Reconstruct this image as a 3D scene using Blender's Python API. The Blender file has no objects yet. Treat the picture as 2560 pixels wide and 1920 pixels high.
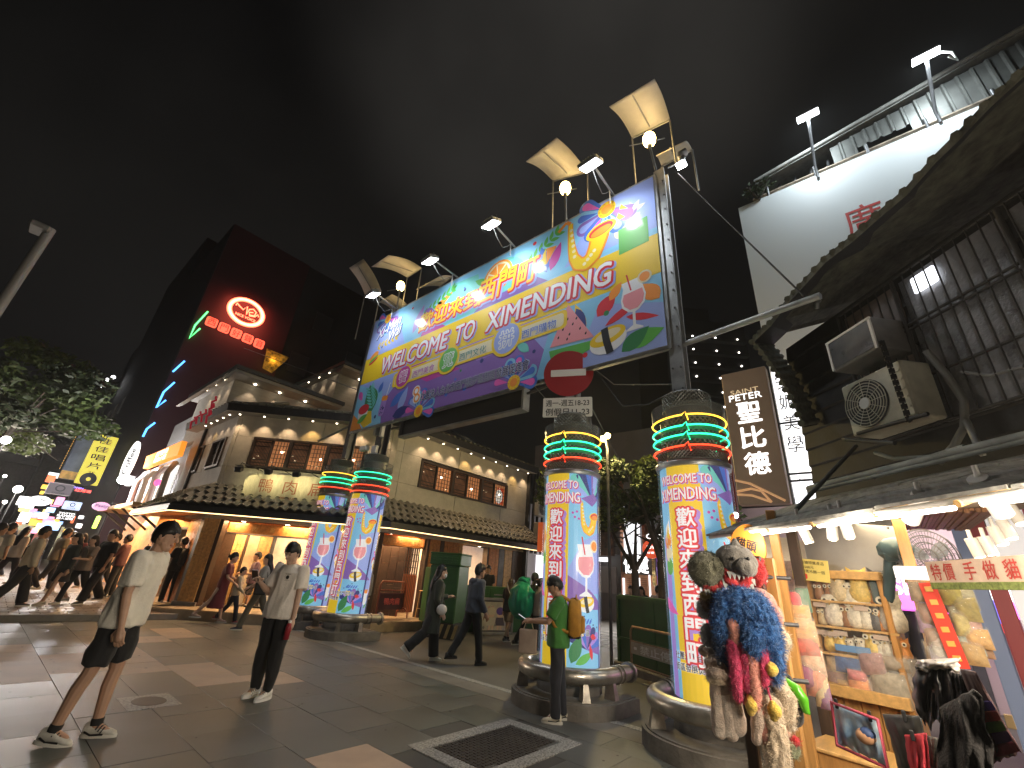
import bpy,bmesh,math,random
import numpy as np
from mathutils import Vector,Matrix
sc = bpy.context.scene
COL = sc.collection
rnd = random.Random(7)
PI = math.pi
# ------------------------------------------------------------------ camera
CAM_R = Vector((0.64149935,-0.76386272,0.07065636))
CAM_U = Vector((-0.3540734,-0.21312401,0.91060979))
CAM_F = Vector((0.6805223,0.60917313,0.40718239))
FPX,CAM_H = 1079.4,1.5
cd = bpy.data.cameras.new('camera')
cam = bpy.data.objects.new('camera',cd)
COL.objects.link(cam)
M = Matrix.Identity(4)
for i in range(3):
    M[i][0],M[i][1],M[i][2] = CAM_R[i],CAM_U[i],-CAM_F[i]
M.translation = (0,0,CAM_H)
cam.matrix_world = M
cd.sensor_width = 36.0
cd.lens = 36.0 * FPX / 2560.0
cd.clip_start,cd.clip_end = 0.05,1500
sc.camera = cam
# ------------------------------------------------------------------ night sky
wd = bpy.data.worlds.new('World')
sc.world = wd
wd.use_nodes = True
wn,wl = wd.node_tree.nodes,wd.node_tree.links
bg = wn['Background']
sky = wn.new('ShaderNodeTexSky')
sky.sky_type = 'NISHITA'
sky.sun_disc = False
sky.sun_elevation = math.radians(-6)
sky.sun_rotation = math.radians(200)
tc = wn.new('ShaderNodeTexCoord')
nz = wn.new('ShaderNodeTexNoise')
nz.inputs['Scale'].default_value = 1.6
nz.inputs['Detail'].default_value = 5
nz.inputs['Roughness'].default_value = .5
rp = wn.new('ShaderNodeValToRGB')
rp.color_ramp.elements[0].position = .38
rp.color_ramp.elements[0].color = (.0016,.0016,.0018,1)
rp.color_ramp.elements[1].position = .75
rp.color_ramp.elements[1].color = (.009,.0086,.008,1)
ad = wn.new('ShaderNodeMix')
ad.data_type = 'RGBA'
ad.blend_type = 'ADD'
ad.inputs[0].default_value = .03
wl.new(tc.outputs['Generated'],nz.inputs['Vector'])
wl.new(nz.outputs['Fac'],rp.inputs['Fac'])
# glow of floodlit smoke above the gate, painted into the sky colour
dt = wn.new('ShaderNodeVectorMath'); dt.operation = 'DOT_PRODUCT'
dt.inputs[1].default_value = Vector((.486,.364,1.098)).normalized()
mr = wn.new('ShaderNodeMapRange'); mr.interpolation_type = 'SMOOTHERSTEP'
mr.inputs['From Min'].default_value = .88; mr.inputs['From Max'].default_value = 1.0
ml = wn.new('ShaderNodeMath'); ml.operation = 'MULTIPLY'
vm = wn.new('ShaderNodeVectorMath'); vm.operation = 'SCALE'; vm.inputs[0].default_value = (.048,.045,.041)
a2 = wn.new('ShaderNodeVectorMath'); a2.operation = 'ADD'
wl.new(tc.outputs['Generated'],dt.inputs[0]); wl.new(dt.outputs['Value'],mr.inputs['Value'])
wl.new(mr.outputs['Result'],ml.inputs[0]); wl.new(nz.outputs['Fac'],ml.inputs[1])
wl.new(ml.outputs['Value'],vm.inputs['Scale']); wl.new(vm.outputs['Vector'],a2.inputs[0]); wl.new(rp.outputs['Color'],a2.inputs[1])
wl.new(a2.outputs['Vector'],ad.inputs[6])
wl.new(sky.outputs['Color'],ad.inputs[7])
wl.new(ad.outputs[2],bg.inputs['Color'])
bg.inputs['Strength'].default_value = 1.0
vs = sc.view_settings
vs.view_transform,vs.look,vs.exposure,vs.gamma = 'Standard','None',0.0,1.0
vs.use_curve_mapping = False
sc.render.film_transparent = False
sc.cycles.use_denoising = True
sc.cycles.max_bounces = 6
sc.cycles.diffuse_bounces = 3
sc.cycles.glossy_bounces = 3
sc.cycles.transmission_bounces = 4
sc.cycles.transparent_max_bounces = 8
sc.cycles.volume_bounces = 0
sc.cycles.sample_clamp_indirect = 4.0
sc.cycles.caustics_reflective = False
sc.cycles.caustics_refractive = False
sc.cycles.use_light_tree = True
# ------------------------------------------------------------------ photograph pixel -> point on a real plane
def ray(px,py):
    return CAM_F + CAM_R * ((px - 1280) / FPX) - CAM_U * ((py - 960) / FPX)
def at_z(px,py,z=0.0):
    d = ray(px,py); return Vector((0,0,CAM_H)) + d * ((z - CAM_H) / d.z)
def at_x(px,py,x):
    d = ray(px,py); return Vector((0,0,CAM_H)) + d * (x / d.x)
def at_y(px,py,y):
    d = ray(px,py); return Vector((0,0,CAM_H)) + d * (y / d.y)
def at_pl(px,py,p,dr):
    """point on the vertical plane through p that runs along the horizontal direction dr"""
    n = Vector((-dr[1],dr[0],0)); d = ray(px,py)
    o = Vector((0,0,CAM_H)); return o + d * ((Vector((p[0],p[1],0)) - o).dot(n) / d.dot(n))
def at_d(px,py,dist):
    d = ray(px,py); return Vector((0,0,CAM_H)) + d * (dist / math.hypot(d.x,d.y))
def D(x): return x * 1.157324
VH,RH = Vector((.7451,.6670,0)),Vector((.6670,-.7451,0))
def azd(deg):
    a = math.radians(deg); return (VH * math.cos(a) + RH * math.sin(a)).normalized()
# ------------------------------------------------------------------ materials
MATS = {}
def mat(name,col,rough=.6,metal=0,emit=0,ecol=None,var=.0,vscale=6,bump=0,bscale=40,alpha=1,trans=0,
        spec=.5,stretch=None,col2=None,detail=4,sheen=0,coat=0):
    if name in MATS: return MATS[name]
    m = bpy.data.materials.new(name); m.use_nodes = True
    n,l = m.node_tree.nodes,m.node_tree.links
    p = n['Principled BSDF']
    c = (*col,1)
    p.inputs['Base Color'].default_value = c
    p.inputs['Roughness'].default_value = rough
    p.inputs['Metallic'].default_value = metal
    p.inputs['Specular IOR Level'].default_value = spec
    p.inputs['Alpha'].default_value = alpha
    p.inputs['Transmission Weight'].default_value = trans
    if sheen: p.inputs['Sheen Weight'].default_value = sheen
    if coat:
        p.inputs['Coat Weight'].default_value = coat; p.inputs['Coat Roughness'].default_value = .08
    if emit:
        p.inputs['Emission Color'].default_value = (*(ecol or col),1)
        p.inputs['Emission Strength'].default_value = emit
    if var or bump or col2:
        t = n.new('ShaderNodeTexCoord'); src = t.outputs['Object']
        if stretch:
            mp = n.new('ShaderNodeMapping'); mp.inputs['Scale'].default_value = stretch
            l.new(src,mp.inputs['Vector']); src = mp.outputs['Vector']
        if var or col2:
            a = n.new('ShaderNodeTexNoise'); a.inputs['Scale'].default_value = vscale
            a.inputs['Detail'].default_value = detail
            a.inputs['Roughness'].default_value = .62
            l.new(src,a.inputs['Vector'])
            r = n.new('ShaderNodeValToRGB')
            r.color_ramp.elements[0].position = .32; r.color_ramp.elements[1].position = .68
            hi = col2 or tuple(min(1,k * (1 + var)) for k in col)
            lo = col if col2 else tuple(k * (1 - var) for k in col)
            r.color_ramp.elements[0].color = (*lo,1); r.color_ramp.elements[1].color = (*hi,1)
            l.new(a.outputs['Fac'],r.inputs['Fac']); l.new(r.outputs['Color'],p.inputs['Base Color'])
            if emit and ecol is None: l.new(r.outputs['Color'],p.inputs['Emission Color'])
            rr = n.new('ShaderNodeMapRange')
            rr.inputs['To Min'].default_value = max(.02,rough - .12); rr.inputs['To Max'].default_value = min(1,rough + .12)
            l.new(a.outputs['Fac'],rr.inputs['Value']); l.new(rr.outputs['Result'],p.inputs['Roughness'])
        if bump:
            b = n.new('ShaderNodeTexNoise'); b.inputs['Scale'].default_value = bscale; b.inputs['Detail'].default_value = 3
            l.new(src,b.inputs['Vector'])
            bp = n.new('ShaderNodeBump'); bp.inputs['Strength'].default_value = bump; bp.inputs['Distance'].default_value = .01
            l.new(b.outputs['Fac'],bp.inputs['Height']); l.new(bp.outputs['Normal'],p.inputs['Normal'])
    MATS[name] = m
    return m
def pal(name,col,emit=0,rough=.45):
    """flat printed ink; backlit where emit > 0"""
    return mat(name,col,rough=rough,emit=emit,spec=.4)
# ------------------------------------------------------------------ mesh builder
class MB:
    def __init__(s): s.v,s.f,s.m,s.mats,s.sm = [],[],[],[],[]
    def mi(s,m):
        if m not in s.mats: s.mats.append(m)
        return s.mats.index(m)
    def add(s,vs,fs,m,T=None,smooth=False):
        o = len(s.v); k = s.mi(m)
        if T is not None: vs = [T @ Vector(q) for q in vs]
        s.v += [tuple(q) for q in vs]
        for f in fs:
            s.f.append(tuple(i + o for i in f)); s.m.append(k); s.sm.append(smooth)
    def box(s,c,d,m,T=None,rz=0):
        x,y,z = d[0] / 2,d[1] / 2,d[2] / 2
        vs = [Vector((a * x,b * y,e * z)) for e in (-1,1) for b in (-1,1) for a in (-1,1)]
        if rz:
            r = Matrix.Rotation(rz,3,'Z'); vs = [r @ q for q in vs]
        vs = [q + Vector(c) for q in vs]
        s.add(vs,[(0,2,3,1),(4,5,7,6),(0,1,5,4),(2,6,7,3),(0,4,6,2),(1,3,7,5)],m,T)
    def bbox(s,c,d,m,T=None,bev=.01,rz=0):
        """box with its edges bevelled"""
        b = min(bev,min(d) * .45)
        x,y,z = d[0] / 2,d[1] / 2,d[2] / 2
        vs,ix = [],{}
        for sx in (-1,1):
            for sy in (-1,1):
                for sz in (-1,1):
                    for ax in range(3):
                        q = [sx * (x - b),sy * (y - b),sz * (z - b)]
                        q[ax] = (sx * x,sy * y,sz * z)[ax]
                        ix[sx,sy,sz,ax] = len(vs); vs.append(Vector(q))
        fs = []
        for ax in range(3):
            u,w = [(1,2),(2,0),(0,1)][ax]
            for sg in (-1,1):
                q = []
                for a,b2 in ((-1,-1),(1,-1),(1,1),(-1,1)):
                    k = [0,0,0]; k[ax] = sg; k[u] = a; k[w] = b2; q.append(ix[(*k,ax)])
                fs.append(q if sg > 0 else q[::-1])
            for a in (-1,1):          # bevel quads along the edges parallel to ax
                for b2 in (-1,1):
                    k0 = [0,0,0]; k0[u] = a; k0[w] = b2
                    q = []
                    for e in (-1,1):
                        k = list(k0); k[ax] = e; q.append((ix[(*k,u)],ix[(*k,w)]))
                    fs.append((q[0][0],q[1][0],q[1][1],q[0][1]))
        for sx in (-1,1):
            for sy in (-1,1):
                for sz in (-1,1):
                    fs.append(tuple(ix[sx,sy,sz,k] for k in range(3)))
        if rz:
            r = Matrix.Rotation(rz,3,'Z'); vs = [r @ q for q in vs]
        vs = [q + Vector(c) for q in vs]
        s.add(vs,fs,m,T)
    def ring_loft(s,rings,m,T=None,caps=True,smooth=True,closed=False):
        n = len(rings[0]); vs = [q for r in rings for q in r]; fs = []
        R = len(rings)
        for i in range(R if closed else R - 1):
            a,b = i * n,((i + 1) % R) * n
            for j in range(n):
                k = (j + 1) % n; fs.append((a + j,a + k,b + k,b + j))
        s.add(vs,fs,m,T,smooth)
        if caps and not closed:
            s.add(list(rings[0]),[tuple(range(n))[::-1]],m,T); s.add(list(rings[-1]),[tuple(range(n))],m,T)
    def lathe(s,prof,m,c=(0,0,0),n=24,T=None,smooth=True,caps=True):
        s.ring_loft([[Vector((c[0] + r * math.cos(2 * PI * j / n),c[1] + r * math.sin(2 * PI * j / n),c[2] + z)) for j in range(n)]
                     for r,z in prof],m,T,caps,smooth)
    def cyl(s,a,b,r,m,n=10,r2=None,T=None,smooth=True):
        s.tube([a,b],r,m,n,T,r2=r2,smooth=smooth)
    def tube(s,pts,r,m,n=8,T=None,r2=None,smooth=True,closed=False,rad=None):
        pts = [Vector(p) for p in pts]; rings = []; L = len(pts)
        up = Vector((0,0,1)); prev = None
        for i,p in enumerate(pts):
            if closed: t = (pts[(i + 1) % L] - pts[i - 1])
            else: t = pts[min(i + 1,L - 1)] - pts[max(i - 1,0)]
            t.normalize()
            if prev is None:
                x = t.cross(up)
                if x.length < 1e-3: x = t.cross(Vector((1,0,0)))
            else:
                x = prev - t * prev.dot(t)
                if x.length < 1e-5: x = t.orthogonal()
            x.normalize(); prev = x; y = t.cross(x)
            rr = rad[i] if rad else (r if r2 is None else r + (r2 - r) * i / max(1,L - 1))
            rings.append([p + (x * math.cos(2 * PI * j / n) + y * math.sin(2 * PI * j / n)) * rr for j in range(n)])
        s.ring_loft(rings,m,T,not closed,smooth,closed)
    def prism(s,poly,h,m,T=None,smooth=False):
        """poly: 2-D outline in local xy, raised to z=h"""
        n = len(poly)
        ar = sum(poly[i][0] * poly[(i + 1) % n][1] - poly[(i + 1) % n][0] * poly[i][1] for i in range(n))
        if ar < 0: poly = poly[::-1]
        vs = [(x,y,0) for x,y in poly] + [(x,y,h) for x,y in poly]
        fs = [tuple(range(n))[::-1],tuple(range(n,2 * n))] + [(i,(i + 1) % n,(i + 1) % n + n,i + n) for i in range(n)]
        s.add(vs,fs,m,T,smooth)
    def quad(s,a,b,c,d,m): s.add([a,b,c,d],[(0,1,2,3)],m)
    def sphere(s,c,r,m,nu=10,nv=7,sc_=(1,1,1),T=None):
        rings = []
        for i in range(nv + 1):
            t = PI * (i + .001) / (nv + .002)
            rings.append([Vector((c[0] + r * sc_[0] * math.sin(t) * math.cos(2 * PI * j / nu),c[1] + r * sc_[1] * math.sin(t) * math.sin(2 * PI * j / nu),
                                  c[2] - r * sc_[2] * math.cos(t))) for j in range(nu)])
        s.ring_loft(rings,m,T,True,True)
    def mesh(s,name):
        me = bpy.data.meshes.new(name); me.from_pydata(s.v,[],s.f)
        for m in s.mats: me.materials.append(m)
        me.polygons.foreach_set('material_index',s.m)
        me.polygons.foreach_set('use_smooth',s.sm)
        me.update(); return me
    def build(s,name,parent=None,T=None,kind=None,label=None):
        o = bpy.data.objects.new(name,s.mesh(name)); COL.objects.link(o)
        if parent: o.parent = parent
        if T is not None: o.matrix_local = T
        if kind: o['kind'] = kind
        if label: o['label'] = label
        return o
def tag(o,label,cat,group=None):
    o['label'] = label; o['category'] = cat
    if group: o['group'] = group
    return o
def thing(name,label,cat,loc=(0,0,0),rz=0,group=None):
    o = bpy.data.objects.new(name,None); COL.objects.link(o)
    o.empty_display_size = .2
    o.location = loc; o.rotation_euler = (0,0,rz)
    return tag(o,label,cat,group)
def obj(name,me,parent=None,T=None):
    o = bpy.data.objects.new(name,me); COL.objects.link(o)
    if parent: o.parent = parent
    if T is not None: o.matrix_local = T
    return o
def copy_tree(o,parent=None):
    c = o.copy(); COL.objects.link(c)
    if parent: c.parent = parent; c.matrix_parent_inverse = o.matrix_parent_inverse
    for ch in list(o.children): copy_tree(ch,c)
    return c
def frame(o,xd,yd=None,zd=None):
    """matrix with origin o, local x along xd, z along zd (default up), y completing it"""
    x = Vector(xd).normalized(); z = Vector(zd or (0,0,1)).normalized()
    y = z.cross(x).normalized(); z = x.cross(y).normalized()
    m = Matrix.Identity(4)
    for i in range(3): m[i][0],m[i][1],m[i][2],m[i][3] = x[i],y[i],z[i],o[i]
    return m
def wallframe(o,xd):
    """local x along the wall, local y UP, local z OUT of the wall towards the viewer's side (x cross up)"""
    x = Vector(xd).normalized(); y = Vector((0,0,1)); z = x.cross(y)
    m = Matrix.Identity(4)
    for i in range(3): m[i][0],m[i][1],m[i][2],m[i][3] = x[i],y[i],z[i],o[i]
    return m
# ------------------------------------------------------------------ lettering as flat geometry
_TXT = {}
def text_geo(s,offset=0.0,res=3):
    """triangulated glyph geometry of a string at size 1 and its own box"""
    k = (s,res)
    if k in _TXT: return _TXT[k]
    cu = bpy.data.curves.new('t','FONT'); cu.body = s; cu.size = 1
    cu.resolution_u = res; cu.align_x = 'CENTER'
    o = bpy.data.objects.new('t',cu); COL.objects.link(o)
    dg = bpy.context.evaluated_depsgraph_get()
    me = bpy.data.meshes.new_from_object(o.evaluated_get(dg))
    vs = [tuple(v.co) for v in me.vertices]; fs = [tuple(p.vertices) for p in me.polygons]
    bpy.data.objects.remove(o); bpy.data.curves.remove(cu); bpy.data.meshes.remove(me)
    if not vs: vs,fs = [(0,0,0)],[]
    xs = [v[0] for v in vs]; ys = [v[1] for v in vs]
    r = (vs,fs,(min(xs),max(xs),min(ys),max(ys))); _TXT[k] = r; return r
def text(mb,s,cx,cy,w,h,m,z,T=None,offset=0,rot=0,shear=0,res=3,bendfn=None):
    """put string s into the w x h box centred at (cx,cy) of a local plane, z proud of it"""
    vs,fs,bb = text_geo(s,0.0,res)
    bw,bh = max(bb[1] - bb[0],1e-3),max(bb[3] - bb[2],1e-3)
    mx,my = (bb[0] + bb[1]) / 2,(bb[2] + bb[3]) / 2
    sx = (w / bw) if w else h / bh; sy = (h / bh) if h else sx
    c,n = math.cos(rot),math.sin(rot); base = []
    for x,y,_ in vs:
        x,y = (x - mx) * sx,(y - my) * sy
        x += shear * y
        base.append((cx + c * x - n * y,cy + n * x + c * y))
    # a heavier or outlined letter is the glyph laid down again round a small circle, each copy a hair higher
    r = offset * min(sx,sy); k = 0 if offset < .008 else 4 if offset < .03 else 8 if offset < .06 else 12
    for i in range(k): mb.add([(x + r * math.cos(2 * PI * i / k),y + r * math.sin(2 * PI * i / k),z + i * 2.5e-5) for x,y in base],fs,m,T)
    mb.add([(x,y,z + k * 2.5e-5) for x,y in base],fs,m,T)
def shape(mb,pts,m,z,T=None):
    """filled 2-D outline on a local plane (fan-safe via bmesh triangulation)"""
    mb.add([(x,y,z) for x,y in pts],[tuple(range(len(pts)))],m,T)
def circ(cx,cy,rx,ry=None,n=20,rot=0):
    ry = ry or rx; c,s = math.cos(rot),math.sin(rot); o = []
    for i in range(n):
        x,y = rx * math.cos(2 * PI * i / n),ry * math.sin(2 * PI * i / n); o.append((cx + c * x - s * y,cy + s * x + c * y))
    return o
def rrect(cx,cy,w,h,r,rot=0,n=4):
    o = []; c,s = math.cos(rot),math.sin(rot)
    for qx,qy,a0 in ((1,1,0),(-1,1,90),(-1,-1,180),(1,-1,270)):
        for i in range(n + 1):
            a = math.radians(a0 + 90 * i / n)
            x,y = qx * (w / 2 - r) + r * math.cos(a),qy * (h / 2 - r) + r * math.sin(a)
            o.append((cx + c * x - s * y,cy + s * x + c * y))
    return o
def leaf(cx,cy,L,W,rot,n=7):
    c,s = math.cos(rot),math.sin(rot); o = []
    for i in range(n): t = i / (n - 1); o.append((t * L,W / 2 * math.sin(PI * t ** .8)))
    for i in range(n - 2,0,-1): t = i / (n - 1); o.append((t * L,-W / 2 * math.sin(PI * t ** .8)))
    return [(cx + c * x - s * y,cy + s * x + c * y) for x,y in o]
def petal(cx,cy,L,W,rot,n=9):
    """drop shape, narrow at the start, round at the end"""
    c,s = math.cos(rot),math.sin(rot); o = [(0,0)]
    for i in range(n):
        a = -PI / 2 * 1.15 + PI * 1.15 * i / (n - 1); o.append((L - W / 2 + W / 2 * math.cos(a),W / 2 * math.sin(a)))
    return [(cx + c * x - s * y,cy + s * x + c * y) for x,y in o]
# ------------------------------------------------------------------ lamps
LK = 1.5
def lamp(kind,loc,power,col=(1,1,1),size=.1,aim=None,parent=None,spot=None,blend=.5,name='lamp_light',sizey=None):
    ld = bpy.data.lights.new(name,kind); ld.energy = power * LK; ld.color = col
    if kind == 'AREA':
        ld.size = size
        if sizey: ld.shape = 'RECTANGLE'; ld.size_y = sizey
    else: ld.shadow_soft_size = size
    if kind == 'SPOT': ld.spot_size = math.radians(spot or 60); ld.spot_blend = blend
    o = bpy.data.objects.new(name,ld); COL.objects.link(o)
    if aim is not None:
        q = (Vector(aim) - Vector(loc)).to_track_quat('-Z','Y'); o.rotation_mode = 'QUATERNION'; o.rotation_quaternion = q
    o.location = loc
    if parent:
        o.parent = parent
        o.matrix_parent_inverse = parent.matrix_world.inverted() if False else Matrix.Identity(4)
    return o
WARM,WHITE,COOL = (1,.72,.42),(1,.95,.88),(.86,.93,1)
# ------------------------------------------------------------------ ground
m_joint = mat('paving_bed',(.075,.072,.066),.9)
m_dark = mat('dark_paver',(.104,.106,.098),.46,var=.22,vscale=1.1,bump=.35,bscale=160)
m_dark2 = mat('dark_paver_worn',(.11,.107,.098),.5,var=.24,vscale=1.4,bump=.35,bscale=150)
m_dark3 = mat('dark_paver_green',(.094,.101,.092),.44,var=.22,vscale=1.2,bump=.35,bscale=150)
m_tan = mat('tan_paver',(.42,.31,.235),.6,var=.14,vscale=2.2,bump=.35,bscale=150)
m_road = mat('asphalt_paving',(.11,.104,.094),.58,var=.3,vscale=.9,bump=.4,bscale=120)
m_strip = mat('strip_concrete',(.17,.155,.135),.7,var=.2,vscale=2,bump=.3,bscale=120)
m_gran = mat('granite_speckle',(.1,.098,.09),.55,col2=(.5,.49,.46),vscale=55,detail=2,bump=.3,bscale=80)
m_brick = mat('pink_brick_paver',(.2,.14,.105),.6,var=.25,vscale=1.7,bump=.3,bscale=90)
m_brick2 = mat('grey_brick_paver',(.23,.19,.165),.5,var=.22,vscale=1.7,bump=.3,bscale=90)
m_iron = mat('cast_iron_cover',(.075,.058,.046),.55,.35,var=.35,vscale=5,bump=.4,bscale=60)
b = MB(); b.quad((-120,-120,-.037),(200,-120,-.037),(200,200,-.037),(-120,200,-.037),m_joint)
b.build('ground',kind='structure')
pave = bpy.data.objects.new('pavement',None); COL.objects.link(pave); pave['kind'] = 'structure'
b = MB(); b.box((2.0,4.0,-.02),(6.7,20,.026),m_joint); b.build('paving_bed',pave)
TW,TL = .605,.70
tanset = set()
def cell(x,y): return int(math.floor((x - .02) / TW)),None
holes = [(3.30,2.92,4.76,3.92),(1.63,6.28,2.11,6.84)]
tans = [(1.83,2.43,7.72,9.1),(2.43,3.04,7.0,8.4),(3.04,3.65,6.28,7.55),(.62,1.23,7.78,10.78),(1.23,1.83,8.45,10.0),
        (3.25,3.9,10.5,12.0),(2.45,3.25,10.35,11.3),(1.83,2.43,9.3,10.3),(2.62,3.24,3.75,4.2),(.6,1.2,5.2,5.25),(2.3,2.4,2.9,3.5),(3.7,4.2,4.2,4.25)]
variants = {}
def slab(kind,w,l):
    k = (kind,round(w,2),round(l,2))
    if k not in variants:
        q = MB(); q.bbox((0,0,-.02),(w - .005,l - .005,.04),kind,bev=.002); variants[k] = q.mesh('paving_slab')
    return variants[k]
rest = MB(); ncount = 0
slabs = []
for i in range(-2,9):
    x0 = i * TW + .02; x1 = min(x0 + TW,5.3)
    if x0 >= 5.28: break
    off = (.35 if i % 2 else 0) - .02
    for j in range(-8,21):
        y0 = j * TL + off; y1 = min(y0 + TL,13.72)
        if y1 - y0 < .1: continue
        cx,cy = (x0 + x1) / 2,(y0 + y1) / 2
        if any(a < cx < c and b_ < cy < d for a,b_,c,d in holes): continue
        tan = any(a <= cx <= c and b_ <= cy <= d for a,c,b_,d in tans)
        mm = m_tan if tan else rnd.choice((m_dark,m_dark,m_dark2,m_dark3))
        slabs.append((math.hypot(cx,cy) if (cx > .3 and cy > .9) else 99,cx,cy,x1 - x0,y1 - y0,mm))
slabs.sort(key=lambda s: s[0])
for k,(dd,cx,cy,w,l,mm) in enumerate(slabs):
    zz = rnd.uniform(-.0015,.0015)
    if k < 290 and dd < 90:
        o = obj('paving_slab',slab(mm,w,l),pave); o.location = (cx,cy,zz); o.rotation_euler = (rnd.uniform(-.002,.002),rnd.uniform(-.002,.002),0)
    else: rest.bbox((cx,cy,-.02 + zz),(w - .005,l - .005,.04),mm,bev=.002)
o = rest.build('paving_slabs_far',pave); o['kind'] = 'stuff'
q = MB(); mg = mat('gum_spot',(.05,.048,.044),.7)
for _ in range(170): x,y,r_ = rnd.uniform(.3,5.2),rnd.uniform(1.5,13),rnd.uniform(.008,.022); shape(q,circ(x,y,r_,r_ * rnd.uniform(.6,1),7,rnd.random() * 6),mg,.0035)
q.build('gum_spots',pave)['kind'] = 'stuff'
# strip beside the gate
b = MB()
for k in range(16):
    y0 = -3 + k * 1.06
    b.bbox((5.5,y0 + .53,-.02),(.39,1.054,.04),m_strip,bev=.003)
b.build('kerb_strip',kind='structure')
b = MB()
for k in range(15):
    b.bbox((5.765,-2 + k * 1.06 + .53,-.016),(.13,1.055,.04),m_gran,bev=.004)
b.build('granite_edging',kind='structure')
b = MB(); b.box((25.84,3.9,-.02),(40,120,.03),m_road)
b.build('road',kind='structure')
# sidewalk bricks beyond y = 13.8, rising gently up the street
def gz(y): return 0 if y < 13.8 else .12 + .03 * min(4,y - 13.8)
m_kerb = mat('kerb_stone',(.26,.24,.22),.6,var=.15,bump=.2)
b = MB(); b.bbox((-5.0,13.79,.05),(21.66,.12,.14),m_kerb); b.build('sidewalk_kerb',kind='structure')
b = MB()
for i in range(-14,26):
    for j in range(0,60):
        x,y = i * .3 + .15,13.86 + j * .2 + .1
        x += .15 if j % 2 else 0
        if x > 5.7: continue
        b.bbox((x,y,gz(y) - .02 + rnd.uniform(-.002,.002)),(.294,.194,.04),(m_brick if x > 3.2 - (y - 14) * .1 else m_brick2),bev=.004)
o = b.build('sidewalk_bricks'); o['kind'] = 'stuff'
b = MB(); b.box((-3,60,.215),(17,68.5,.03),mat('street_paving',(.2,.18,.165),.42,var=.3,vscale=.8,bump=.3)); b.build('street',kind='structure')
# manhole covers
def manhole(x0,y0,x1,y1,bw,label,round_=False):
    t = thing('manhole_cover',label,'manhole cover',((x0 + x1) / 2,(y0 + y1) / 2,0))
    w,l = x1 - x0,y1 - y0
    f = MB()
    if not round_:
        f.bbox((0,l / 2 - bw / 2,-.018),(w,bw,.045),m_gran,bev=.004); f.bbox((0,-l / 2 + bw / 2,-.018),(w,bw,.045),m_gran,bev=.004)
        f.bbox((w / 2 - bw / 2,0,-.018),(bw,l - 2 * bw,.045),m_gran,bev=.004); f.bbox((-w / 2 + bw / 2,0,-.018),(bw,l - 2 * bw,.045),m_gran,bev=.004)
        f.build('granite_frame',t)
        c = MB(); c.box((0,0,-.022),(w - 2 * bw - .01,l - 2 * bw - .01,.03),m_iron)
        nx,ny = int((w - 2 * bw) / .05),int((l - 2 * bw) / .05)
        for i in range(nx):
            for j in range(ny):
                a = (i + j) % 2
                c.box((-(w - 2 * bw) / 2 + .03 + i * .05,-(l - 2 * bw) / 2 + .03 + j * .05,-.004),(.034 if a else .012,.012 if a else .034,.008),m_iron)
        c.build('iron_plate',t)
    else:
        f.bbox((0,0,-.018),(w,l,.045),m_gran,bev=.004); f.build('granite_frame',t)
        c = MB(); c.lathe([(.001,.0075),(.14,.0075),(.15,.0075),(.16,.003)],m_iron,n=20)
        c.build('iron_plate',t,T=Matrix.Diagonal((1,1.25,1,1)))
    return t
manhole(3.30,2.92,4.76,3.92,.16,'large square brown iron cover in a speckled granite frame in front of the gate')
manhole(1.63,6.28,2.11,6.84,.1,'small round cover in a granite square on the dark paving between two men',True)
p = at_z(1560,1645); p2 = at_z(1640,1712)
t = manhole(p2.x - .2,p2.y - .17,p2.x + .2,p2.y + .17,.1,'small granite manhole square between two gate pillars',True)
t = manhole(p.x - .35,p.y - .25,p.x + .35,p.y + .1,.1,'granite manhole square beside the green hoarding',True)
# ------------------------------------------------------------------ the gate
m_steel = mat('galvanised_steel',(.36,.37,.37),.45,.7,var=.25,vscale=3,bump=.15,bscale=30)
m_steeld = mat('dark_steel',(.12,.12,.125),.5,.6,var=.3,vscale=4,bump=.15)
m_pipe = mat('brushed_pipe',(.42,.39,.34),.33,.85,var=.3,vscale=5,bump=.25,bscale=25)
m_plinth = mat('plinth_concrete',(.17,.155,.135),.85,var=.35,vscale=3,bump=.5,bscale=30)
m_perf = mat('perforated_steel',(.17,.175,.17),.45,.7,var=.2)
m_clear = mat('clear_sleeve',(.75,.78,.8),.12,alpha=.16,spec=.7)
LIT = .62
def lit(n,c,k=1): return pal('lit_' + n,c,emit=LIT * k,rough=.35)
INK = dict(yellow=(.88,.6,.015),orange=(.9,.3,.03),sky=(.24,.58,.84),blue=(.06,.17,.62),navy=(.025,.035,.2),purple=(.25,.13,.46),lilac=(.42,.25,.7),
           teal=(.16,.6,.55),green=(.11,.46,.07),dgreen=(.03,.22,.07),red=(.68,.025,.04),pink=(.82,.12,.5),rose=(.85,.32,.36),white=(.86,.87,.9),
           black=(.012,.012,.016),peri=(.33,.43,.84),magenta=(.55,.05,.35),cream=(.86,.76,.5))
def flat_art(draw,ink,w,h):
    mb = MB(); draw(mb,ink,w,h); return mb
_zk = [0]
def shp(mb,ink,pts,c,z):
    _zk[0] = (_zk[0] + 1) % 40; shape(mb,pts,ink(c),z * 1.8 + _zk[0] * 2e-5)
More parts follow.
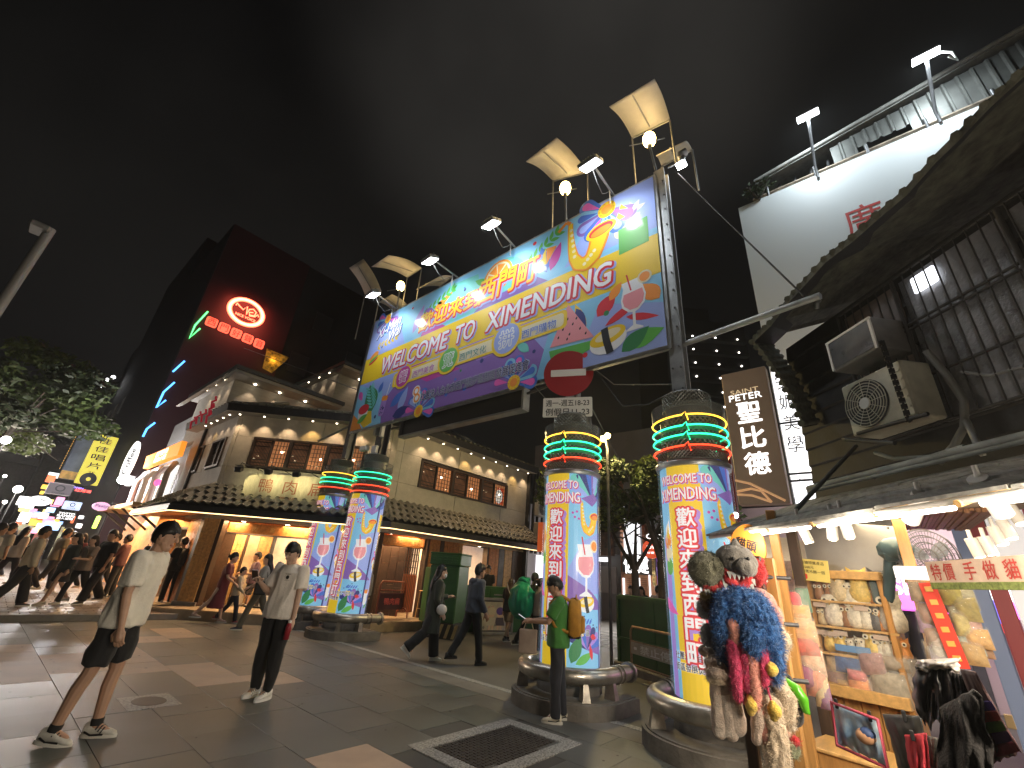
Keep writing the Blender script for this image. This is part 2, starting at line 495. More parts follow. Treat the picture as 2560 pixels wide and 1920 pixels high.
def floral(mb,ink,x,y,s,z,rot=0,flip=1,bud='orange'):
    """folk-art flower: fan of two-tone petals round a disc"""
    cs = ['blue','sky','purple','blue','sky','blue','purple']
    for i,c in enumerate(cs):
        a = rot + flip * (-.2 + i * .52)
        shp(mb,ink,petal(x,y,s,s * .5,a),c,z + i * .0001); shp(mb,ink,petal(x + .25 * s * math.cos(a),y + .25 * s * math.sin(a),s * .66,s * .26,a),['pink','blue','peri'][i % 3],z + .001 + i * .0001)
    shp(mb,ink,circ(x,y,s * .27),'yellow',z + .002); shp(mb,ink,circ(x,y,s * .16),bud,z + .0024)
    for i in range(10):
        shp(mb,ink,circ(x + s * .215 * math.cos(i * .63),y + s * .215 * math.sin(i * .63),s * .028,n=7),'orange',z + .0026)
def sprig(mb,ink,x,y,L,rot,c,z,n=6,s=.2):
    ca,sa = math.cos(rot),math.sin(rot)
    for i in range(n):
        t = (i + 1) / n * L
        for sd in (-1,1): shp(mb,ink,leaf(x + ca * t,y + sa * t,s,s * .4,rot + sd * .75),c,z + i * .0001)
    shp(mb,ink,leaf(x + ca * L,y + sa * L,s,s * .4,rot),c,z + .001)
def sax(mb,ink,x,y,s,z):
    """curved horn drawn as a chain of overlapping discs, then the bell"""
    path = [(-.45,1.25),(-.45,.9),(-.42,.5),(-.38,.1),(-.3,-.3),(-.12,-.62),(.15,-.72),(.4,-.55),(.55,-.2),(.65,.12)]
    rad = [.1,.11,.13,.16,.2,.25,.29,.31,.33,.36]
    def chain(c,k,zz):
        for i in range(len(path) - 1):
            (x0,y0),(x1,y1) = path[i],path[i + 1]
            L = math.hypot(x1 - x0,y1 - y0); nx,ny = -(y1 - y0) / L,(x1 - x0) / L; r0,r1 = rad[i] * k,rad[i + 1] * k
            shp(mb,ink,[(x + (x0 + nx * r0) * s,y + (y0 + ny * r0) * s),(x + (x1 + nx * r1) * s,y + (y1 + ny * r1) * s),(x + (x1 - nx * r1) * s,y + (y1 - ny * r1) * s),(x + (x0 - nx * r0) * s,y + (y0 - ny * r0) * s)],c,zz + i * .00002)
            shp(mb,ink,circ(x + x1 * s,y + y1 * s,r1 * s,n=12),c,zz + i * .00002 + .00001)
    chain('orange',1.0,z); chain('yellow',.74,z + .0006)
    for (a,b_),(c_,d_) in (((-.45,1.25),(-.62,1.42)),((-.62,1.42),(-.95,1.15))):
        L = math.hypot(c_ - a,d_ - b_); nx,ny = -(d_ - b_) / L * .07,(c_ - a) / L * .07
        shp(mb,ink,[(x + (a + nx) * s,y + (b_ + ny) * s),(x + (c_ + nx) * s,y + (d_ + ny) * s),(x + (c_ - nx) * s,y + (d_ - ny) * s),(x + (a - nx) * s,y + (b_ - ny) * s)],'orange',z + .0009)
    shp(mb,ink,circ(x + .7 * s,y + .34 * s,.55 * s,.3 * s,rot=.15),'yellow',z + .001)
    shp(mb,ink,circ(x + .7 * s,y + .36 * s,.44 * s,.22 * s,rot=.15),'red',z + .0014)
    shp(mb,ink,circ(x + .7 * s,y + .31 * s,.37 * s,.15 * s,rot=.15),'orange',z + .0016)
    for i in range(6): shp(mb,ink,circ(x + (-.42 + .03 * i) * s,y + (.95 - .24 * i) * s,.07 * s,n=9),'cream',z + .0017)
    for i in range(4): shp(mb,ink,circ(x + (.1 + .12 * i) * s,y - (.72 - .12 * i) * s,.07 * s,n=9),'cream',z + .0017)
def cocktail(mb,ink,x,y,s,z):
    g = [(-.42,1.0),(.42,1.06),(.36,.72),(.46,.3),(.4,-.02),(.18,-.25),(.05,-.3),(.05,-.8),(.3,-.95),(.3,-1.0),(-.3,-1.0),(-.3,-.95),(-.05,-.8),(-.05,-.3),(-.2,-.25),(-.42,-.02),(-.46,.3),(-.36,.72)]
    shp(mb,ink,[(x + a * s,y + b_ * s) for a,b_ in g],'white',z)
    li = [(-.34,.5),(.34,.56),(.4,.28),(.34,.02),(.14,-.18),(-.14,-.18),(-.34,.02),(-.4,.28)]
    shp(mb,ink,[(x + a * s,y + b_ * s) for a,b_ in li],'rose',z + .001)
    shp(mb,ink,circ(x + .45 * s,y + .98 * s,.26 * s),'cream',z + .0012); shp(mb,ink,circ(x + .45 * s,y + .98 * s,.19 * s),'orange',z + .0015)
    shp(mb,ink,[(x - .1 * s,y + .6 * s),(x - .04 * s,y + .6 * s),(x - .18 * s,y + 1.32 * s),(x - .24 * s,y + 1.32 * s)],'red',z + .0014)
def sushi(mb,ink,x,y,s,z,rot=.2):
    shp(mb,ink,circ(x,y,s,s * .68,rot=rot),'white',z); shp(mb,ink,circ(x - .02 * s,y + .24 * s,s * .98,s * .46,rot=rot),'yellow',z + .0008)
    shp(mb,ink,circ(x,y + .3 * s,s * .7,s * .25,rot=rot),'cream',z + .0012)
    c,n = math.cos(rot),math.sin(rot)
    shp(mb,ink,[(x + c * a - n * b_,y + n * a + c * b_) for a,b_ in [(-.22 * s,-.72 * s),(.16 * s,-.72 * s),(.12 * s,0),(.16 * s,.74 * s),(-.22 * s,.74 * s),(-.26 * s,0)]],'black',z + .0016)
def word(mb,ink,s,cx,cy,w,h,z,fill='white',line='red',halo='peri',o=.045,shear=0,rot=0,res=3):
    z = z * 1.8
    text(mb,s,cx + h * .1,cy - h * .1,w,h,ink(halo),z,offset=o * 2.0,shear=shear,rot=rot,res=2)
    text(mb,s,cx + h * .03,cy - h * .04,w,h,ink(line),z + .0016,offset=o * 1.7,shear=shear,rot=rot,res=2)
    text(mb,s,cx,cy,w,h,ink(fill),z + .0032,offset=o * .42,shear=shear,rot=rot,res=res)
def draw_banner(mb,ink,w,h):
    S = lambda pts,c,z: shp(mb,ink,pts,c,z)
    S([(0,0),(w,0),(w,h),(0,h)],'sky',0)
    # colour fields
    S([(0,2.3),(w,2.3),(w,h),(0,h)],'sky',.0004)
    S([(0,2.28),(1.9,2.28),(1.2,h),(0,h)],'peri',.0006); S([(7.2,2.4),(w,2.4),(w,h),(8.0,h)],'peri',.0006)
    S([(3.1,2.3),(4.9,2.3),(4.6,h - .2),(3.5,h - .1)],'teal',.0007)
    S(circ(5.42,2.75,.75),'teal',.0007)
    S([(0,0),(w,0),(w,1.5),(0,1.5)],'peri',.0005)
    S([(1.55,.75),(1.2,0),(7.0,0),(7.0,.35),(6.2,1.35),(2.2,1.35)],'purple',.0008)
    S([(2.0,1.42),(3.0,1.42),(4.4,.85),(3.2,.8)],'magenta',.001); S([(4.5,1.42),(6.4,1.42),(5.4,.92),(4.9,.9)],'lilac',.001)
    S([(6.6,0),(w,0),(w,1.42),(7.0,1.42)],'sky',.0009); S([(7.4,.0),(w,0),(w,.8),(8.0,1.2)],'peri',.001)
    S([(0,0),(1.5,0),(1.25,1.0),(0,1.42)],'sky',.0009)
    S([(0,.5),(.3,.3),(.6,0),(0,0)],'orange',.0011); S([(.35,.25),(.9,.55),(1.05,.1),(.7,0)],'yellow',.0011)
    # yellow band
    S([(0,1.44),(w,1.4),(w,2.25),(0,2.27)],'yellow',.0016)
    S([(2.6,2.26),(3.6,2.26),(3.2,2.55),(2.7,2.55)],'magenta',.0018); S([(4.6,2.27),(6.8,2.27),(6.5,2.5),(5,2.5)],'purple',.0015)
    # flowers, leaves
    floral(mb,ink,8.19,3.4,.75,.002,rot=2.7); floral(mb,ink,.75,3.5,.6,.002,rot=2.9)
    floral(mb,ink,3.07,.05,.6,.002,rot=0); floral(mb,ink,6.06,.1,.6,.002,rot=0)
    sprig(mb,ink,6.1,2.9,1.0,.55,'green',.002,6,.26); sprig(mb,ink,2.4,2.9,1.3,.35,'green',.002,7,.24)
    sprig(mb,ink,8.3,2.35,.8,1.0,'cream',.002,4,.26); sprig(mb,ink,.35,2.55,1.0,.1,'yellow',.002,6,.2)
    for (x,y,L,W,r,c) in [(3.0,2.95,.8,.22,.45,'orange'),(2.2,2.5,.9,.3,1.2,'lilac'),(2.6,3.1,.5,.2,-.4,'purple'),(6.75,2.5,.8,.3,1.8,'blue'),(6.85,2.5,.7,.26,1.2,'magenta'),
                               (7.95,.95,.55,.32,.8,'red'),(8.2,1.2,.4,.2,.9,'orange'),(7.7,.75,.7,.2,1.9,'yellow'),(8.1,.7,.8,.16,.45,'red'),(8.5,.75,.6,.14,-.3,'red'),(8.45,.2,.7,.34,.18,'green'),
                               (8.4,.1,.6,.3,.6,'dgreen'),(9.1,.9,.5,.3,2.2,'orange'),(7.5,1.3,.6,.2,-1.2,'navy'),(1.8,.4,.7,.28,.6,'blue'),(2.2,.2,.7,.28,1.2,'peri'),(2.0,.1,.7,.3,.2,'navy'),
                               (6.4,.7,.5,.2,2.4,'teal'),(1.1,.95,.35,.2,1.2,'blue'),(.05,1.2,.4,.2,-.9,'pink'),(4.95,3.0,.5,.2,2.6,'green')]:
        S(leaf(x,y,L,W,r),c,.0024)
    for _ in range(26):
        x,y = rnd.uniform(.2,8.9),rnd.choice((rnd.uniform(.05,1.2),rnd.uniform(2.5,3.5)))
        S(circ(x,y,rnd.uniform(.03,.06),n=10),rnd.choice(('navy','blue','dgreen','red')),.0026)
    # orange slice
    S(circ(5.3,3.05,.46),'orange',.003); S(circ(5.3,3.05,.4),'cream',.0034)
    for i in range(7): S([(5.3,3.05),(5.3 + .36 * math.cos(i * .9),3.05 + .36 * math.sin(i * .9)),(5.3 + .36 * math.cos(i * .9 + .75),3.05 + .36 * math.sin(i * .9 + .75))],'orange',.0038)
    sax(mb,ink,7.62,2.72,.62,.0044)
    # shopping bag, parasol
    S([(8.42,2.12),(9.0,2.16),(9.0,2.75),(8.42,2.72)],'green',.003); S([(8.36,2.95),(8.75,3.0),(8.5,3.35)],'yellow',.0036)
    S([(6.45,2.75),(6.7,3.15),(6.75,2.72)],'yellow',.0034); S([(6.75,2.72),(7.0,3.1),(6.72,3.16)],'orange',.0034)
    cocktail(mb,ink,8.65,.95,.5,.0034); sushi(mb,ink,8.15,.4,.36,.0036)
    # melon
    S([(6.9,.55),(7.9,.5),(7.9,.36),(7.4,.22),(6.95,.36)],'green',.003); S([(6.92,.62),(7.88,.56),(7.32,1.46)],'rose',.0034)
    for (x,y) in [(7.3,1.1),(7.2,.9),(7.42,.95),(7.1,.75),(7.35,.75),(7.58,.8),(7.7,.66),(7.3,.66),(7.5,1.05)]: S(leaf(x,y,.07,.04,1.2,5),'black',.004)
    # burger, cup, leaf, salmon roll
    S(circ(.42,2.3,.22,.12,rot=.4),'orange',.003); S(circ(.42,2.2,.23,.05,rot=.4),'green',.0032); S(circ(.42,2.13,.22,.07,rot=.4),'red',.0031)
    S(rrect(1.45,.52,.26,.62,.1,-.12),'lilac',.003); S(rrect(1.47,.72,.28,.14,.05,-.12),'orange',.0036); S([(1.5,.75),(1.53,.75),(1.62,1.15),(1.59,1.15)],'white',.0034)
    for i in range(14): S(circ(1.37 + rnd.random() * .15,.28 + rnd.random() * .25,.02,n=7),'navy',.0036)
    S(leaf(.95,.45,.95,.62,2.0,9),'dgreen',.0028)
    for i in range(7):
        for sd in (-1,1): S(leaf(.93 - .05 * i,.55 + .1 * i,.3,.07,2.0 - sd * .8),'teal',.003)
    S(circ(.5,.45,.24,.2),'white',.0034); S(circ(.5,.58,.26,.15),'red',.0038); S(leaf(.3,.2,.5,.2,.4),'green',.0036)
    # lettering
    word(mb,ink,'WELCOME',2.36,1.83,2.82,.5,.006,shear=.1); word(mb,ink,'TO',4.38,1.83,.68,.5,.006,shear=.1); word(mb,ink,'XIMENDING',6.68,1.83,3.14,.5,.006,shear=.1)
    word(mb,ink,'歡迎來到',3.6,2.72,2.3,.55,.006,fill='yellow',o=.04,shear=.1); word(mb,ink,'西門町',5.62,2.78,1.75,.66,.006,fill='yellow',o=.04,shear=.1)
    text(mb,'Xi-Men',.95,3.13,1.15,.34,ink('navy'),.0108,offset=.05,shear=.35,rot=.2); text(mb,'Xi-Men',.93,3.15,1.15,.34,ink('white'),.0135,offset=.02,shear=.35,rot=.2)
    text(mb,'Wai',1.3,2.82,.6,.34,ink('navy'),.0108,offset=.05,shear=.35,rot=.2); text(mb,'Wai',1.28,2.84,.6,.34,ink('white'),.0135,offset=.02,shear=.35,rot=.2)
    # three pills
    S(rrect(4.5,1.17,5.6,.42,.1),'yellow',.0042); S(rrect(4.5,1.17,5.45,.3,.08),'cream',.0046)
    for x,r_,c,t1,t2,x2 in ((2.15,.3,'magenta','饗','西門美食',3.0),(3.92,.32,'green','覽','西門文化',4.75),(5.76,.36,'peri','拼','西門購物',6.62)):
        S(circ(x,1.2,r_ * 1.2),'yellow',.0052); S(circ(x,1.2,r_),c,.0058)
        text(mb,t1,x,1.2,r_ * 1.1,r_ * 1.15,ink('white'),.0115,offset=.07); text(mb,t1,x,1.2,r_ * 1.1,r_ * 1.15,ink(c),.0140,offset=.0)
        text(mb,t2,x2,1.14,.86,.2,ink('white'),.0115,offset=.05,res=2); text(mb,t2,x2,1.14,.86,.2,ink({'magenta': 'magenta','green': 'dgreen','peri': 'blue'}[c]),.0140,offset=.005,res=2)
    text(mb,'社團法人台北市西門徒步區街區發展促進會',4.75,.42,3.35,.23,ink('white'),.0108,offset=.06,res=2); text(mb,'社團法人台北市西門徒步區街區發展促進會',4.75,.42,3.35,.23,ink('navy'),.0135,offset=.012,res=2)
    for i in range(2):
        S(circ(2.86 + .06 * i,.62 - .2 * i,.15,.15),'white',.006); S(circ(2.86 + .06 * i,.62 - .2 * i,.12),'orange',.0065); S(circ(2.86 + .06 * i,.62 - .2 * i,.07),'white',.007)
BX,BY1,BY0,BZ0,BZ1 = 5.86,11.26,2.1,4.93,8.57
gate = thing('welcome_banner','wide printed banner reading WELCOME TO XIMENDING stretched between two tall steel posts','banner',(BX,(BY0 + BY1) / 2,BZ0))
def ink_b(c): return mat('print_' + c,tuple(min(.86,k * .9 + .008) for k in INK[c]),rough=.5,spec=.25,bump=.5,bscale=2.2,coat=.3)
art = MB(); draw_banner(art,ink_b,BY1 - BY0,BZ1 - BZ0)
# banner cloth: local x runs towards -Y (left to right as seen), y up, z out towards -X
Tb = wallframe((0,(BY1 - BY0) / 2,0),(0,-1,0))
art.build('printed_cloth',gate,T=Tb)
fr = MB()
W_,H_ = BY1 - BY0,BZ1 - BZ0
for (c,d) in (((W_ / 2,-.03,-.05),(W_ + .1,.06,.07)),((W_ / 2,H_ + .03,-.05),(W_ + .1,.06,.07)),((-.03,H_ / 2,-.05),(.06,H_,.07)),((W_ + .03,H_ / 2,-.05),(.06,H_,.07))):
    fr.box(c,d,m_steel)
for i in range(1,9): fr.box((W_ * i / 9,H_ / 2,-.05),(.05,H_,.05),m_steeld)
fr.box((W_ / 2,H_ / 2,-.012),(W_,H_,.016),mat('banner_back',(.3,.3,.32),.7))
fr.build('frame',gate,T=Tb)
ti = MB()
for i in range(24):
    x = .1 + i * (W_ - .2) / 23
    ti.tube([(x,-.01,.01),(x + .02,-.05,.0),(x,-.07,-.05)],.006,m_clear if False else m_steel,5)
    ti.tube([(x,H_ + .01,.01),(x + .02,H_ + .05,.0),(x,H_ + .07,-.05)],.006,m_steel,5)
ti.build('cable_tie',gate,T=Tb)['kind'] = 'stuff'
# pillar wrap
def draw_wrap(mb,ink,H):
    S = lambda pts,c,z: shp(mb,ink,pts,c,z)
    S([(-1.29,0),(1.28,0),(1.28,H),(-1.29,H)],'sky',0)
    S([(-.24,0),(.18,0),(.18,H),(-.24,H)],'yellow',.0008)
    S([(.18,.9),(1.28,.9),(1.28,1.55),(.75,1.75),(.4,1.6),(.18,1.2)],'peri',.0006); S([(.18,.7),(.9,.7),(.5,.95),(.18,1.12)],'purple',.0008)
    S([(.76,0),(1.28,0),(1.28,H),(.76,H)],'peri',.0009); S([(.72,0),(.77,0),(.77,H),(.72,H)],'navy',.0016)
    S([(-.29,0),(-.42,0),(-.42,1.7),(-.29,1.6)],'lilac',.0008); S([(-.24,0),(-.24,1.1),(-.3,1.0),(-.3,0)],'sky',.001)
    S([(-1.28,.3),(-.7,.2),(-.8,1.2),(-1.2,1.5)],'purple',.0006); S([(-1.28,1.6),(-.5,1.5),(-.6,2.5),(-1.28,2.5)],'teal',.0006)
    # fan feathers under the top
    for i in range(9):
        a = .5 + i * .26; S(petal(.56,H - .42,.5,.16,a),('blue','navy','teal','peri','purple')[i % 5],.0012 + i * .0001)
    S([(.36,H - .4),(.56,H - .5),(.72,H - .38),(.6,H - .3)],'purple',.0024)
    sax(mb,ink,.47,H - .72,.21,.0026); sax(mb,ink,1.12,H - .8,.19,.0026); 
    for (x,y) in [(.24,H - .62),(.3,H - .6),(.27,H - .68),(.33,H - .7)]: S(circ(x,y,.018,n=8),'magenta',.002)
    cocktail(mb,ink,.45,1.2,.34,.0024); cocktail(mb,ink,1.1,.45,.24,.0024)
    sushi(mb,ink,.46,.76,.14,.0024); sushi(mb,ink,1.02,.95,.14,.0024,rot=-.1)
    S(rrect(.92,1.95,.2,.4,.03),'yellow',.002); S(rrect(1.05,1.5,.16,.36,.03),'yellow',.002); S(circ(.92,1.1,.1),'red',.0022); S(circ(.92,1.07,.08),'white',.0026)
    S(rrect(.84,.35,.14,.3,.05),'white',.0022); S(rrect(.84,.47,.15,.08,.03),'orange',.0028); S(leaf(.95,1.25,.3,.12,1.0),'green',.0022); S(leaf(1.0,1.75,.3,.12,1.6),'green',.0022)
    for i in range(8): S(petal(.46,.22,.3,.1,2.6 - i * .38),('navy','lilac','blue','purple')[i % 4],.0014 + i * .0001)
    S(leaf(.24,.06,.36,.16,1.2),'dgreen',.0022); S(leaf(.3,.05,.3,.1,.5),'green',.0024); S(leaf(.55,.1,.2,.06,1.8),'red',.0024)
    for i in range(5): S(leaf(.3 + i * .05,.52,.09,.03,1.0),'blue',.0022)
    for i in range(4): S(circ(.34 + (i % 2) * .05,.4 + (i // 2) * .05,.025,n=9),'yellow',.0022)
    S(leaf(.52,.38,.12,.07,-.2),'red',.0024)
    for i in range(14): S(circ(rnd.uniform(.24,.7),rnd.uniform(.3,.62),.012,n=7),'navy',.0016)
    S([(-.26,H - .7),(-.35,H - .8),(-.34,H - .98),(-.24,H - 1.0)],'white',.002); S([(-.28,H - .74),(-.33,H - .9),(-.27,H - .94)],'yellow',.0026)
    for k,c in enumerate(('orange','cream','green')): S(circ(-.31,1.65 - k * .15,.07,.1),c,.002)
    for k in range(10): S(leaf(rnd.uniform(-1.2,-.5),rnd.uniform(.1,H - .3),rnd.uniform(.15,.4),rnd.uniform(.06,.15),rnd.uniform(0,6)),rnd.choice(('pink','blue','yellow','green','orange','white')),.0018 + k * .0001)
    for k in range(8): S(leaf(rnd.uniform(.8,1.2),rnd.uniform(.1,H - .3),rnd.uniform(.1,.25),rnd.uniform(.05,.1),rnd.uniform(0,6)),rnd.choice(('pink','blue','yellow','green','teal','white')),.0018 + k * .0001)
    word(mb,ink,'WELCOME TO',-.02,H - .2,.66,.115,.004,o=.05,halo='lilac',res=2); word(mb,ink,'XIMENDING',-.02,H - .39,.72,.15,.004,o=.05,halo='lilac',res=2)
    for i,ch in enumerate('歡迎來到西門町'):
        y = H - .68 - i * .245
        text(mb,ch,.005,y - .02,.225,.225,ink('lilac'),.006,offset=.15,res=1)
        text(mb,ch,-.02,y,.22,.225,ink('red'),.0085,offset=.10,res=2); text(mb,ch,-.02,y,.215,.22,ink('white'),.011,offset=.02,res=2)
    text(mb,'社團法人台北市西門徒步區',.1,.42,.8,.075,ink('white'),.0072,offset=.07,res=1); text(mb,'社團法人台北市西門徒步區',.1,.42,.8,.075,ink('black'),.0099,offset=.015,res=1)
    text(mb,'街區發展促進會',-.06,.31,.48,.075,ink('white'),.0072,offset=.07,res=1); text(mb,'街區發展促進會',-.06,.31,.48,.075,ink('black'),.0099,offset=.015,res=1)
WR,WH = .41,2.6
_flat = MB(); draw_wrap(_flat,lambda c: lit(c,tuple(k * .95 for k in INK[c])),WH)
_me = _flat.mesh('printed_wrap')
bm = bmesh.new(); bm.from_mesh(_me)
for k in range(-20,21):
    g = bm.verts[:] + bm.edges[:] + bm.faces[:]
    bmesh.ops.bisect_plane(bm,geom=g,plane_co=(k * .064,0,0),plane_no=(1,0,0),dist=1e-5)
for v in bm.verts:
    a = PI + math.radians(2) + v.co.x / WR; r = WR + v.co.z
    v.co = Vector((r * math.cos(a),r * math.sin(a),v.co.y))
bm.to_mesh(_me); bm.free(); _me.update()
def neon(c,e): return mat('neon_%s' % c,{'yellow': (1,.55,.05),'green': (.03,1,.45),'red': (1,.06,.02)}[c],rough=.4,emit=e)
def ring_band(r,z0,z1,n,holes_,m,t=.004):
    """perforated sheet rolled into a ring: a lattice of diagonal strips"""
    q = MB()
    for s in (1,-1):
        for i in range(n):
            a0 = 2 * PI * i / n; tw = s * (z1 - z0) / r
            pts = [(r * math.cos(a0 + tw * k / 4),r * math.sin(a0 + tw * k / 4),z0 + (z1 - z0) * k / 4) for k in range(5)]
            q.tube(pts,.0075,m,4,smooth=False)
    for z in (z0,z1): q.tube([(r * math.cos(2 * PI * i / 28),r * math.sin(2 * PI * i / 28),z) for i in range(28)],.008,m,5,closed=True)
    return q
def u_path(r,L,n=14):
    """U open to +x"""
    p = [(L,r,0),(L * .5,r,0),(.0,r,0)]
    p += [(r * math.cos(PI / 2 + PI * i / n),r * math.sin(PI / 2 + PI * i / n),0) for i in range(1,n)]
    p += [(0,-r,0),(L * .5,-r,0),(L,-r,0)]
    return p
def pillar(x,y,ztop,label,variant=0,wraprot=0):
    z0 = .47; sc_ = (ztop - z0) / WH
    t = thing('gate_pillar',label,'pillar',(x,y,0),0,'printed pillars of the pedestrian gate')
    q = MB(); out = u_path(.78,.5,18); q.prism([(a,b_) for a,b_,_ in out],.16,m_plinth); out = u_path(.74,.47,18)
    T2 = Matrix.Translation((0,0,.16)); q.prism([(a,b_) for a,b_,_ in out],.015,m_plinth,T2)
    q.build('plinth',t)
    q = MB(); q.lathe([(.44,.17),(.44,.3),(.42,.31),(.42,z0)],m_plinth,n=28); q.build('drum',t)
    q = MB(); path = [(a,b_,.42) for a,b_,_ in u_path(.62,.52,16)]; q.tube(path,.095,m_pipe,14); q.build('pipe_rail',t)
    for sx in (1,-1):
        q = MB(); q.cyl((.5,sx * .62,.42),(.55,sx * .62,.42),.125,m_pipe,16); q.build('pipe_flange',t)
        for dx in (.02,.12):
            q = MB(); q.cyl((.12 + dx,sx * .62,.42),(.15 + dx,sx * .62,.42),.112,m_pipe,16); q.build('pipe_band',t)
    for a in (PI / 2,PI * .72,PI * 1.28,PI * 1.5):
        q = MB(); ca,sa = math.cos(a),math.sin(a)
        Tm = Matrix.Translation((0.0,0,.175)) @ Matrix.Rotation(a,4,'Z')
        q.add([(.56,-.05,0),(.72,-.05,0),(.68,-.03,.2),(.58,-.03,.2),(.56,.05,0),(.72,.05,0),(.68,.03,.2),(.58,.03,.2)],
              [(0,1,2,3),(4,7,6,5),(0,4,5,1),(3,2,6,7),(0,3,7,4),(1,5,6,2)],m_pipe,Tm)
        q.build('rail_leg',t)
    q = MB(); q.lathe([(WR - .02,0),(WR - .02,WH)],lit('core',(.8,.8,.82),.5),n=28,caps=False); q.build('light_core',t,T=Matrix.Translation((0,0,z0)) @ Matrix.Diagonal((1,1,sc_,1)))
    o = obj('printed_wrap',_me,t,Matrix.Translation((0,0,z0)) @ Matrix.Rotation(wraprot,4,'Z') @ Matrix.Diagonal((1,1,sc_,1)))
    q = MB(); q.lathe([(WR + .035,0),(WR + .03,WH * .5),(WR + .035,WH + .02)],m_clear,n=36,caps=False)
    q.build('clear_sleeve',t,T=Matrix.Translation((0,0,z0)) @ Matrix.Diagonal((1,1,sc_,1)))
    q = MB(); q.lathe([(.45,-.03),(.46,.0),(.46,.035),(.44,.04)],m_steel,n=32); q.lathe([(.3,.02),(.3,.62)],m_steeld,n=20); q.build('collar_base',t,T=Matrix.Translation((0,0,ztop)))
    q = ring_band(.42,.06,.19,56,0,m_perf); q.build('perforated_ring',t,T=Matrix.Translation((0,0,ztop)))
    q = ring_band(.36,.2,.62,34,0,m_perf); q.build('perforated_ring',t,T=Matrix.Translation((0,0,ztop)))
    q = MB()
    q.lathe([(.46,.62),(.47,.8)],mat('smoked_band',(.16,.17,.16),.3,alpha=.55),n=32,caps=False); q.build('collar_band',t,T=Matrix.Translation((0,0,ztop)))
    q = ring_band(.31,.8,1.0,34,0,m_perf); q.lathe([(.31,1.0),(.28,1.03),(.05,1.05)],m_perf,n=24); q.lathe([(.28,.62),(.28,.99)],m_steeld,n=18); q.build('collar_cap',t,T=Matrix.Translation((0,0,ztop)))
    seq = [('red',.2),('green',.34),('green',.46),('yellow',.6)] if variant == 0 else [('red',.03),('red',.18),('green',.36),('green',.5)]
    for c,dz in seq:
        q = MB(); n = 40
        if variant == 0 and x < 6.0:
            pts = [(.465 * math.cos(a),.465 * math.sin(a),dz + .012 * math.sin(a * 2)) for a in [math.radians(195) + 2 * PI * .985 * i / n for i in range(n + 1)]]
            q.tube(pts,.011,neon(c,2.6),6)
            a = math.radians(195); q.tube([pts[-1],(.45 * math.cos(a),.45 * math.sin(a),dz + .05),(.43 * math.cos(a + .06),.43 * math.sin(a + .06),dz - .06)],.008,neon(c,1.2),5)
        else: q.tube([(.47 * math.cos(2 * PI * i / n),.47 * math.sin(2 * PI * i / n),dz) for i in range(n)],.011,neon(c,2.6),6,closed=True)
        q.build('neon_ring',t,T=Matrix.Translation((0,0,ztop)))
        q = MB(); q.lathe([(.455,-.05),(.46,.0)],mat('tinted_band_' + c,{'yellow': (.5,.3,.05),'green': (.03,.4,.16),'red': (.4,.03,.02)}[c],.35,alpha=.6),n=32,caps=False)
        if variant == 1 or c != 'yellow': q.build('ring_band',t,T=Matrix.Translation((0,0,ztop + dz)))
    lc = {'green': (.1,1,.5),'red': (1,.12,.05)}
    lamp('POINT',(0,0,ztop + .42),6,lc['green'],.1,parent=t,name='neon_glow')
    return t
PIL = [(5.72,1.86,2.93),(5.95,3.86,3.05),(6.18,10.12,3.15),(6.2,11.9,3.2)]
pillar(*PIL[0],'nearest printed gate pillar, beside the shop hat rack, carrying the right banner post')
pillar(*PIL[1],'printed gate pillar behind the man with the yellow backpack, topped by a no entry sign')
pillar(*PIL[2],'printed gate pillar with two red rings, in front of the restaurant doorway',1)
pillar(*PIL[3],'farthest printed gate pillar, partly behind the man in white with a phone')
# posts
def post(x,y,z0,z1,w,label,face=m_steel):
    t = thing('steel_post',label,'post',(x,y,z0),0)
    q = MB(); h = z1 - z0
    q.box((-.1,0,h / 2),(.035,w,h),face); q.box((.1,0,h / 2),(.035,w,h),face); q.box((0,0,h / 2),(.165,.04,h),m_steeld)
    q.build('web_and_flanges',t)
    q = MB()
    for i in range(int(h / .35)):
        for s in (-1,1): q.cyl((-.118,s * w * .3,.2 + i * .35),(-.135,s * w * .3,.2 + i * .35),.016,m_steeld,6)
    if h > 1: q.build('bolt',t)['kind'] = 'stuff'
    return t
post(6.02,2.0,3.98,8.72,.2,'tall galvanised post holding the right edge of the welcome banner')
post(6.05,11.45,4.2,8.6,.2,'tall galvanised post holding the left edge of the welcome banner',m_steeld)
post(6.2,10.05,4.15,5.15,.3,'short dark post with small boxes on the pillar with red rings',m_steeld)
post(5.95,3.86,4.05,4.95,.16,'short post holding the no entry sign above a pillar',m_steel)
m_led = mat('led_face',(1,1,1),.3,emit=45,ecol=(.93,.96,1))
m_hal = mat('halogen_bulb',(1,.8,.5),.3,emit=26,ecol=(1,.66,.24))
m_sail = mat('sail_reflector',(.66,.63,.56),.5,var=.08,vscale=3)
m_black = mat('matt_black',(.012,.012,.013),.5)
m_cable = mat('cable_black',(.03,.03,.03),.6)
m_cableg = mat('cable_grey',(.22,.22,.21),.6)
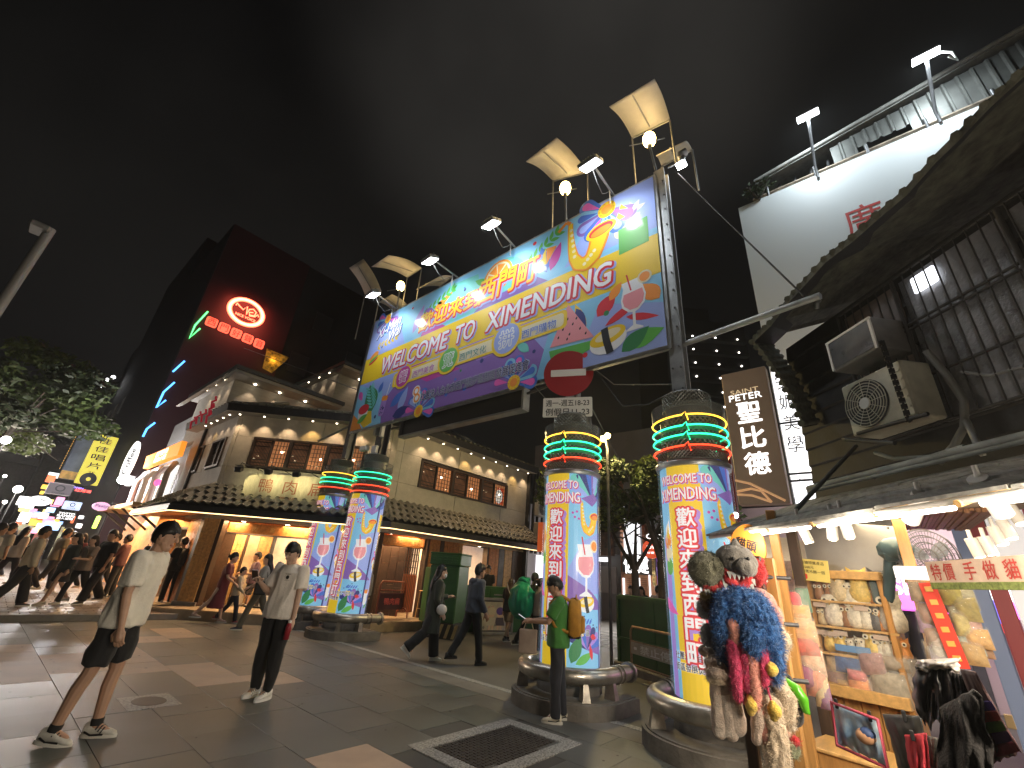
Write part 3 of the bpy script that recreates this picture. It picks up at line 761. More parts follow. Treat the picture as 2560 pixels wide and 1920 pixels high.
def flood(head,base,aim,label):
    t = thing('floodlight',label,'floodlight',head,0,'white floodlights along the banner top')
    h = Vector(head); bs = Vector(base) - h; d = (Vector(aim) - h).normalized()
    T = frame((0,0,0),d.cross(Vector((0,0,1))),zd=d)
    q = MB(); q.bbox((0,0,-.05),(.4,.29,.08),m_steel,T,.01)
    for i in range(6): q.box((-.14 + i * .056,0,-.11),(.012,.2,.05),m_steel,T)
    q.build('housing',t)
    q = MB(); q.box((0,0,-.004),(.36,.25,.008),m_led,T); q.build('led_panel',t)
    q = MB(); side = d.cross(Vector((0,0,1))).normalized(); back = -d * .07
    q.tube([side * .2 - d * .02,side * .2 + back * 2,-side * .2 + back * 2,-side * .2 - d * .02],.012,m_steel,5); q.build('bracket',t)
    q = MB(); q.cyl(back * 2,bs,.024,m_steel,7); q.cyl(bs * .78,bs * .8 + Vector((0,0,-.35)),.014,m_steel,5); q.build('arm',t)
    q = MB(); q.tube([back * 2,bs * .3 + Vector((0,.03,-.16)),bs * .55 + Vector((0,.05,-.25)),bs * .7 + Vector((0,.05,-.12)),bs * .8],.008,m_cableg,5); q.build('cable',t)
    lamp('SPOT',d * .03,95,COOL,.09,aim=d,parent=t,spot=130,blend=.7,name='flood_beam')
    return t
for i,(y,yb,lab) in enumerate(((2.91,2.93,'white floodlight on an arm nearest the tall right banner post'),(5.44,5.52,'white floodlight on an arm above the middle of the banner'),
                                  (7.53,7.5,'white floodlight left of the banner middle, over the orange sail frame'),(10.05,10.2,'white floodlight at the far left end of the banner'))):
    flood((4.98,y,8.58),(5.93,yb,8.66),(5.88,y - .05,6.6),lab)
def sail(name,a,b_,c,d_,label,sag=.12,lampat=None,lab2=None,power=0):
    """curved reflector sheet with corners a,b (outer edge) and c,d (inner edge)"""
    a,b_,c,d_ = map(Vector,(a,b_,c,d_)); ce = (a + b_ + c + d_) / 4
    t = thing(name,label,'reflector',ce,0,'curved reflector sails on the gate')
    n = (b_ - a).cross(d_ - a).normalized()
    if n.z < 0: n = -n
    q = MB(); N = 8; top,bot = [],[]
    for i in range(N + 1):
        u = i / N
        e = a.lerp(d_,u) - ce + n * sag * math.sin(PI * u) * 1.0; f = b_.lerp(c,u) - ce + n * sag * math.sin(PI * u)
        top.append((e,f))
    vs = [p for r in top for p in r] + [p + n * .02 for r in top for p in r]; M2 = 2 * (N + 1)
    fs = []
    for i in range(N):
        k = 2 * i; fs += [(k,k + 1,k + 3,k + 2),(M2 + k,M2 + k + 2,M2 + k + 3,M2 + k + 1),(k,k + 2,M2 + k + 2,M2 + k),(k + 1,M2 + k + 1,M2 + k + 3,k + 3)]
    fs += [(0,M2,M2 + 1,1),(2 * N,2 * N + 1,M2 + 2 * N + 1,M2 + 2 * N)]
    q.add(vs,fs,m_sail,smooth=True); q.build('sail_panel',t)
    q = MB()
    for p in (d_,c):
        q.cyl(p - ce,(p - ce) + Vector((.05,0,-(p.z - 8.75))),.02,m_steel,6)
    q.cyl(d_ - ce,c - ce,.018,m_steel,6); q.cyl(a.lerp(b_,.5) - ce + n * .03,c.lerp(d_,.5) - ce + n * .03,.015,m_steel,6)
    q.build('support_frame',t)
    return t
def hal(loc,label,base,power):
    t = thing('halogen_lamp',label,'lamp',loc,0,'yellow halogen lamps under the reflector sails')
    q = MB(); q.sphere((0,0,0),.125,m_hal,14,10,(1,1,1.4)); q.build('bulb',t)
    q = MB(); q.lathe([(.04,-.22),(.055,-.12),(.03,-.11)],m_steeld,n=10); q.cyl((0,0,-.2),Vector(base) - Vector(loc),.025,m_steel,6)
    q.cyl((-.25,.3,-.2),(.0,-.3,-.2),.012,m_steel,5); q.build('holder',t)
    lamp('POINT',(-.02,0,.02),power,(1,.7,.33),.12,parent=t,name='halogen_light')
Z3 = lambda x,y: (1300 + x / 3.318,150 + y / 3.318)
Z4 = lambda x,y: (840 + x / 5.53,600 + y / 5.53)
X = lambda f,x,y,xx: at_x(*f(x,y),xx)
sail('reflector_sail',X(Z3,740,390,5.15),X(Z3,1115,160,5.15),X(Z3,1245,500,6.0),X(Z3,930,650,6.0),'large lit reflector sail above the right end of the banner')
hal(X(Z3,1072,660,5.75),'large yellow lamp above the tall right banner post',(6.0,2.05,8.6),75)
sail('reflector_sail',X(Z3,50,845,5.15),X(Z3,305,645,5.15),X(Z3,560,930,6.0),X(Z3,275,1005,6.0),'lit reflector sail second from the right above the banner')
hal(X(Z3,376,1065,5.75),'yellow lamp under the second sail from the right',(5.95,4.1,8.6),75)
sail('reflector_sail',X(Z4,490,372,5.3),X(Z4,720,215,5.3),X(Z4,1185,390,6.2),X(Z4,985,520,6.2),'lit reflector sail above the left part of the banner')
hal(X(Z4,893,640,5.85),'yellow lamp above the left part of the banner',(5.95,10.3,8.6),75)
sail('reflector_sail',X(Z4,182,385,5.6),X(Z4,375,262,5.6),X(Z4,620,700,6.2),X(Z4,400,760,6.2),'grey leftmost reflector sail, standing steeply at the banner corner',.08)
sail('reflector_sail',X(Z4,600,860,6.3),X(Z4,770,755,6.3),X(Z4,985,900,6.9),X(Z4,800,1000,6.9),'small low sail behind the banner top, left end',.06)
sail('reflector_sail',X(Z4,1110,690,6.3),X(Z4,1380,540,6.3),X(Z4,1610,505,6.9),X(Z4,1440,640,6.9),'thin sail seen edge on behind the banner top',.06)
sail('reflector_sail',X(Z3,1130,800,6.2),X(Z3,1370,680,6.2),X(Z3,1428,745,6.8),X(Z3,1175,885,6.8),'small grey sail just right of the tall right post',.06)
# small spot beside the right post
t = thing('post_spotlight','small lit spot fixed to the top of the tall right banner post','spotlight',(6.0,1.6,8.75))
q = MB(); q.cyl((0,.25,.0),(0,0,.0),.018,m_steel,6); q.lathe([(.05,-.08),(.08,.06),(.06,.07)],m_steel,n=12); q.cyl((-.02,.02,.15),(.02,-.1,.2),.07,m_steel,12); q.build('housing',t)
q = MB(); q.box((-.03,.0,-.13),(.12,.16,.05),m_led); q.build('led_panel',t)
# dark display board behind the banner
t = thing('dark_display_board','long black unlit display board hanging below the banner between two pillars','display board',(6.25,7.2,4.8))
q = MB(); q.bbox((0,0,0),(.14,3.98,.42),m_black,bev=.01); q.build('panel',t)
q = MB(); q.box((-.03,0,-.235),(.2,4.1,.04),m_steel); q.box((-.03,0,.225),(.2,4.1,.03),m_steeld); q.box((-.03,-2.03,0),(.2,.05,.44),m_steel); q.box((-.03,2.03,0),(.2,.05,.44),m_steeld)
for i in range(8): q.cyl((-.05,-1.8 + i * .5,.24),(-.1,-1.8 + i * .5,.34),.012,m_steel,5)
q.build('frame',t)
q = MB(); q.cyl((0,2.6,.1),(0,2.0,.1),.03,m_steeld,6); q.cyl((0,-2.0,.12),(-.2,-3.1,.1),.03,m_steeld,6); q.build('carrying_bar',t)
# no entry sign, time plate
m_signred = mat('sign_red',(.30,.022,.024),.5); m_signw = mat('sign_white',(.7,.68,.64),.5); m_ink = mat('ink_black',(.015,.015,.015),.5)
t = thing('no_entry_sign','round red no entry sign with a white bar above a gate pillar','road sign',(5.75,3.84,4.85))
Ts = wallframe((0,0,0),(.42,-.9,0))
q = MB(); q.prism(circ(0,0,.44,n=40),.02,m_signred,Ts @ Matrix.Translation((0,0,-.02))); q.build('disc',t)
q = MB(); q.prism(rrect(0,0,.62,.13,.01),.006,m_signw,Ts @ Matrix.Translation((0,0,.001))); q.build('white_bar',t)
q = MB()
for s in (-1,1): q.box((.15,s * .1,-.2),(.05,.04,.9),m_steel)
q.build('bracket',t)
t = thing('time_plate','white plate with opening hours 18-23 and 11-23 under the no entry sign','sign',(5.74,3.84,4.2))
q = MB(); q.prism(rrect(0,0,.84,.35,.02),.012,m_signw,Ts @ Matrix.Translation((0,0,-.012))); q.build('plate',t)
q = MB(); text(q,'週一-週五18-23',0,.075,.74,.115,m_ink,.003,Ts,offset=.01); text(q,'例假日11-23',0,-.085,.74,.13,m_ink,.003,Ts,offset=.01); q.build('lettering',t)
# strut between right post and the shed, wires
def wire(name,label,pts,r,m,cat='cable',group=None,seg=10,sag=0):
    P = [Vector(p) for p in pts]; o0 = P[0].copy(); out = []
    for i in range(len(P) - 1):
        for k in range(seg):
            u = k / seg; p = P[i].lerp(P[i + 1],u); p.z -= sag * 4 * u * (1 - u); out.append(p - o0)
    out.append(P[-1] - o0)
    q = MB(); q.tube(out,r,m,5); o = q.build(name); o.location = o0
    tag(o,label,cat,group); return o
wire('steel_strut','steel tube strut running from the right gate post towards the dark shed',[(6.0,1.9,4.95),(5.3,.1,4.7)],.045,m_steel,'strut',seg=2)
wire('stay_wire','tight wire from the right post lamp down to the shed roof',[(6.05,1.7,8.55),at_d(2010,740,5.2)],.012,m_cable)
wire('stay_wire','thin stay wire from the left banner post up over the restaurant roof',[(6.05,11.5,6.3),at_d(610,870,26)],.015,m_cableg)
wire('steel_strut','short strut on the left banner post pointing at the restaurant windows',[(6.05,11.5,5.25),at_d(795,1103,13.8)],.035,m_steel,'strut',seg=2)
Q1 = lambda x,y: (860 + x / 2.37,400 + y / 2.37)
wire('power_cable','slack cable hanging between the two nearest gate pillars',[at_x(*Q1(1480,1235),6.0),at_x(*Q1(1650,1460),6.0),at_x(*Q1(1800,1450),6.0),at_x(*Q1(1950,1370),6.0)],.01,m_cable,seg=4)
wire('power_cable','upper slack cable from the banner foot to the right post',[at_x(*Q1(1480,1235),6.0),at_x(*Q1(1600,1330),6.0),at_x(*Q1(1960,1330),6.0)],.01,m_cableg,seg=4)
wire('power_cable','thin wire from the time plate up to the display board',[at_x(*Q1(1205,1425),6.0),at_x(*Q1(1120,1330),6.1)],.008,m_cableg,seg=2)
wire('power_cable','thin wire falling from the time plate into the tree',[at_x(*Q1(1455,1445),6.0),at_d(1600,1250,11)],.008,m_cableg,seg=2)
# camera box and cabinets on the pillar with two red rings
t = thing('camera_box','small white camera box on a bracket above the pillar with red rings','camera',at_x(400 + 1130 / 2.212,900 + 490 / 2.212,6.0))
q = MB(); q.bbox((0,0,0),(.12,.3,.13),m_signw,bev=.01); q.build('housing',t); q = MB(); q.tube([(0,-.1,-.06),(.05,-.2,-.25),(.15,-.3,-.35)],.012,m_cable,5); q.build('bracket',t)
t = thing('meter_box','pair of grey boxes strapped to the short dark post','box',(6.03,10.05,4.85))
q = MB(); q.bbox((0,.1,0),(.12,.12,.3),m_steel,bev=.01); q.bbox((0,-.17,-.05),(.1,.1,.35),m_signw,bev=.01); q.bbox((0,0,-.55),(.1,.2,.2),m_signw,bev=.01); q.build('box_body',t)
q = MB(); q.tube([(0,-.17,-.25),(.02,-.22,-.5),(.05,-.1,-.8)],.01,m_cable,5); q.build('cable',t)
# ------------------------------------------------------------------ duck restaurant on the corner
m_wall = mat('cream_cladding',(.50,.455,.36),.7,var=.1,vscale=3,bump=.6,bscale=14,stretch=(1,1,5))
m_wallg = mat('grey_cladding',(.36,.34,.30),.75,var=.12,vscale=3,bump=.6,bscale=14,stretch=(1,1,5))
m_tile = mat('glazed_roof_tile',(.145,.135,.1),.42,var=.3,vscale=4,bump=.15)
m_fascia = mat('fascia_dark',(.035,.033,.032),.45,var=.2)
m_wframe = mat('window_frame_brown',(.045,.03,.022),.5,var=.2)
m_wood = mat('oiled_wood',(.50,.21,.06),.42,var=.28,vscale=2.2,stretch=(6,6,.7),bump=.15,bscale=20)
m_wood2 = mat('pale_oiled_wood',(.58,.36,.14),.45,var=.25,vscale=2.2,stretch=(6,6,.7),bump=.15,bscale=20)
m_dkwood = mat('dark_stained_wood',(.06,.035,.022),.5,var=.3,vscale=3,stretch=(6,6,.7))
m_floor = mat('terrazzo_floor',(.42,.33,.22),.4,var=.15,vscale=6)
m_redwood = mat('red_brown_wood',(.24,.06,.025),.5,var=.3,vscale=3,stretch=(5,5,.8))
m_shoji = mat('lit_shoji',(.50,.20,.08),.6,emit=.55,var=.25,vscale=1.3)
m_shojid = mat('lit_shoji_dim',(.20,.085,.04),.6,emit=.5,var=.55,vscale=2.5)
m_dlight = mat('downlight_lens',(1,.9,.75),.3,emit=14,ecol=(1,.82,.6))
m_strip_l = mat('warm_led_strip',(1,.8,.5),.3,emit=3.2,ecol=(1,.68,.32))
m_glassi = mat('shop_glass',(.55,.42,.25),.08,emit=.22,var=.4,vscale=1.2)
m_lant = mat('paper_lantern',(1,.75,.4),.6,emit=3.0,ecol=(1,.66,.28))
FL = .22
RL,RC,RE = Vector((4.0,14.65,0)),Vector((7.45,11.2,0)),Vector((13.95,11.2,0))
LB = Vector((4.0,18.6,0))
rest_t = thing('duck_restaurant','two storey corner restaurant with cream walls, tiled roofs and a wooden signboard','restaurant',(7.45,11.2,0))
RT = Vector((7.45,11.2,0))
def rp(o):                       # parent keeping world placement
    o.parent = rest_t; o.matrix_parent_inverse = Matrix.Translation(-RT); return o
faces = [(LB,RL),(RL,RC),(RC,RE)]
TF = [wallframe(a,b_ - a) for a,b_ in faces]
LEN = [(b_ - a).length for a,b_ in faces]
# upper wall panels
panels = {0: [0,2.0,LEN[0]],1: [0,.12,2.6,4.7,LEN[1]],2: [0,.25,2.62,4.95,LEN[2]]}
wins = {0: [(2.35,3.55,3.9,4.8),(.35,1.5,3.9,4.8)],1: [(.65,3.98,3.9,4.8)],2: [(1.0,5.25,3.86,4.73)]}
for k in range(3):
    T = TF[k]; Z0,Z1 = 2.4,5.5
    cuts = panels[k]
    for i in range(len(cuts) - 1):
        for (za,zb) in ((Z0,3.87),(3.87,4.79),(4.79,Z1)):
            segs = [(cuts[i],cuts[i + 1])]
            if 3.8 < za < 4:
                for w in wins[k]:
                    ns = []
                    for a,b_ in segs:
                        if w[1] <= a or w[0] >= b_: ns.append((a,b_)); continue
                        if w[0] > a: ns.append((a,w[0]))
                        if w[1] < b_: ns.append((w[1],b_))
                    segs = ns
            for a,b_ in segs:
                if b_ - a < .02: continue
                q = MB(); q.bbox(((a + b_) / 2,(za + zb) / 2,-.06),(b_ - a - .012,zb - za - .006,.12),m_wallg if k == 0 else m_wall,bev=.005)
                rp(q.build('wall_panel',T=T))
    q = MB(); q.box((LEN[k] / 2,3.95,-.16),(LEN[k],3.1,.06),m_fascia)
    if k == 2:
        q.box((LEN[k] + .02,2.9,-.0),(.12,5.2,.3),m_fascia)
    rp(q.build('wall_core',T=T))
    # windows
    for (u0,u1,z0,z1) in wins[k]:
        nP = 2 if k == 0 else 6
        wf = MB(); W_,H_ = u1 - u0,z1 - z0; t_ = .06
        wf.box((0,H_ / 2 - t_ / 2,0),(W_,t_,.16),m_wframe); wf.box((0,-H_ / 2 + t_ / 2,0),(W_,t_,.16),m_wframe)
        for s in (-1,1): wf.box((s * (W_ / 2 - t_ / 2),0,0),(t_,H_ - 2 * t_,.16),m_wframe)
        for i in range(1,nP):
            wf.box((-W_ / 2 + i * W_ / nP,0,.01 if i % 2 == 0 else -.01),(.1 if i % 2 == 0 else .05,H_ - 2 * t_,.14 if i % 2 == 0 else .09),m_wframe)
        Tw = T @ Matrix.Translation(((u0 + u1) / 2,(z0 + z1) / 2,-.03))
        fo = rp(wf.build('window',T=Tw))
        for i in range(nP):
            cx = -W_ / 2 + (i + .5) * W_ / nP; pw = W_ / nP - .1; ph = H_ - 2 * t_ - .02
            lit_ = (i % 2 == 1) and k > 0
            q = MB(); q.box((cx,0,-.05),(pw + .04,ph + .02,.01),m_fascia if k == 0 else (m_shoji if lit_ else m_shojid))
            o = q.build('pane',fo)
            q = MB()
            if lit_ or k == 0:
                nx,ny = 5,6
                for j in range(1,nx): q.box((cx - pw / 2 + pw * j / nx,0,-.025),(.014,ph,.014),m_wframe)
                for j in range(1,ny): q.box((cx,-ph / 2 + ph * j / ny,-.024),(pw,.014,.012),m_wframe)
            else:
                for j in range(0,12): q.box((cx - pw / 2 + pw * j / 11,0,-.025),(.02,ph,.014),m_wframe)
                for yy in (.33,.2,-.2,-.3): q.box((cx,yy,-.024),(pw,.03,.012),m_wframe)
                q.box((cx,0,-.028),(pw,.012,.01),m_wframe)
            q.build('lattice',fo)
            if k > 0 and i % 2 == 1:
                q = MB(); q.sphere((cx + rnd.uniform(-.15,.15),rnd.uniform(-.05,.1),-.035),.03,m_dlight,8,6); q.build('lamp',fo)
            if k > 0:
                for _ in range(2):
                    q = MB(); q.box((cx + rnd.uniform(-.2,.2),rnd.uniform(-.3,.3),-.04),(.05,.014,.008),mat('painted_lamp_reflection',(1,.8,.5),emit=2.5)); q.build('lamp',fo)  # glowing strips painted on the panes as lamp reflections, not lamps
        if k == 2:   # red poster with white face roundel in the last pane
            q = MB(); q.box((W_ / 2 - .28,-.02,-.041),(.36,.6,.006),mat('poster_red',(.6,.07,.02),emit=.5)); q.prism(circ(W_ / 2 - .36,-.05,.2,.26),.004,mat('poster_white',(.8,.75,.68),emit=.5),Matrix.Translation((0,0,-.038)))
            q.prism(circ(W_ / 2 - .3,-.03,.04),.003,m_black,Matrix.Translation((0,0,-.033))); q.build('poster',fo)
# mitred roofs ---------------------------------------------------------------
def offset_pts(off):
    """outer corner points of the three faces pushed outwards by off"""
    s = math.tan(math.radians(22.5)) * off
    d0,d1,d2 = Vector((0,-1,0)),Vector((.7071,-.7071,0)),Vector((1,0,0))
    n0,n1,n2 = Vector((-1,0,0)),Vector((-.7071,-.7071,0)),Vector((0,-1,0))
    return [LB + n0 * off,RL + n0 * off + d0 * s,RC + n1 * off + d1 * s,RE + n2 * off + Vector((min(.3,off * .3),0,0))]
def skirt(off0,z0,off1,z1,m,name,T=None):
    a,b_ = offset_pts(off0),offset_pts(off1); q = MB()
    for i in range(3): q.quad((*a[i].xy,z0),(*a[i + 1].xy,z0),(*b_[i + 1].xy,z1),(*b_[i].xy,z1),m)
    return q
# lower canopy roof: bed, fascia, soffit
q = skirt(.0,3.27,.98,2.62,m_fascia,''); rp(q.build('roof_deck'))
q = skirt(.98,2.62,1.0,2.46,m_fascia,''); rp(q.build('fascia'))
q = skirt(.97,2.455,.0,2.5,m_wood,''); rp(q.build('soffit'))
q = MB(); a = offset_pts(.95)
for i in range(3): q.tube([(*a[i].xy,2.45),(*a[i + 1].xy,2.45)],.014,m_strip_l,6)
rp(q.build('led_strip'))
q = MB(); a = offset_pts(.02)
for i in range(3): q.box(((a[i].x + a[i + 1].x) / 2,(a[i].y + a[i + 1].y) / 2,3.29),((a[i + 1] - a[i]).length,.1,.07),m_tile,rz=math.atan2(a[i + 1].y - a[i].y,a[i + 1].x - a[i].x))
rp(q.build('roof_flashing'))
def tile_mesh(w,l,m):
    q = MB(); n = 7; v = []
    for r,(yy,zz) in enumerate(((0,.0),(l,.0),(0,-.03))):
        for i in range(n):
            u = i / (n - 1); v.append(((u - .5) * w,yy,.034 * math.cos(2 * PI * (u - .28)) + zz + (.028 if r != 1 else 0)))
    f = [(i,i + 1,n + i + 1,n + i) for i in range(n - 1)] + [(2 * n + i,2 * n + i + 1,i + 1,i) for i in range(n - 1)]
    q.add(v,f,m,None,False); return q.mesh('roof_tile')
ROWS = 4
pitch = math.atan2(.65,.98); slope_len = math.hypot(.65,.98)
tl = slope_len / ROWS
tm = tile_mesh(.25,tl * 1.06,m_tile)
for k in range(3):
    T = TF[k]; L = LEN[k]; s = math.tan(math.radians(22.5))
    for r in range(ROWS):
        off = .98 * (1 - r / ROWS); zz = 2.62 + .65 * r / ROWS + .03
        e0 = s * off if k > 0 else 0; e1 = s * off if k < 2 else .1
        n = int((L + e0 + e1) / .25)
        if k == 0: n = int((2.6 + e1) / .25)
        for i in range(n + 1):
            u = -e0 + (i + .5) * (L + e0 + e1) / (n + 1) if k else L + e1 - (i + .5) * .25
            # local tile axes: x along wall, y up the slope
            Tt = T @ Matrix.Translation((u,zz + .045,off + .02)) @ Matrix.Rotation(-(PI / 2 - pitch),4,'X') 
            o = obj('roof_tile',tm); o.matrix_world = Tt; rp(o)
for i in (1,2):
    q = MB(); a,b_ = offset_pts(1.0)[i],offset_pts(0)[i]
    q.tube([(*a.xy,2.69),(*((a + b_) / 2).xy,3.0),(*b_.xy,3.34)],.06,m_tile,8); rp(q.build('hip_ridge'))
# round end tile boss at the right end
q = MB(); e = offset_pts(.98)[3]; q.cyl((e.x - .02,e.y + .1,2.78),(e.x + .06,e.y + .1,2.78),.2,m_fascia,20); q.tube([(e.x + .07,e.y + .1 + .19 * math.cos(a),2.78 + .19 * math.sin(a)) for a in [i * .33 for i in range(19)]],.02,m_wallg,6,closed=True)
rp(q.build('round_end_tile'))
# upper eave: soffit at 5.42, fascia, tile slope
q = skirt(.0,5.44,.42,5.44,m_wallg,''); rp(q.build('upper_soffit'))
q = skirt(.42,5.43,.45,5.66,m_fascia,''); rp(q.build('upper_fascia'))
q = skirt(.45,5.66,-1.3,6.25,m_tile,'')
for k in range(3):
    T = TF[k]
    for i in range(int(LEN[k] / .25) + 2): q.tube([T @ Vector((i * .25 - .1,5.68,.43)),T @ Vector((i * .25 - .1,6.27,-1.3))],.05,m_tile,5)
rp(q.build('upper_roof')); 
# downlights of the upper soffit
k_us = {0: [3.85 - .55 * i for i in range(5)],1: [.68 + .72 * i - .55 for i in range(7)],2: [.95 + .655 * i for i in range(9)]}
for k,us in k_us.items():
    for i,u in enumerate(us):
        p = TF[k] @ Vector((u,5.40,.24))
        q = MB(); q.lathe([(.05,.02),(.05,-.005),(.03,-.012)],m_signw,n=12); q.sphere((0,0,-.012),.028,m_dlight,8,6,(1,1,.6))
        o = rp(q.build('downlight')); o.location = p
        lamp('SPOT',p + Vector((0,0,-.05)),16 if k else 9,(1,.7,.45) if i % 4 != 3 else (1,.6,.2),.02,aim=p + (TF[k].to_3x3() @ Vector((0,-1,-.16))),spot=85,blend=.6)
# left end: gutter pipe, blank grey extension
q = MB(); q.cyl((3.96,17.6,.2),(3.96,17.6,5.5),.05,m_fascia,8); q.box((3.99,18.1,4.0),(.1,.95,3.1),m_wallg); rp(q.build('rainwater_pipe'))
# third storey and roof turret
def storey(name,x0,x1,y,z0,z1,zs,lamps,label):
    q = MB(); q.bbox(((x0 + x1) / 2,y + 2.0,(z0 + z1) / 2),(x1 - x0,4.0,z1 - z0),m_wallg); w = rp(q.build(name))
    q = MB(); n = 8; pts = []
    for i in range(n + 1):
        t = i / n; pts.append((t,1 - (1 - t) ** 2))
    q.box(((x0 + x1) / 2,y + 1.8,z1 + .06),(x1 - x0 + .5,5.2,.12),m_wallg); q.box(((x0 + x1) / 2,y + 1.8,z1 + .19),(x1 - x0 + .6,5.4,.14),m_fascia)
    for i in range(n):      # curved barge end on the street side
        a0,a1 = PI / 2 * i / n,PI / 2 * (i + 1) / n
        q.quad((x0 - .25 - .35 * (1 - math.cos(a0)),y - .8,z1 + .12 - .55 * math.sin(a0) * .9),(x0 - .25 - .35 * (1 - math.cos(a1)),y - .8,z1 + .12 - .55 * math.sin(a1) * .9),
               (x0 - .25 - .35 * (1 - math.cos(a1)),y + 4.4,z1 + .12 - .55 * math.sin(a1) * .9),(x0 - .25 - .35 * (1 - math.cos(a0)),y + 4.4,z1 + .12 - .55 * math.sin(a0) * .9),m_wallg)
    rp(q.build('eave_slab'))
    for (lx,ly) in lamps:
        q = MB(); q.sphere((0,0,0),.05,m_dlight,8,6,(1,1,.6)); o = rp(q.build('downlight')); o.location = (lx,ly,z1 - .02)
        lamp('SPOT',(lx,ly,z1 - .06),12,(1,.72,.48),.02,aim=(lx + (.2 if lx < x0 else 0),ly + (.22 if ly < y else 0),z1 - 1.5),spot=80,blend=.6)
storey('third_storey_wall',4.1,7.6,17.0,5.3,7.25,7.2,[(4.72,16.75),(5.6,16.75),(6.6,16.75),(3.85,17.3),(3.85,18.2),(3.85,19.2)],'')
storey('roof_turret_wall',7.75,10.4,17.0,5.3,9.0,9.0,[(8.6,16.75),(9.6,16.75),(7.5,17.3),(7.5,18.2),(7.5,19.2)],'')
# red fabric dragon bits of a roof sign at the left corner
m_rn = mat('dim_red_neon',(.45,.02,.04),.5,emit=.3)
q = MB()
for i,(px,py) in enumerate(((478,1058),(492,1045),(505,1040),(517,1043),(524,1025),(530,1008))):
    p = at_x(px,py,3.2); q.tube([p + Vector((0,-.15,-.2)),p + Vector((0,.06,.05)),p + Vector((.05,-.1,.1)),p + Vector((0,-.12,.2))],.03,m_rn,6)
o = rp(q.build('red_roof_lettering'))
# signboard with three gooseneck lamps
m_board = mat('carved_board',(.50,.43,.28),.6,var=.2,vscale=3,stretch=(1,4,1),bump=.5,bscale=12)
m_vermil = mat('vermilion_paint',(.33,.09,.035),.6)
T = TF[1] @ Matrix.Translation((0,0,.45))
out = []
for i in range(44):
    a = 2 * PI * i / 44; c,s = math.cos(a),math.sin(a)
    out.append((2.75 + 1.72 * math.copysign(abs(c) ** .35,c) + .02 * math.sin(i * 2.3),3.3 + .37 * math.copysign(abs(s) ** .5,s) + .02 * math.sin(i * 3.1)))
q = MB(); q.prism(out,.07,m_board,T); sb = rp(q.build('signboard'))
q = MB()
for ch,u,w in (('鴨',1.62,.38),('肉',2.28,.36),('扁',3.0,.42)): text(q,ch,u,3.34,w,.38,m_vermil,.074,T,offset=.0)
text(q,'鴨肉扁',2.3,3.04,.5,.06,m_vermil,.074,T)
o = q.build('painted_lettering'); o.parent = sb; o.matrix_parent_inverse = (Matrix.Translation(RT) @ Matrix.Translation(-RT)); o.parent = sb
for (u) in (1.02,1.8,2.55):
    q = MB(); P0 = TF[1] @ Vector((u + .35,3.72,0)); P1 = TF[1] @ Vector((u,3.82,.95)); P2 = TF[1] @ Vector((u,3.74,.98))
    q.tube([P0,P0.lerp(P1,.5) + Vector((0,0,.02)),P1,P2],.012,m_fascia,6)
    Tl = TF[1] @ Matrix.Translation((u,3.64,1.0)) @ Matrix.Rotation(.5,4,'X'); q.bbox((0,0,0),(.17,.14,.16),m_fascia,Tl,.01); q.box((0,.1,0),(.2,.015,.02),m_fascia,Tl)
    rp(q.build('sign_lamp'))
    pl_ = TF[1] @ Vector((u,3.57,.96)); lamp('SPOT',pl_,17,(1,.9,.5),.05,aim=TF[1] @ Vector((u + .25,3.45,.1)),spot=120,blend=.9)
# ground floor -------------------------------------------------------------
q = MB()
a = offset_pts(.72); poly = [tuple(p.xy) for p in a] + [(13.95,19),(4.0,19)]
q.prism(poly,FL - .02,m_floor); rp(q.build('floor_slab'))
q = MB()
a = offset_pts(.7)
for k in range(3):
    n = int((a[k + 1] - a[k]).length / .6)
    for i in range(n):
        for j in range(4):
            c = a[k].lerp(a[k + 1],(i + .5) / n) - (TF[k].to_3x3() @ Vector((0,0,1))) * (.3 + j * .6)
            q.bbox((c.x,c.y,FL - .012),(.59,.59,.03),m_floor,rz=math.atan2(a[k + 1].y - a[k].y,a[k + 1].x - a[k].x),bev=.004)
o = rp(q.build('floor_tiles')); o['kind'] = 'stuff'
def colm(T,u0,u1,z0,z1,zc,d,m,planks=0,name='column'):
    q = MB()
    if planks:
        n = planks; w = (u1 - u0) / n
        for i in range(n):
            zz = z0
            while zz < z1 - .05:
                h = min(rnd.uniform(.5,.9),z1 - zz); q.bbox((u0 + (i + .5) * w,zz + h / 2,zc + rnd.uniform(0,.006)),(w - .006,h - .006,d),m,bev=.004); zz += h
    else: q.bbox(((u0 + u1) / 2,(z0 + z1) / 2,zc),(u1 - u0,z1 - z0,d),m,bev=.006)
    return rp(q.build(name,T=T))
T1,T2,T0 = TF[1],TF[2],TF[0]
# corner column at L: plank panel with dark reveals on a pale plinth
colm(T1,-.0,.42,FL + .1,2.48,-.2,.3,m_wood2,4,'plank_column'); colm(T1,.42,.52,FL,2.48,-.2,.26,m_dkwood,0,'dark_jamb'); colm(T1,-.1,.5,FL,FL + .1,-.2,.36,m_kerb,0,'column_plinth')
colm(T0,LEN[0] - .35,LEN[0] - .05,FL,2.48,-.15,.2,m_steeld,0,'dark_jamb'); colm(T0,LEN[0] - 1.5,LEN[0] - .5,FL,2.48,-.2,.2,m_wood,4,'plank_column'); colm(T0,LEN[0] - 3.9,LEN[0] - 3.0,FL,2.48,-.2,.2,m_wood,3,'plank_column')
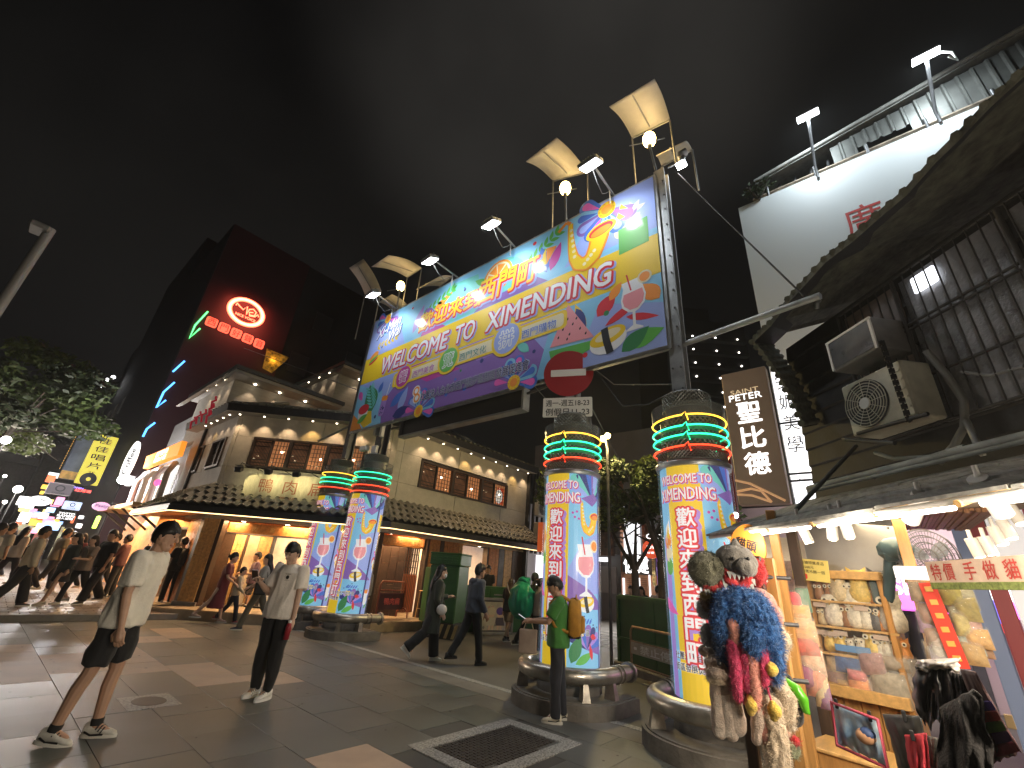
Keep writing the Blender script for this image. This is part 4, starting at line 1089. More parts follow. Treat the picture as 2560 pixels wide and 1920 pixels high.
# beams
def beam(T,u0,u1,zc,txt=None):
    colm(T,u0,u1,2.1,2.36,zc,.2,m_wood,0,'beam')
    if txt:
        q = MB()
        for i,ch in enumerate(txt): text(q,ch,u0 + .25 + i * (u1 - u0 - .5) / max(1,len(txt) - 1),2.23,.13,.13,m_wood2,zc + .105,T,offset=.02)
        rp(q.build('carved_lettering'))
beam(T1,.52,4.4,-.5,'鴨肉扁　鵝肉切盤'); beam(T2,.2,1.76,-.3,'川公爾　鴨肉')
# inner glazed front of the chamfer
zi = -1.3
def innr(T,u0,u1,m,nm,z0=FL,z1=2.1,d=.08,pl_=0): colm(T,u0,u1,z0,z1,zi,d,m,pl_,nm)
for u0,u1,m,nm,p in ((-.9,-.62,m_dkwood,'door_frame',0),(-.62,-.08,mat('frosted_glass',(.62,.6,.56),.4,emit=.25),'frosted_pane',0),(-.08,.34,m_dkwood,'door_frame',0),(.36,.68,m_wood2,'wood_panel',3),(.69,.76,m_dkwood,'door_frame',0),
                      (.77,1.09,m_glassi,'glass_pane',0),(1.1,1.46,m_wood2,'wood_panel',3),(1.47,1.56,m_steeld,'door_frame',0),(1.57,2.5,mat('glass_cream',(.62,.55,.42),.15,emit=.3,var=.3,vscale=2),'glass_pane',0),(2.51,2.6,m_dkwood,'door_frame',0),
                      (2.61,3.6,m_redwood,'wood_panel',6),(3.61,5.5,m_dkwood,'wood_panel',8)):
    innr(T1,u0,u1,m,nm,pl_=p)
q = MB(); q.bbox((1.5,2.14,zi),(6.5,.08,.14),m_steeld); rp(q.build('door_head',T=T1))
q = MB(); q.box((2,2.3,zi),(8,.32,.06),m_wood); rp(q.build('transom',T=T1))
# right facet columns (u measured from RC)
for u0,u1,m,nm,p in ((0.0,.14,m_dkwood,'dark_jamb',0),(1.76,1.85,m_dkwood,'dark_jamb',0),(1.86,2.28,m_wood,'plank_column',3),(2.29,2.45,m_dkwood,'dark_jamb',0),(2.46,3.1,m_wood,'plank_column',5),(3.11,3.28,m_wood2,'plank_column',1),
                         (4.5,4.58,m_dkwood,'dark_jamb',0),(4.6,5.1,m_wood,'plank_column',3),(5.12,5.42,m_steeld,'dark_jamb',0),(5.44,5.85,m_wood2,'plank_column',2),(5.87,6.5,m_dkwood,'dark_jamb',4)):
    colm(T2,u0,u1,FL,2.46,-.15,.24,m,p,nm)
# interior of the right doorway
q = MB()
q.box((10.2,16.0,1.4),(8.0,.1,2.8),m_redwood); q.box((10.4,13.6,2.62),(7.0,5.0,.06),m_wood)
rp(q.build('interior_wall'))
q = MB(); q.box((12.0,13.2,1.35),(3.6,.06,2.3),mat('kitchen_white',(.72,.68,.6),.5,emit=.35,var=.1)); q.box((11.6,13.15,1.9),(.7,.03,.8),mat('blue_menu',(.18,.3,.55),emit=.35)); q.box((11.3,13.12,2.0),(.25,.03,.12),mat('red_note',(.5,.04,.05))); rp(q.build('kitchen_wall'))
for (x,y,w,nm) in ((8.3,12.6,.5,'lattice_screen'),(9.75,12.6,.55,'lattice_screen')):
    q = MB(); q.box((x,y,.78),(w,.06,1.1),m_redwood)
    for i in range(7): q.box((x - w / 2 + w * i / 6,y,1.75),(.025,.05,.85),m_wframe)
    for z in (1.35,1.55,1.75,1.95,2.15): q.box((x,y,z),(w,.04,.02),m_wframe)
    for i in range(9): q.box((x - w / 2 + w * i / 8,y - .035,.78),(.03,.012,1.08),m_dkwood)
    rp(q.build(nm))
q = MB(); q.box((8.35,12.55,1.85),(.4,.03,.42),mat('tv_screen',(.5,.52,.75),.2,emit=.8,var=.5,vscale=4)); q.box((8.35,12.57,1.85),(.44,.03,.46),m_black); rp(q.build('menu_screen'))
q = MB()
for i in range(9): q.box((9.0 + i * .0,13.0 + i * .25,.3 + i * .17),(1.0,.25,.17),m_dkwood)
for sx in (8.55,9.5): q.cyl((sx,13.0,1.1),(sx,15.0,2.5),.03,m_wood2,6); q.cyl((sx,13.0,.75),(sx,15.0,2.1),.02,m_wood2,6)
rp(q.build('staircase'))
q = MB()
for i in range(4): q.box((8.6 + .35 * i,15.9,1.2 + .25 * (i % 3)),(.3,.05,.4),(m_shoji,m_dkwood,mat('wall_red',(.5,.06,.02),emit=.3),m_shojid)[i])
for i in range(5): q.box((9.0,15.85,1.0 + .3 * i),(1.6,.04,.03),m_wframe); q.box((8.3 + .4 * i,15.85,1.6),(.03,.04,1.4),m_wframe)
rp(q.build('shelf_wall'))
q = MB(); q.box((9.1,12.9,.55),(.8,.5,.7),m_dkwood); q.cyl((8.95,12.8,.9),(8.95,12.8,1.08),.05,m_signw,8); q.cyl((9.2,12.8,.9),(9.2,12.8,1.05),.04,m_wood2,8); rp(q.build('counter'))
q = MB(); q.lathe([(.03,.2),(.09,.17),(.1,0),(.09,-.17),(.03,-.2)],m_lant,n=12); q.cyl((0,0,.2),(0,0,.5),.006,m_black,4); o = rp(q.build('paper_lantern')); o.location = (10.05,12.45,2.0)
# recessed ceiling lamps, warm light
for (x,y) in ((5.0,14.6),(5.9,13.7),(6.8,12.8),(8.1,11.6),(8.9,11.6),(10.9,11.9),(12.0,11.7)):
    q = MB(); q.lathe([(.06,.02),(.06,0),(.03,-.004)],m_dlight,n=12); o = rp(q.build('downlight')); o.location = (x,y,2.42)
for (x,y,e) in ((4.9,14.6,75),(6.1,13.3,75),(7.3,12.3,60),(8.6,11.7,60),(9.5,14.5,45),(10.9,11.8,60),(13.0,11.7,40),(5.9,15.9,60)):
    lamp('AREA',(x,y,2.38),e,(1,.62,.3),.8,aim=(x,y,0))
lamp('AREA',(3.55,16.3,2.38),40,(1,.6,.28),.8,aim=(3.4,16.3,0))
# A-board with a hoop foot, stool
t = thing('restaurant_board','dark red board in a brown tube frame standing before the restaurant door','sign board',(8.25,11.3,FL),math.radians(10))
q = MB(); q.bbox((0,0,.42),(.95,.04,.42),mat('board_dark_red',(.10,.018,.016),.5)); q.build('panel',t)
q = MB(); q.tube([(-.5,0,.0),(-.5,0,.85),(-.45,0,.92),(.4,0,.92),(.5,0,.85),(.5,0,.2)],.025,m_redwood,7); q.cyl((-.5,0,.7),(.5,0,.7),.018,m_redwood,6)
q.tube([(.5,-.22,0),(.5,-.2,.15),(.5,-.08,.24),(.5,.08,.24),(.5,.2,.15),(.5,.22,0)],.022,m_redwood,7); q.build('tube_frame',t)
q = MB(); Tt = wallframe((0,-.023,.42),(1,0,0)); text(q,'鴨肉扁',0,0,.6,.17,mat('red_lettering',(.6,.08,.05),emit=.15),.004,Tt,offset=.01); q.build('lettering',t)
t = thing('bar_stool','slim wooden stool with a bottle by the restaurant door','stool',(9.3,11.1,FL))
q = MB(); q.bbox((0,0,.72),(.3,.3,.03),m_wood2); q.build('seat',t)
for sx in (-1,1):
    for sy in (-1,1): q = MB(); q.cyl((sx * .12,sy * .12,.71),(sx * .16,sy * .16,0),.014,m_wood2,6); q.build('leg',t)
q = MB(); q.tube([(-.14,-.14,.25),(.14,-.14,.25),(.14,.14,.25),(-.14,.14,.25)],.01,m_wood2,5,closed=True); q.build('stretcher',t)
t = thing('hand_gel_bottle','small white pump bottle on the wooden stool','bottle',(9.3,11.1,FL + .735)); q = MB(); q.lathe([(.035,0),(.035,.12),(.012,.14),(.012,.17)],m_signw,n=10); q.build('flask',t); q = MB(); q.cyl((0,0,.17),(-.04,0,.18),.008,m_signw,5); q.build('pump',t)
# roof terrace under clear plastic at the right
t = thing('roof_terrace_cover','clear plastic sheeting over a roof terrace full of dark junk','plastic cover',(11.2,12.9,5.7))
m_plas = mat('clear_plastic',(.5,.5,.48),.18,alpha=.24,bump=.8,bscale=6)
q = MB(); nx,ny = 26,8; v = []
for i in range(nx + 1):
    for j in range(ny + 1):
        u,w = i / nx,j / ny
        v.append((-2.4 + 5.0 * u + rnd.uniform(-.06,.06),-1.1 + 2.2 * w + rnd.uniform(-.05,.05),(1.05 - .5 * u) * math.sin(PI * (.12 + .76 * w)) ** .6 + rnd.uniform(-.1,.1)))
q.add(v,[(i * (ny + 1) + j,(i + 1) * (ny + 1) + j,(i + 1) * (ny + 1) + j + 1,i * (ny + 1) + j + 1) for i in range(nx) for j in range(ny)],m_plas); q.build('plastic_sheet',t)
q = MB()
for i in range(11):
    x = -2.3 + i * .48; q.cyl((x,-1.05,-.1),(x,-.6,.75 - .03 * i),.02,m_fascia,5); q.cyl((x,-1.05,-.1),(x + .45,-.9,.55 - .03 * i),.014,m_fascia,5)
q.cyl((-2.4,-1.05,.35),(2.6,-1.05,.1),.02,m_fascia,5); q.build('frame',t)
q = MB()
for i in range(16): q.bbox((-2.0 + i * .28,rnd.uniform(-.7,0),rnd.uniform(.05,.3)),(.25,.3,rnd.uniform(.2,.55)),rnd.choice((m_fascia,m_wallg,m_dkwood)),rz=rnd.random())
q.build('stored_junk',t)['kind'] = 'stuff'
# pipes and air conditioners at the right end of the facade
t = thing('pipe_bundle','bundle of dark drain pipes and cables at the right end of the restaurant','pipes',(14.2,11.0,0))
q = MB()
for i in range(7): q.tube([(i * .09,.1 * (i % 3),2.4),(i * .09 + rnd.uniform(-.05,.05),.1 * (i % 3),4.0),(i * .09,.1 * (i % 2),5.6)],.035 if i % 2 else .05,m_fascia,6)
for z in (3.0,3.9,4.8): q.box((.3,0,z),(.8,.06,.05),m_fascia)
q.build('pipes',t)['kind'] = 'stuff'
def acunit(loc,dirx,label,w=.85,h=.6,d=.32,body=None,group=None,fan=True):
    m_b = body or mat('ac_beige',(.46,.44,.38),.55,var=.15,bump=.1)
    t = thing('air_conditioner',label,'air conditioner',loc,0,group)
    T = wallframe((0,0,0),dirx)
    q = MB(); q.bbox((0,0,0),(w,h,d),m_b,T,.02); q.build('casing',t)
    q = MB(); r = h * .42; cx = -w * .14
    q.prism(circ(cx,0,r * 1.04,n=30),.006,m_black,T @ Matrix.Translation((0,0,d / 2 + .001)))
    q.build('fan_opening',t)
    q = MB()
    for k in range(1,9): q.tube([T @ Vector((cx + r * k / 8 * math.cos(a),r * k / 8 * math.sin(a),d / 2 + .02)) for a in [2 * PI * i / 28 for i in range(28)]],.005,m_b,4,closed=True)
    for k in range(12): a = 2 * PI * k / 12; q.cyl(T @ Vector((cx + r * .2 * math.cos(a),r * .2 * math.sin(a),d / 2 + .018)),T @ Vector((cx + r * math.cos(a),r * math.sin(a),d / 2 + .018)),.004,m_b,4)
    q.build('fan_grille',t)
    q = MB(); q.prism(circ(cx,0,r * .24,n=18),.012,mat('ac_hub',(.6,.6,.58),.4),T @ Matrix.Translation((0,0,d / 2 + .018))); q.build('fan_hub',t)
    q = MB()
    for i in range(5): q.box((w * .38,-.2 + .1 * i,d / 2 + .004),(w * .16,.02,.012),m_b,T)
    q.build('side_panel',t)
    return t
acunit((14.6,10.9,4.1),(1,0,0),'upper air conditioner on the pipes right of the restaurant',group='air conditioners beside the restaurant')
acunit((14.6,10.9,3.25),(1,0,0),'lower air conditioner on the pipes right of the restaurant, above a red sign',group='air conditioners beside the restaurant')
# ------------------------------------------------------------------ right side: dark shed, canopy and souvenir booth
from mathutils import noise as mnoise
m_corr = mat('black_weatherboard',(.022,.021,.019),.75,var=.4,vscale=3,bump=.4,bscale=20)
m_oldtile = mat('mossy_old_tile',(.095,.095,.07),.85,var=.5,vscale=6,bump=.6,bscale=20)
m_canopy = mat('weathered_canopy',(.27,.265,.24),.75,var=.4,vscale=3,stretch=(.4,6,3),bump=.3)
m_rust = mat('window_rust_bars',(.05,.047,.043),.7,.3,var=.3)
m_pvc = mat('old_pvc_pipe',(.25,.27,.26),.6,var=.3,vscale=4)
m_alu = mat('aluminium_sheet',(.36,.35,.33),.38,.6,var=.12,vscale=2.5,bump=.25,bscale=5)
m_pine = mat('varnished_pine',(.52,.27,.085),.4,var=.25,vscale=2.4,stretch=(7,7,.8),bump=.12)
m_pinel = mat('pale_pine',(.62,.38,.14),.4,var=.2,vscale=2.4,stretch=(1,7,7),bump=.12)
m_tube = mat('led_tube',(1,1,1),.3,emit=11,ecol=(1,.9,.78))
m_spot = mat('white_spot_can',(.72,.70,.66),.35)
m_spotl = mat('spot_lens',(1,.9,.7),.3,emit=24,ecol=(1,.84,.58))
DS = azd(-4); DR = Vector((DS.y,-DS.x,0))
def S(s,p,z): return DS * s + DR * p + Vector((0,0,z))
def sp(px,py,p): return at_pl(px,py,DR * p,DS)
C5 = lambda x,y: (1760 + x / 2.304,600 + y / 2.304)
C4 = lambda x,y: (1760 + x / 2.304,1200 + y / 2.304)
PW = 4.7
shed = thing('dark_shed','dark timber clad old house with mossy tiled eaves above the souvenir booth','house',S(3,PW,0))
SO = S(3,PW,0)
def sh(o): o.parent = shed; o.matrix_parent_inverse = Matrix.Translation(-SO); return o
s_end = (sp(*C5(560,1040),PW)).dot(DS)
# wall: weatherboards one by one
zb = 2.75
for i in range(26):
    z0 = zb + i * .235
    if z0 + .24 > 5.12: break
    q = MB(); L = s_end + 3.0
    v = [S(-3.0,PW,z0 - .02),S(s_end,PW,z0 - .02),S(s_end,PW + .03,z0 + .24),S(-3.0,PW + .03,z0 + .24),S(-3.0,PW - .03,z0),S(s_end,PW - .03,z0),S(s_end,PW + .0,z0 + .24),S(-3,PW + .0,z0 + .24)]
    q.add(v,[(4,5,6,7),(0,4,5,1),(1,5,6,2)],m_corr); sh(q.build('weatherboard'))
q = MB(); q.add([S(-3,PW + .04,2.6),S(s_end,PW + .04,2.6),S(s_end,PW + .04,5.1),S(-3,PW + .04,5.1),S(s_end - .01,PW + 4,2.6),S(s_end - .01,PW + 4,6.2)],[(0,1,2,3),(1,4,5,2)],m_corr); sh(q.build('wall_core'))
# eaves: outline of the roof edge in the photograph set on the gable plane, thick, with scalloped tiles
edge_px = [(2005,1050),(1975,985),(1945,930),(1905,875),(1880,848),(1888,835),(1925,800),(1970,740),(2015,690),(2060,640),(2130,585),(2190,530),(2260,470),(2330,390),(2390,330),(2460,255),(2540,180),(2640,80),(2760,-40)]
pe = 4.05
ep = [sp(x,y,pe) - Vector((0,0,.1)) for x,y in edge_px]
ee = [sp(x + 45,y + 28,PW - .05) if i > 4 else sp(x + 40,y + 12,PW - .05) for i,(x,y) in enumerate(edge_px)]
q = MB()
for i in range(len(ep) - 1):
    q.add([ep[i],ep[i + 1],ee[i + 1],ee[i]],[(0,1,2,3)],m_corr)
    u = Vector((0,0,.09)); q.add([ep[i] + u,ep[i + 1] + u,ee[i + 1] + u,ee[i] + u,ep[i],ep[i + 1]],[(0,3,2,1),(0,1,5,4)],m_oldtile)
sh(q.build('eave_boards'))
q = MB()
for i in range(4,len(ep) - 1): u = DR * 4.6 + Vector((0,0,1.9)); w_ = Vector((0,0,.06)); q.add([ep[i] + w_,ep[i + 1] + w_,ep[i + 1] + u,ep[i] + u],[(0,1,2,3)],m_oldtile)
sh(q.build('roof_slope'))
q = MB(); run,runb = [],[]
for i in range(len(ep) - 1):
    n = max(1,int((ep[i + 1] - ep[i]).length / .12))
    for k in range(n): run.append(ep[i].lerp(ep[i + 1],k / n)); runb.append(ee[i].lerp(ee[i + 1],k / n))
for i,p in enumerate(run):
    pin = runb[i]
    q.tube([p - DR * (.005 + rnd.random() * .02) + Vector((0,0,.05)),pin + Vector((0,0,.06))],.045,m_oldtile,6)
o = sh(q.build('eave_tiles')); o['kind'] = 'stuff'
# window with bars
gp = lambda x,y,p=PW - .06: sp(*C5(x,y),p)
a,b_,c,d_ = gp(785,440),gp(1460,-5),gp(1843,480),gp(1150,900)
sA,sB = a.dot(DS),b_.dot(DS) - 1.2
zT = (a.z + b_.z) / 2; zB_ = zT - 1.75
q = MB()
m_pane = mat('old_glass',(.10,.10,.105),.22,var=.4,vscale=2,bump=.3,bscale=4); m_pane2 = mat('patterned_glass',(.17,.17,.175),.3,var=.4,vscale=3,bump=.8,bscale=30)
w1 = sA - .75; w2 = w1 - 1.1
for s0,s1,mm,nm in ((w1,sA - .03,mat('curtain_pane',(.12,.085,.06),.4,var=.5,vscale=3),'window_pane'),(w2,w1 - .06,m_pane2,'window_pane'),(sB - 1.0,w2 - .06,m_pane2,'window_pane')):
    q = MB(); pts = [S(s0,PW - .045,zB_),S(s1,PW - .045,zB_),S(s1,PW - .045,zT - .05),S(s0,PW - .045,zT - .05)]
    q.add(pts + [p + DR * .03 for p in pts],[(0,1,2,3),(4,7,6,5),(0,4,5,1),(1,5,6,2),(2,6,7,3),(3,7,4,0)],mm); sh(q.build(nm))
q = MB()
for z in (zT,zT - .62,zT - .68,zT - 1.25,zB_): q.cyl(S(sB - 1,PW - .1,z),S(sA,PW - .1,z),.016,m_rust,6)
for s_ in (sA,w1 - .03,w2 - .03): q.cyl(S(s_,PW - .1,zT),S(s_,PW - .1,zB_),.022,m_rust,6)
n = int((sA - sB + 1) / .115)
for i in range(n): q.cyl(S(sA - i * .115,PW - .11,zT),S(sA - i * .115,PW - .11,zB_),.008,m_rust,5)
sh(q.build('window_grille'))
q = MB(); p = gp(1270,230,PW - .08); q.prism(rrect(0,0,.26,.2,.02),.01,mat('lit_frosted_pane',(1,1,1),emit=3,ecol=(.9,.93,1),var=.6,vscale=40),wallframe(p,-DS)); sh(q.build('painted_window_reflection'))  # glowing plate painted onto the old glass as a reflection, no lit pane
# canopy -------------------------------------------------------------
can = thing('booth_canopy','long weathered lean-to canopy over the souvenir booth with an LED tube under its edge','canopy',S(3,3.4,2.3))
CO = S(3,3.4,2.3)
def cn(o): o.parent = can; o.matrix_parent_inverse = Matrix.Translation(-CO); return o
S0,S1 = -2.0,5.1
cz = lambda p: 2.08 + (p - 2.7) * .36
nb = 34
for j in range(4):          # overlapping sheets from the edge up
    p0,p1 = 2.68 + j * .36,2.68 + (j + 1) * .36 + .05
    for k in range(9):
        a0 = S0 + k * (S1 - S0) / 9; a1 = a0 + (S1 - S0) / 9 - .012
        z0,z1 = cz(p0) + .012 * (j % 2) + rnd.uniform(0,.015),cz(p1) + rnd.uniform(0,.012)
        q = MB(); v = [S(a0,p0,z0),S(a1,p0,z0),S(a1,p1,z1),S(a0,p1,z1)]; u = Vector((0,0,.022))
        q.add(v + [x + u for x in v],[(0,3,2,1),(4,5,6,7),(0,1,5,4),(1,2,6,5),(2,3,7,6),(3,0,4,7)],m_canopy); cn(q.build('canopy_sheet'))
q = MB()
for k in range(13):
    s_ = S0 + .3 + k * .56; q.cyl(S(s_,2.7,cz(2.7) - .03),S(s_,4.6,cz(4.6) - .03),.022,m_pinel,6)
q.cyl(S(S0,2.72,cz(2.72) - .02),S(S1 - .05,2.72,cz(2.72) - .02),.02,m_spot,6); q.cyl(S(S0,3.4,cz(3.4) - .05),S(S1,3.4,cz(3.4) - .05),.03,m_pinel,6)
cn(q.build('canopy_frame'))
q = MB(); q.tube([S(S0,4.05,2.72),S(0,4.05,2.73),S(1.5,4.04,2.71),S(3,4.06,2.73),S(4.9,4.03,2.72)],.045,m_pvc,8); q.tube([S(0,3.95,2.66),S(2,4.0,2.68),S(4.8,3.93,2.66)],.02,m_pvc,6); cn(q.build('gutter_pipe'))
for (a0,a1) in ((3.52,4.55),(2.35,3.42),(.9,2.2),(-.5,.8),(-1.9,-.6)):
    q = MB(); q.cyl(S(a0,2.83,2.06),S(a1,2.83,2.06),.019,m_tube,8); cn(q.build('led_tube'))
    q = MB(); q.box((0,0,0),(a1 - a0,.04,.03),m_spot,frame(S((a0 + a1) / 2,2.83,2.092),DS)); cn(q.build('tube_batten'))
    lamp('POINT',S((a0 + a1) / 2,2.66,1.97),(9 if a0 > 3 else 16) if a0 > 2 else 120,(1,.86,.68),.12)
def can_spot(base,aim,label,L=.2,r=.042,pw=5):
    t = thing('spot_lamp',label,'spot lamp',base,0,'white cylinder spots under the canopy')
    d = (Vector(aim) - Vector(base)).normalized()
    q = MB(); q.cyl((0,0,.1),(0,0,0),.015,m_spot,6); q.cyl(-d * .03,d * L,r,m_spot,14); q.build('can',t)
    q = MB(); q.cyl(d * (L + .001),d * (L + .006),r * .8,m_spotl,12); q.build('lens',t)
    lamp('SPOT',d * (L + .03),pw,(1,.82,.56),.03,aim=d * 3,parent=t,spot=75,blend=.6)
def at_c(px,py,p): return sp(px,py,p)
can_spot(at_c(1995,1300,3.0),at_c(2020,1350,3.05),'slanting white spot lamp at the far end of the tube light')
can_spot(at_c(2078,1290,3.0),at_c(2085,1400,3.1),'straight white spot lamp, left one of the close pair')
can_spot(at_c(2103,1283,3.0),at_c(2130,1360,3.1),'slightly tilted white spot lamp, right one of the close pair')
can_spot(at_c(2300,1242,3.0),at_c(2265,1330,3.1),'white spot lamp tilted left before the plank ceiling',.23,.05)
can_spot(at_c(2450,1205,3.0),at_c(2490,1260,3.1),'cream spot lamp pointing right near the picture edge',.23,.05)
q = MB()
# black prop bar and cables on the canopy
wire('prop_bar','black prop bar from the air conditioner bracket down to the canopy',[at_pl(2140,1115,DR * 4.3,DS),at_pl(1990,1275,DR * 3.1,DS)],.022,m_cable,'bar',seg=2)
wire('hose','pale hose curving off the air conditioners down the dark shed wall',[gp(1280,640,4.5),gp(1400,780,4.55),gp(1500,930,4.55),gp(1500,1080,4.5),gp(1440,1190,4.4),gp(1360,1280,4.2)],.035,m_cableg,'hose',seg=3)
wire('hose','second branch of hose falling straight to the gutter',[gp(1510,1040,4.5),gp(1560,1140,4.45),gp(1600,1230,4.2)],.03,m_cableg,'hose',seg=3)
wire('power_cable','white cable looping under the lower air conditioner to the gutter',[gp(985,1225,4.3),gp(1100,1260,4.3),gp(1300,1250,4.3),gp(1500,1190,4.2)],.022,m_pvc,seg=3)
wire('power_cable','two cables sagging across the barred window corner',[gp(1480,760,4.6),gp(1650,780,4.6),gp(1843,730,4.6)],.018,m_cableg,seg=4)
# air conditioners
m_acd = mat('ac_dark_face',(.05,.05,.052),.3,var=.5,vscale=6)
fr_ = [gp(x,y,4.28) for x,y in ((800,845),(1130,680),(1190,1050),(885,1110))]
cA = sum(fr_,Vector()) / 4
t = acunit(cA + DR * .16,-DS,'cream outdoor air conditioner with round fan grille on the dark shed, under the dark one',.78,.62,.34,mat('ac_cream',(.52,.50,.41),.5,var=.15,bump=.1))
fu = [gp(x,y,4.22) for x,y in ((705,600),(945,450),(1005,620),(755,750))]
cB = sum(fu,Vector()) / 4
t = thing('air_conditioner','dark fronted boxy air conditioner on the shed above the cream one','air conditioner',cB + DR * .25)
TB = wallframe((0,0,0),-DS)
q = MB(); q.bbox((0,0,-.0),(.64,.40,.5),mat('ac_grey_side',(.15,.14,.13),.6,var=.2),TB,.01); q.build('casing',t)
q = MB(); q.box((0,.0,.253),(.56,.34,.01),m_acd,TB); q.build('front_panel',t)
q = MB(); q.box((0,.185,.255),(.64,.025,.02),m_signw,TB); q.box((-.3,0,.255),(.03,.38,.02),m_signw,TB); q.box((.3,0,.255),(.03,.38,.02),m_signw,TB); q.build('trim',t)
t = thing('angle_bracket','perforated black angle iron standing beside the air conditioners','bracket',S(0,0,0))
q = MB(); a,b_ = gp(1020,580,4.2),gp(1185,1050,4.2)
for i in range(14):
    c = a.lerp(b_,(i + .5) / 14); q.box(c,(.05,.05,(a - b_).length / 14 * .62),m_black)
q.cyl(a,b_,.012,m_black,5); q.build('upright',t)
q = MB(); q.cyl(gp(820,1150,4.2),gp(1100,1170,4.2),.025,m_black,6); q.cyl(gp(885,1115,4.2),gp(1290,1000,4.2),.02,m_black,6); q.cyl(gp(800,1145,4.6),gp(900,1150,4.2),.02,m_black,6); q.build('shelf_bars',t)
t = thing('steel_strut_end','bright pipe clamp on the end of the gate strut at the shed wall','clamp',sp(2050,760,4.6))
q = MB(); q.tube([(0,0,.06),(-.05,.03,0),(0,.05,-.06)],.03,m_steel,8); q.build('clamp_ring',t)
# booth interior ---------------------------------------------------------
booth = thing('souvenir_booth','wooden souvenir booth with plank ceiling and spotlights under the canopy','booth',S(4,4,0))
BO = S(4,4,0)
def bo(o): o.parent = booth; o.matrix_parent_inverse = Matrix.Translation(-BO); return o
m_ceil = mat('cream_ceiling',(.56,.47,.36),.7,var=.08)
m_plank = mat('reclaimed_plank',(.26,.12,.05),.6,var=.45,vscale=4,stretch=(8,8,1),bump=.3)
q = MB(); v = [S(-2,2.95,2.18),S(4.6,2.95,2.18),S(4.6,5.6,2.5),S(-2,5.6,2.5)]; q.add(v,[(0,1,2,3)],m_ceil); bo(q.build('ceiling'))
ca,cb,cc,cd_ = [at_z(*C4(x,y),2.36) for x,y in ((1030,200),(1700,150),(1530,270),(1060,280))]
for i in range(22):
    u0,u1 = i / 22,(i + .86) / 22
    q = MB(); a0,a1,b0,b1 = ca.lerp(cb,u0),ca.lerp(cb,u1),cd_.lerp(cc,u0),cd_.lerp(cc,u1)
    dz = Vector((0,0,rnd.uniform(-.02,.0) - .02)); q.add([a0 + dz,a1 + dz,b1 + dz,b0 + dz,a0,a1,b1,b0],[(0,1,2,3),(0,4,5,1),(1,5,6,2),(2,6,7,3),(3,7,4,0)],m_plank); bo(q.build('ceiling_plank'))
q = MB(); q.add([S(-2,2.7,.1),S(5.0,2.7,.1),S(5.0,5.4,.1),S(-2,5.4,.1)],[(0,1,2,3)],mat('booth_floor',(.2,.15,.1),.6,var=.3)); bo(q.build('booth_floor'))
KD = azd(-36.6); KR = Vector((KD.y,-KD.x,0))
kc = at_d(2150,1600,6.25)
def kp(px,py,off=0): return at_pl(px,py,kc + KR * off,KD)
KF = wallframe((0,0,0),-KD)
# metal sheet above the cabinet
a,b_ = kp(1999,1300),kp(2270,1430)
q = MB(); w = (a - b_).dot(KD); z0,z1 = kp(2060,1428).z,2.5
q.bbox((0,0,0),(w,z1 - z0,.03),m_alu,Matrix.Translation(Vector(((a + b_) / 2).xy.to_3d() + Vector((0,0,(z0 + z1) / 2)))) @ KF,.006); bo(q.build('metal_sheet'))
q = MB()
for i in range(6): q.sphere(b_ + Vector((0,0,-b_.z + z0 + .1 + i * .17)) - KR * .02 + KD * .06,.012,m_steeld,6,4)
bo(q.build('rivet'))['kind'] = 'stuff'
cab = thing('display_cabinet','glass fronted pine cabinet with four shelves of owl figurines','cabinet',kc.xy.to_3d() + Vector((0,0,.1)))
KB = Vector(cab.location)
tl,tr_,br_ = kp(2012,1428),kp(2262,1443),kp(2290,1745)
cw = (tl - br_).dot(KD); cm = (tl + br_) / 2; cm.z = 0
zt,zbot = (tl.z + tr_.z) / 2,kp(2150,1735).z
CF = Matrix.Translation(cm - KB) @ KF
KBz = KB.z
def cbx(nm,c,d,m,bev=.006):
    q = MB(); q.bbox((c[0],c[1] - 0,c[2]),d,m,CF,bev); return q.build(nm,cab)
hz = zt - zbot
cbx('side_post',(-cw / 2 + .02,(zt + .25) / 2,0),(.05,zt - .25,.3),m_pine); cbx('side_post',(cw / 2 - .02,(zt + .25) / 2,0),(.05,zt - .25,.3),m_pine)
cbx('top_rail',(0,zt - .02,.02),(cw,.08,.3),m_pinel); cbx('back_board',(0,(zt + .3) / 2,-.16),(cw,zt - .3,.02),mat('cabinet_back',(.26,.115,.04),.5,var=.3,vscale=2,stretch=(1,6,6)))
sz = [kp(2150,y).z for y in (1507,1572,1640)]
for z in sz: cbx('shelf',(0,z - .01,0),(cw - .1,.022,.28),m_pinel)
cbx('bottom_lip',(0,zbot + .02,.06),(cw,.1,.34),m_pinel); cbx('bottom_shelf',(0,zbot - .03,0),(cw - .08,.02,.28),m_pinel)
for i in range(5): cbx('base_board',(-cw / 2 + cw * (i + .5) / 5,(zbot - .04 + .1) / 2,.02),(cw / 5 - .006,zbot - .18,.06),m_pine)
for i in range(5): cbx('price_clip',(-cw / 2 + .2 + i * cw / 5.5,sz[i % 3] - .012,.145),(.07,.025,.012),m_pinel,.003)
q = MB(); q.add([(-cw / 2 + .05,zbot + .08,.17),(cw / 2 - .05,zbot + .08,.17),(cw / 2 - .05,zt - .08,.17),(-cw / 2 + .05,zt - .08,.17)],[(0,1,2,3)],mat('cabinet_glass',(.8,.8,.75),.05,alpha=.06,spec=.8),CF); q.build('glass_front',cab)
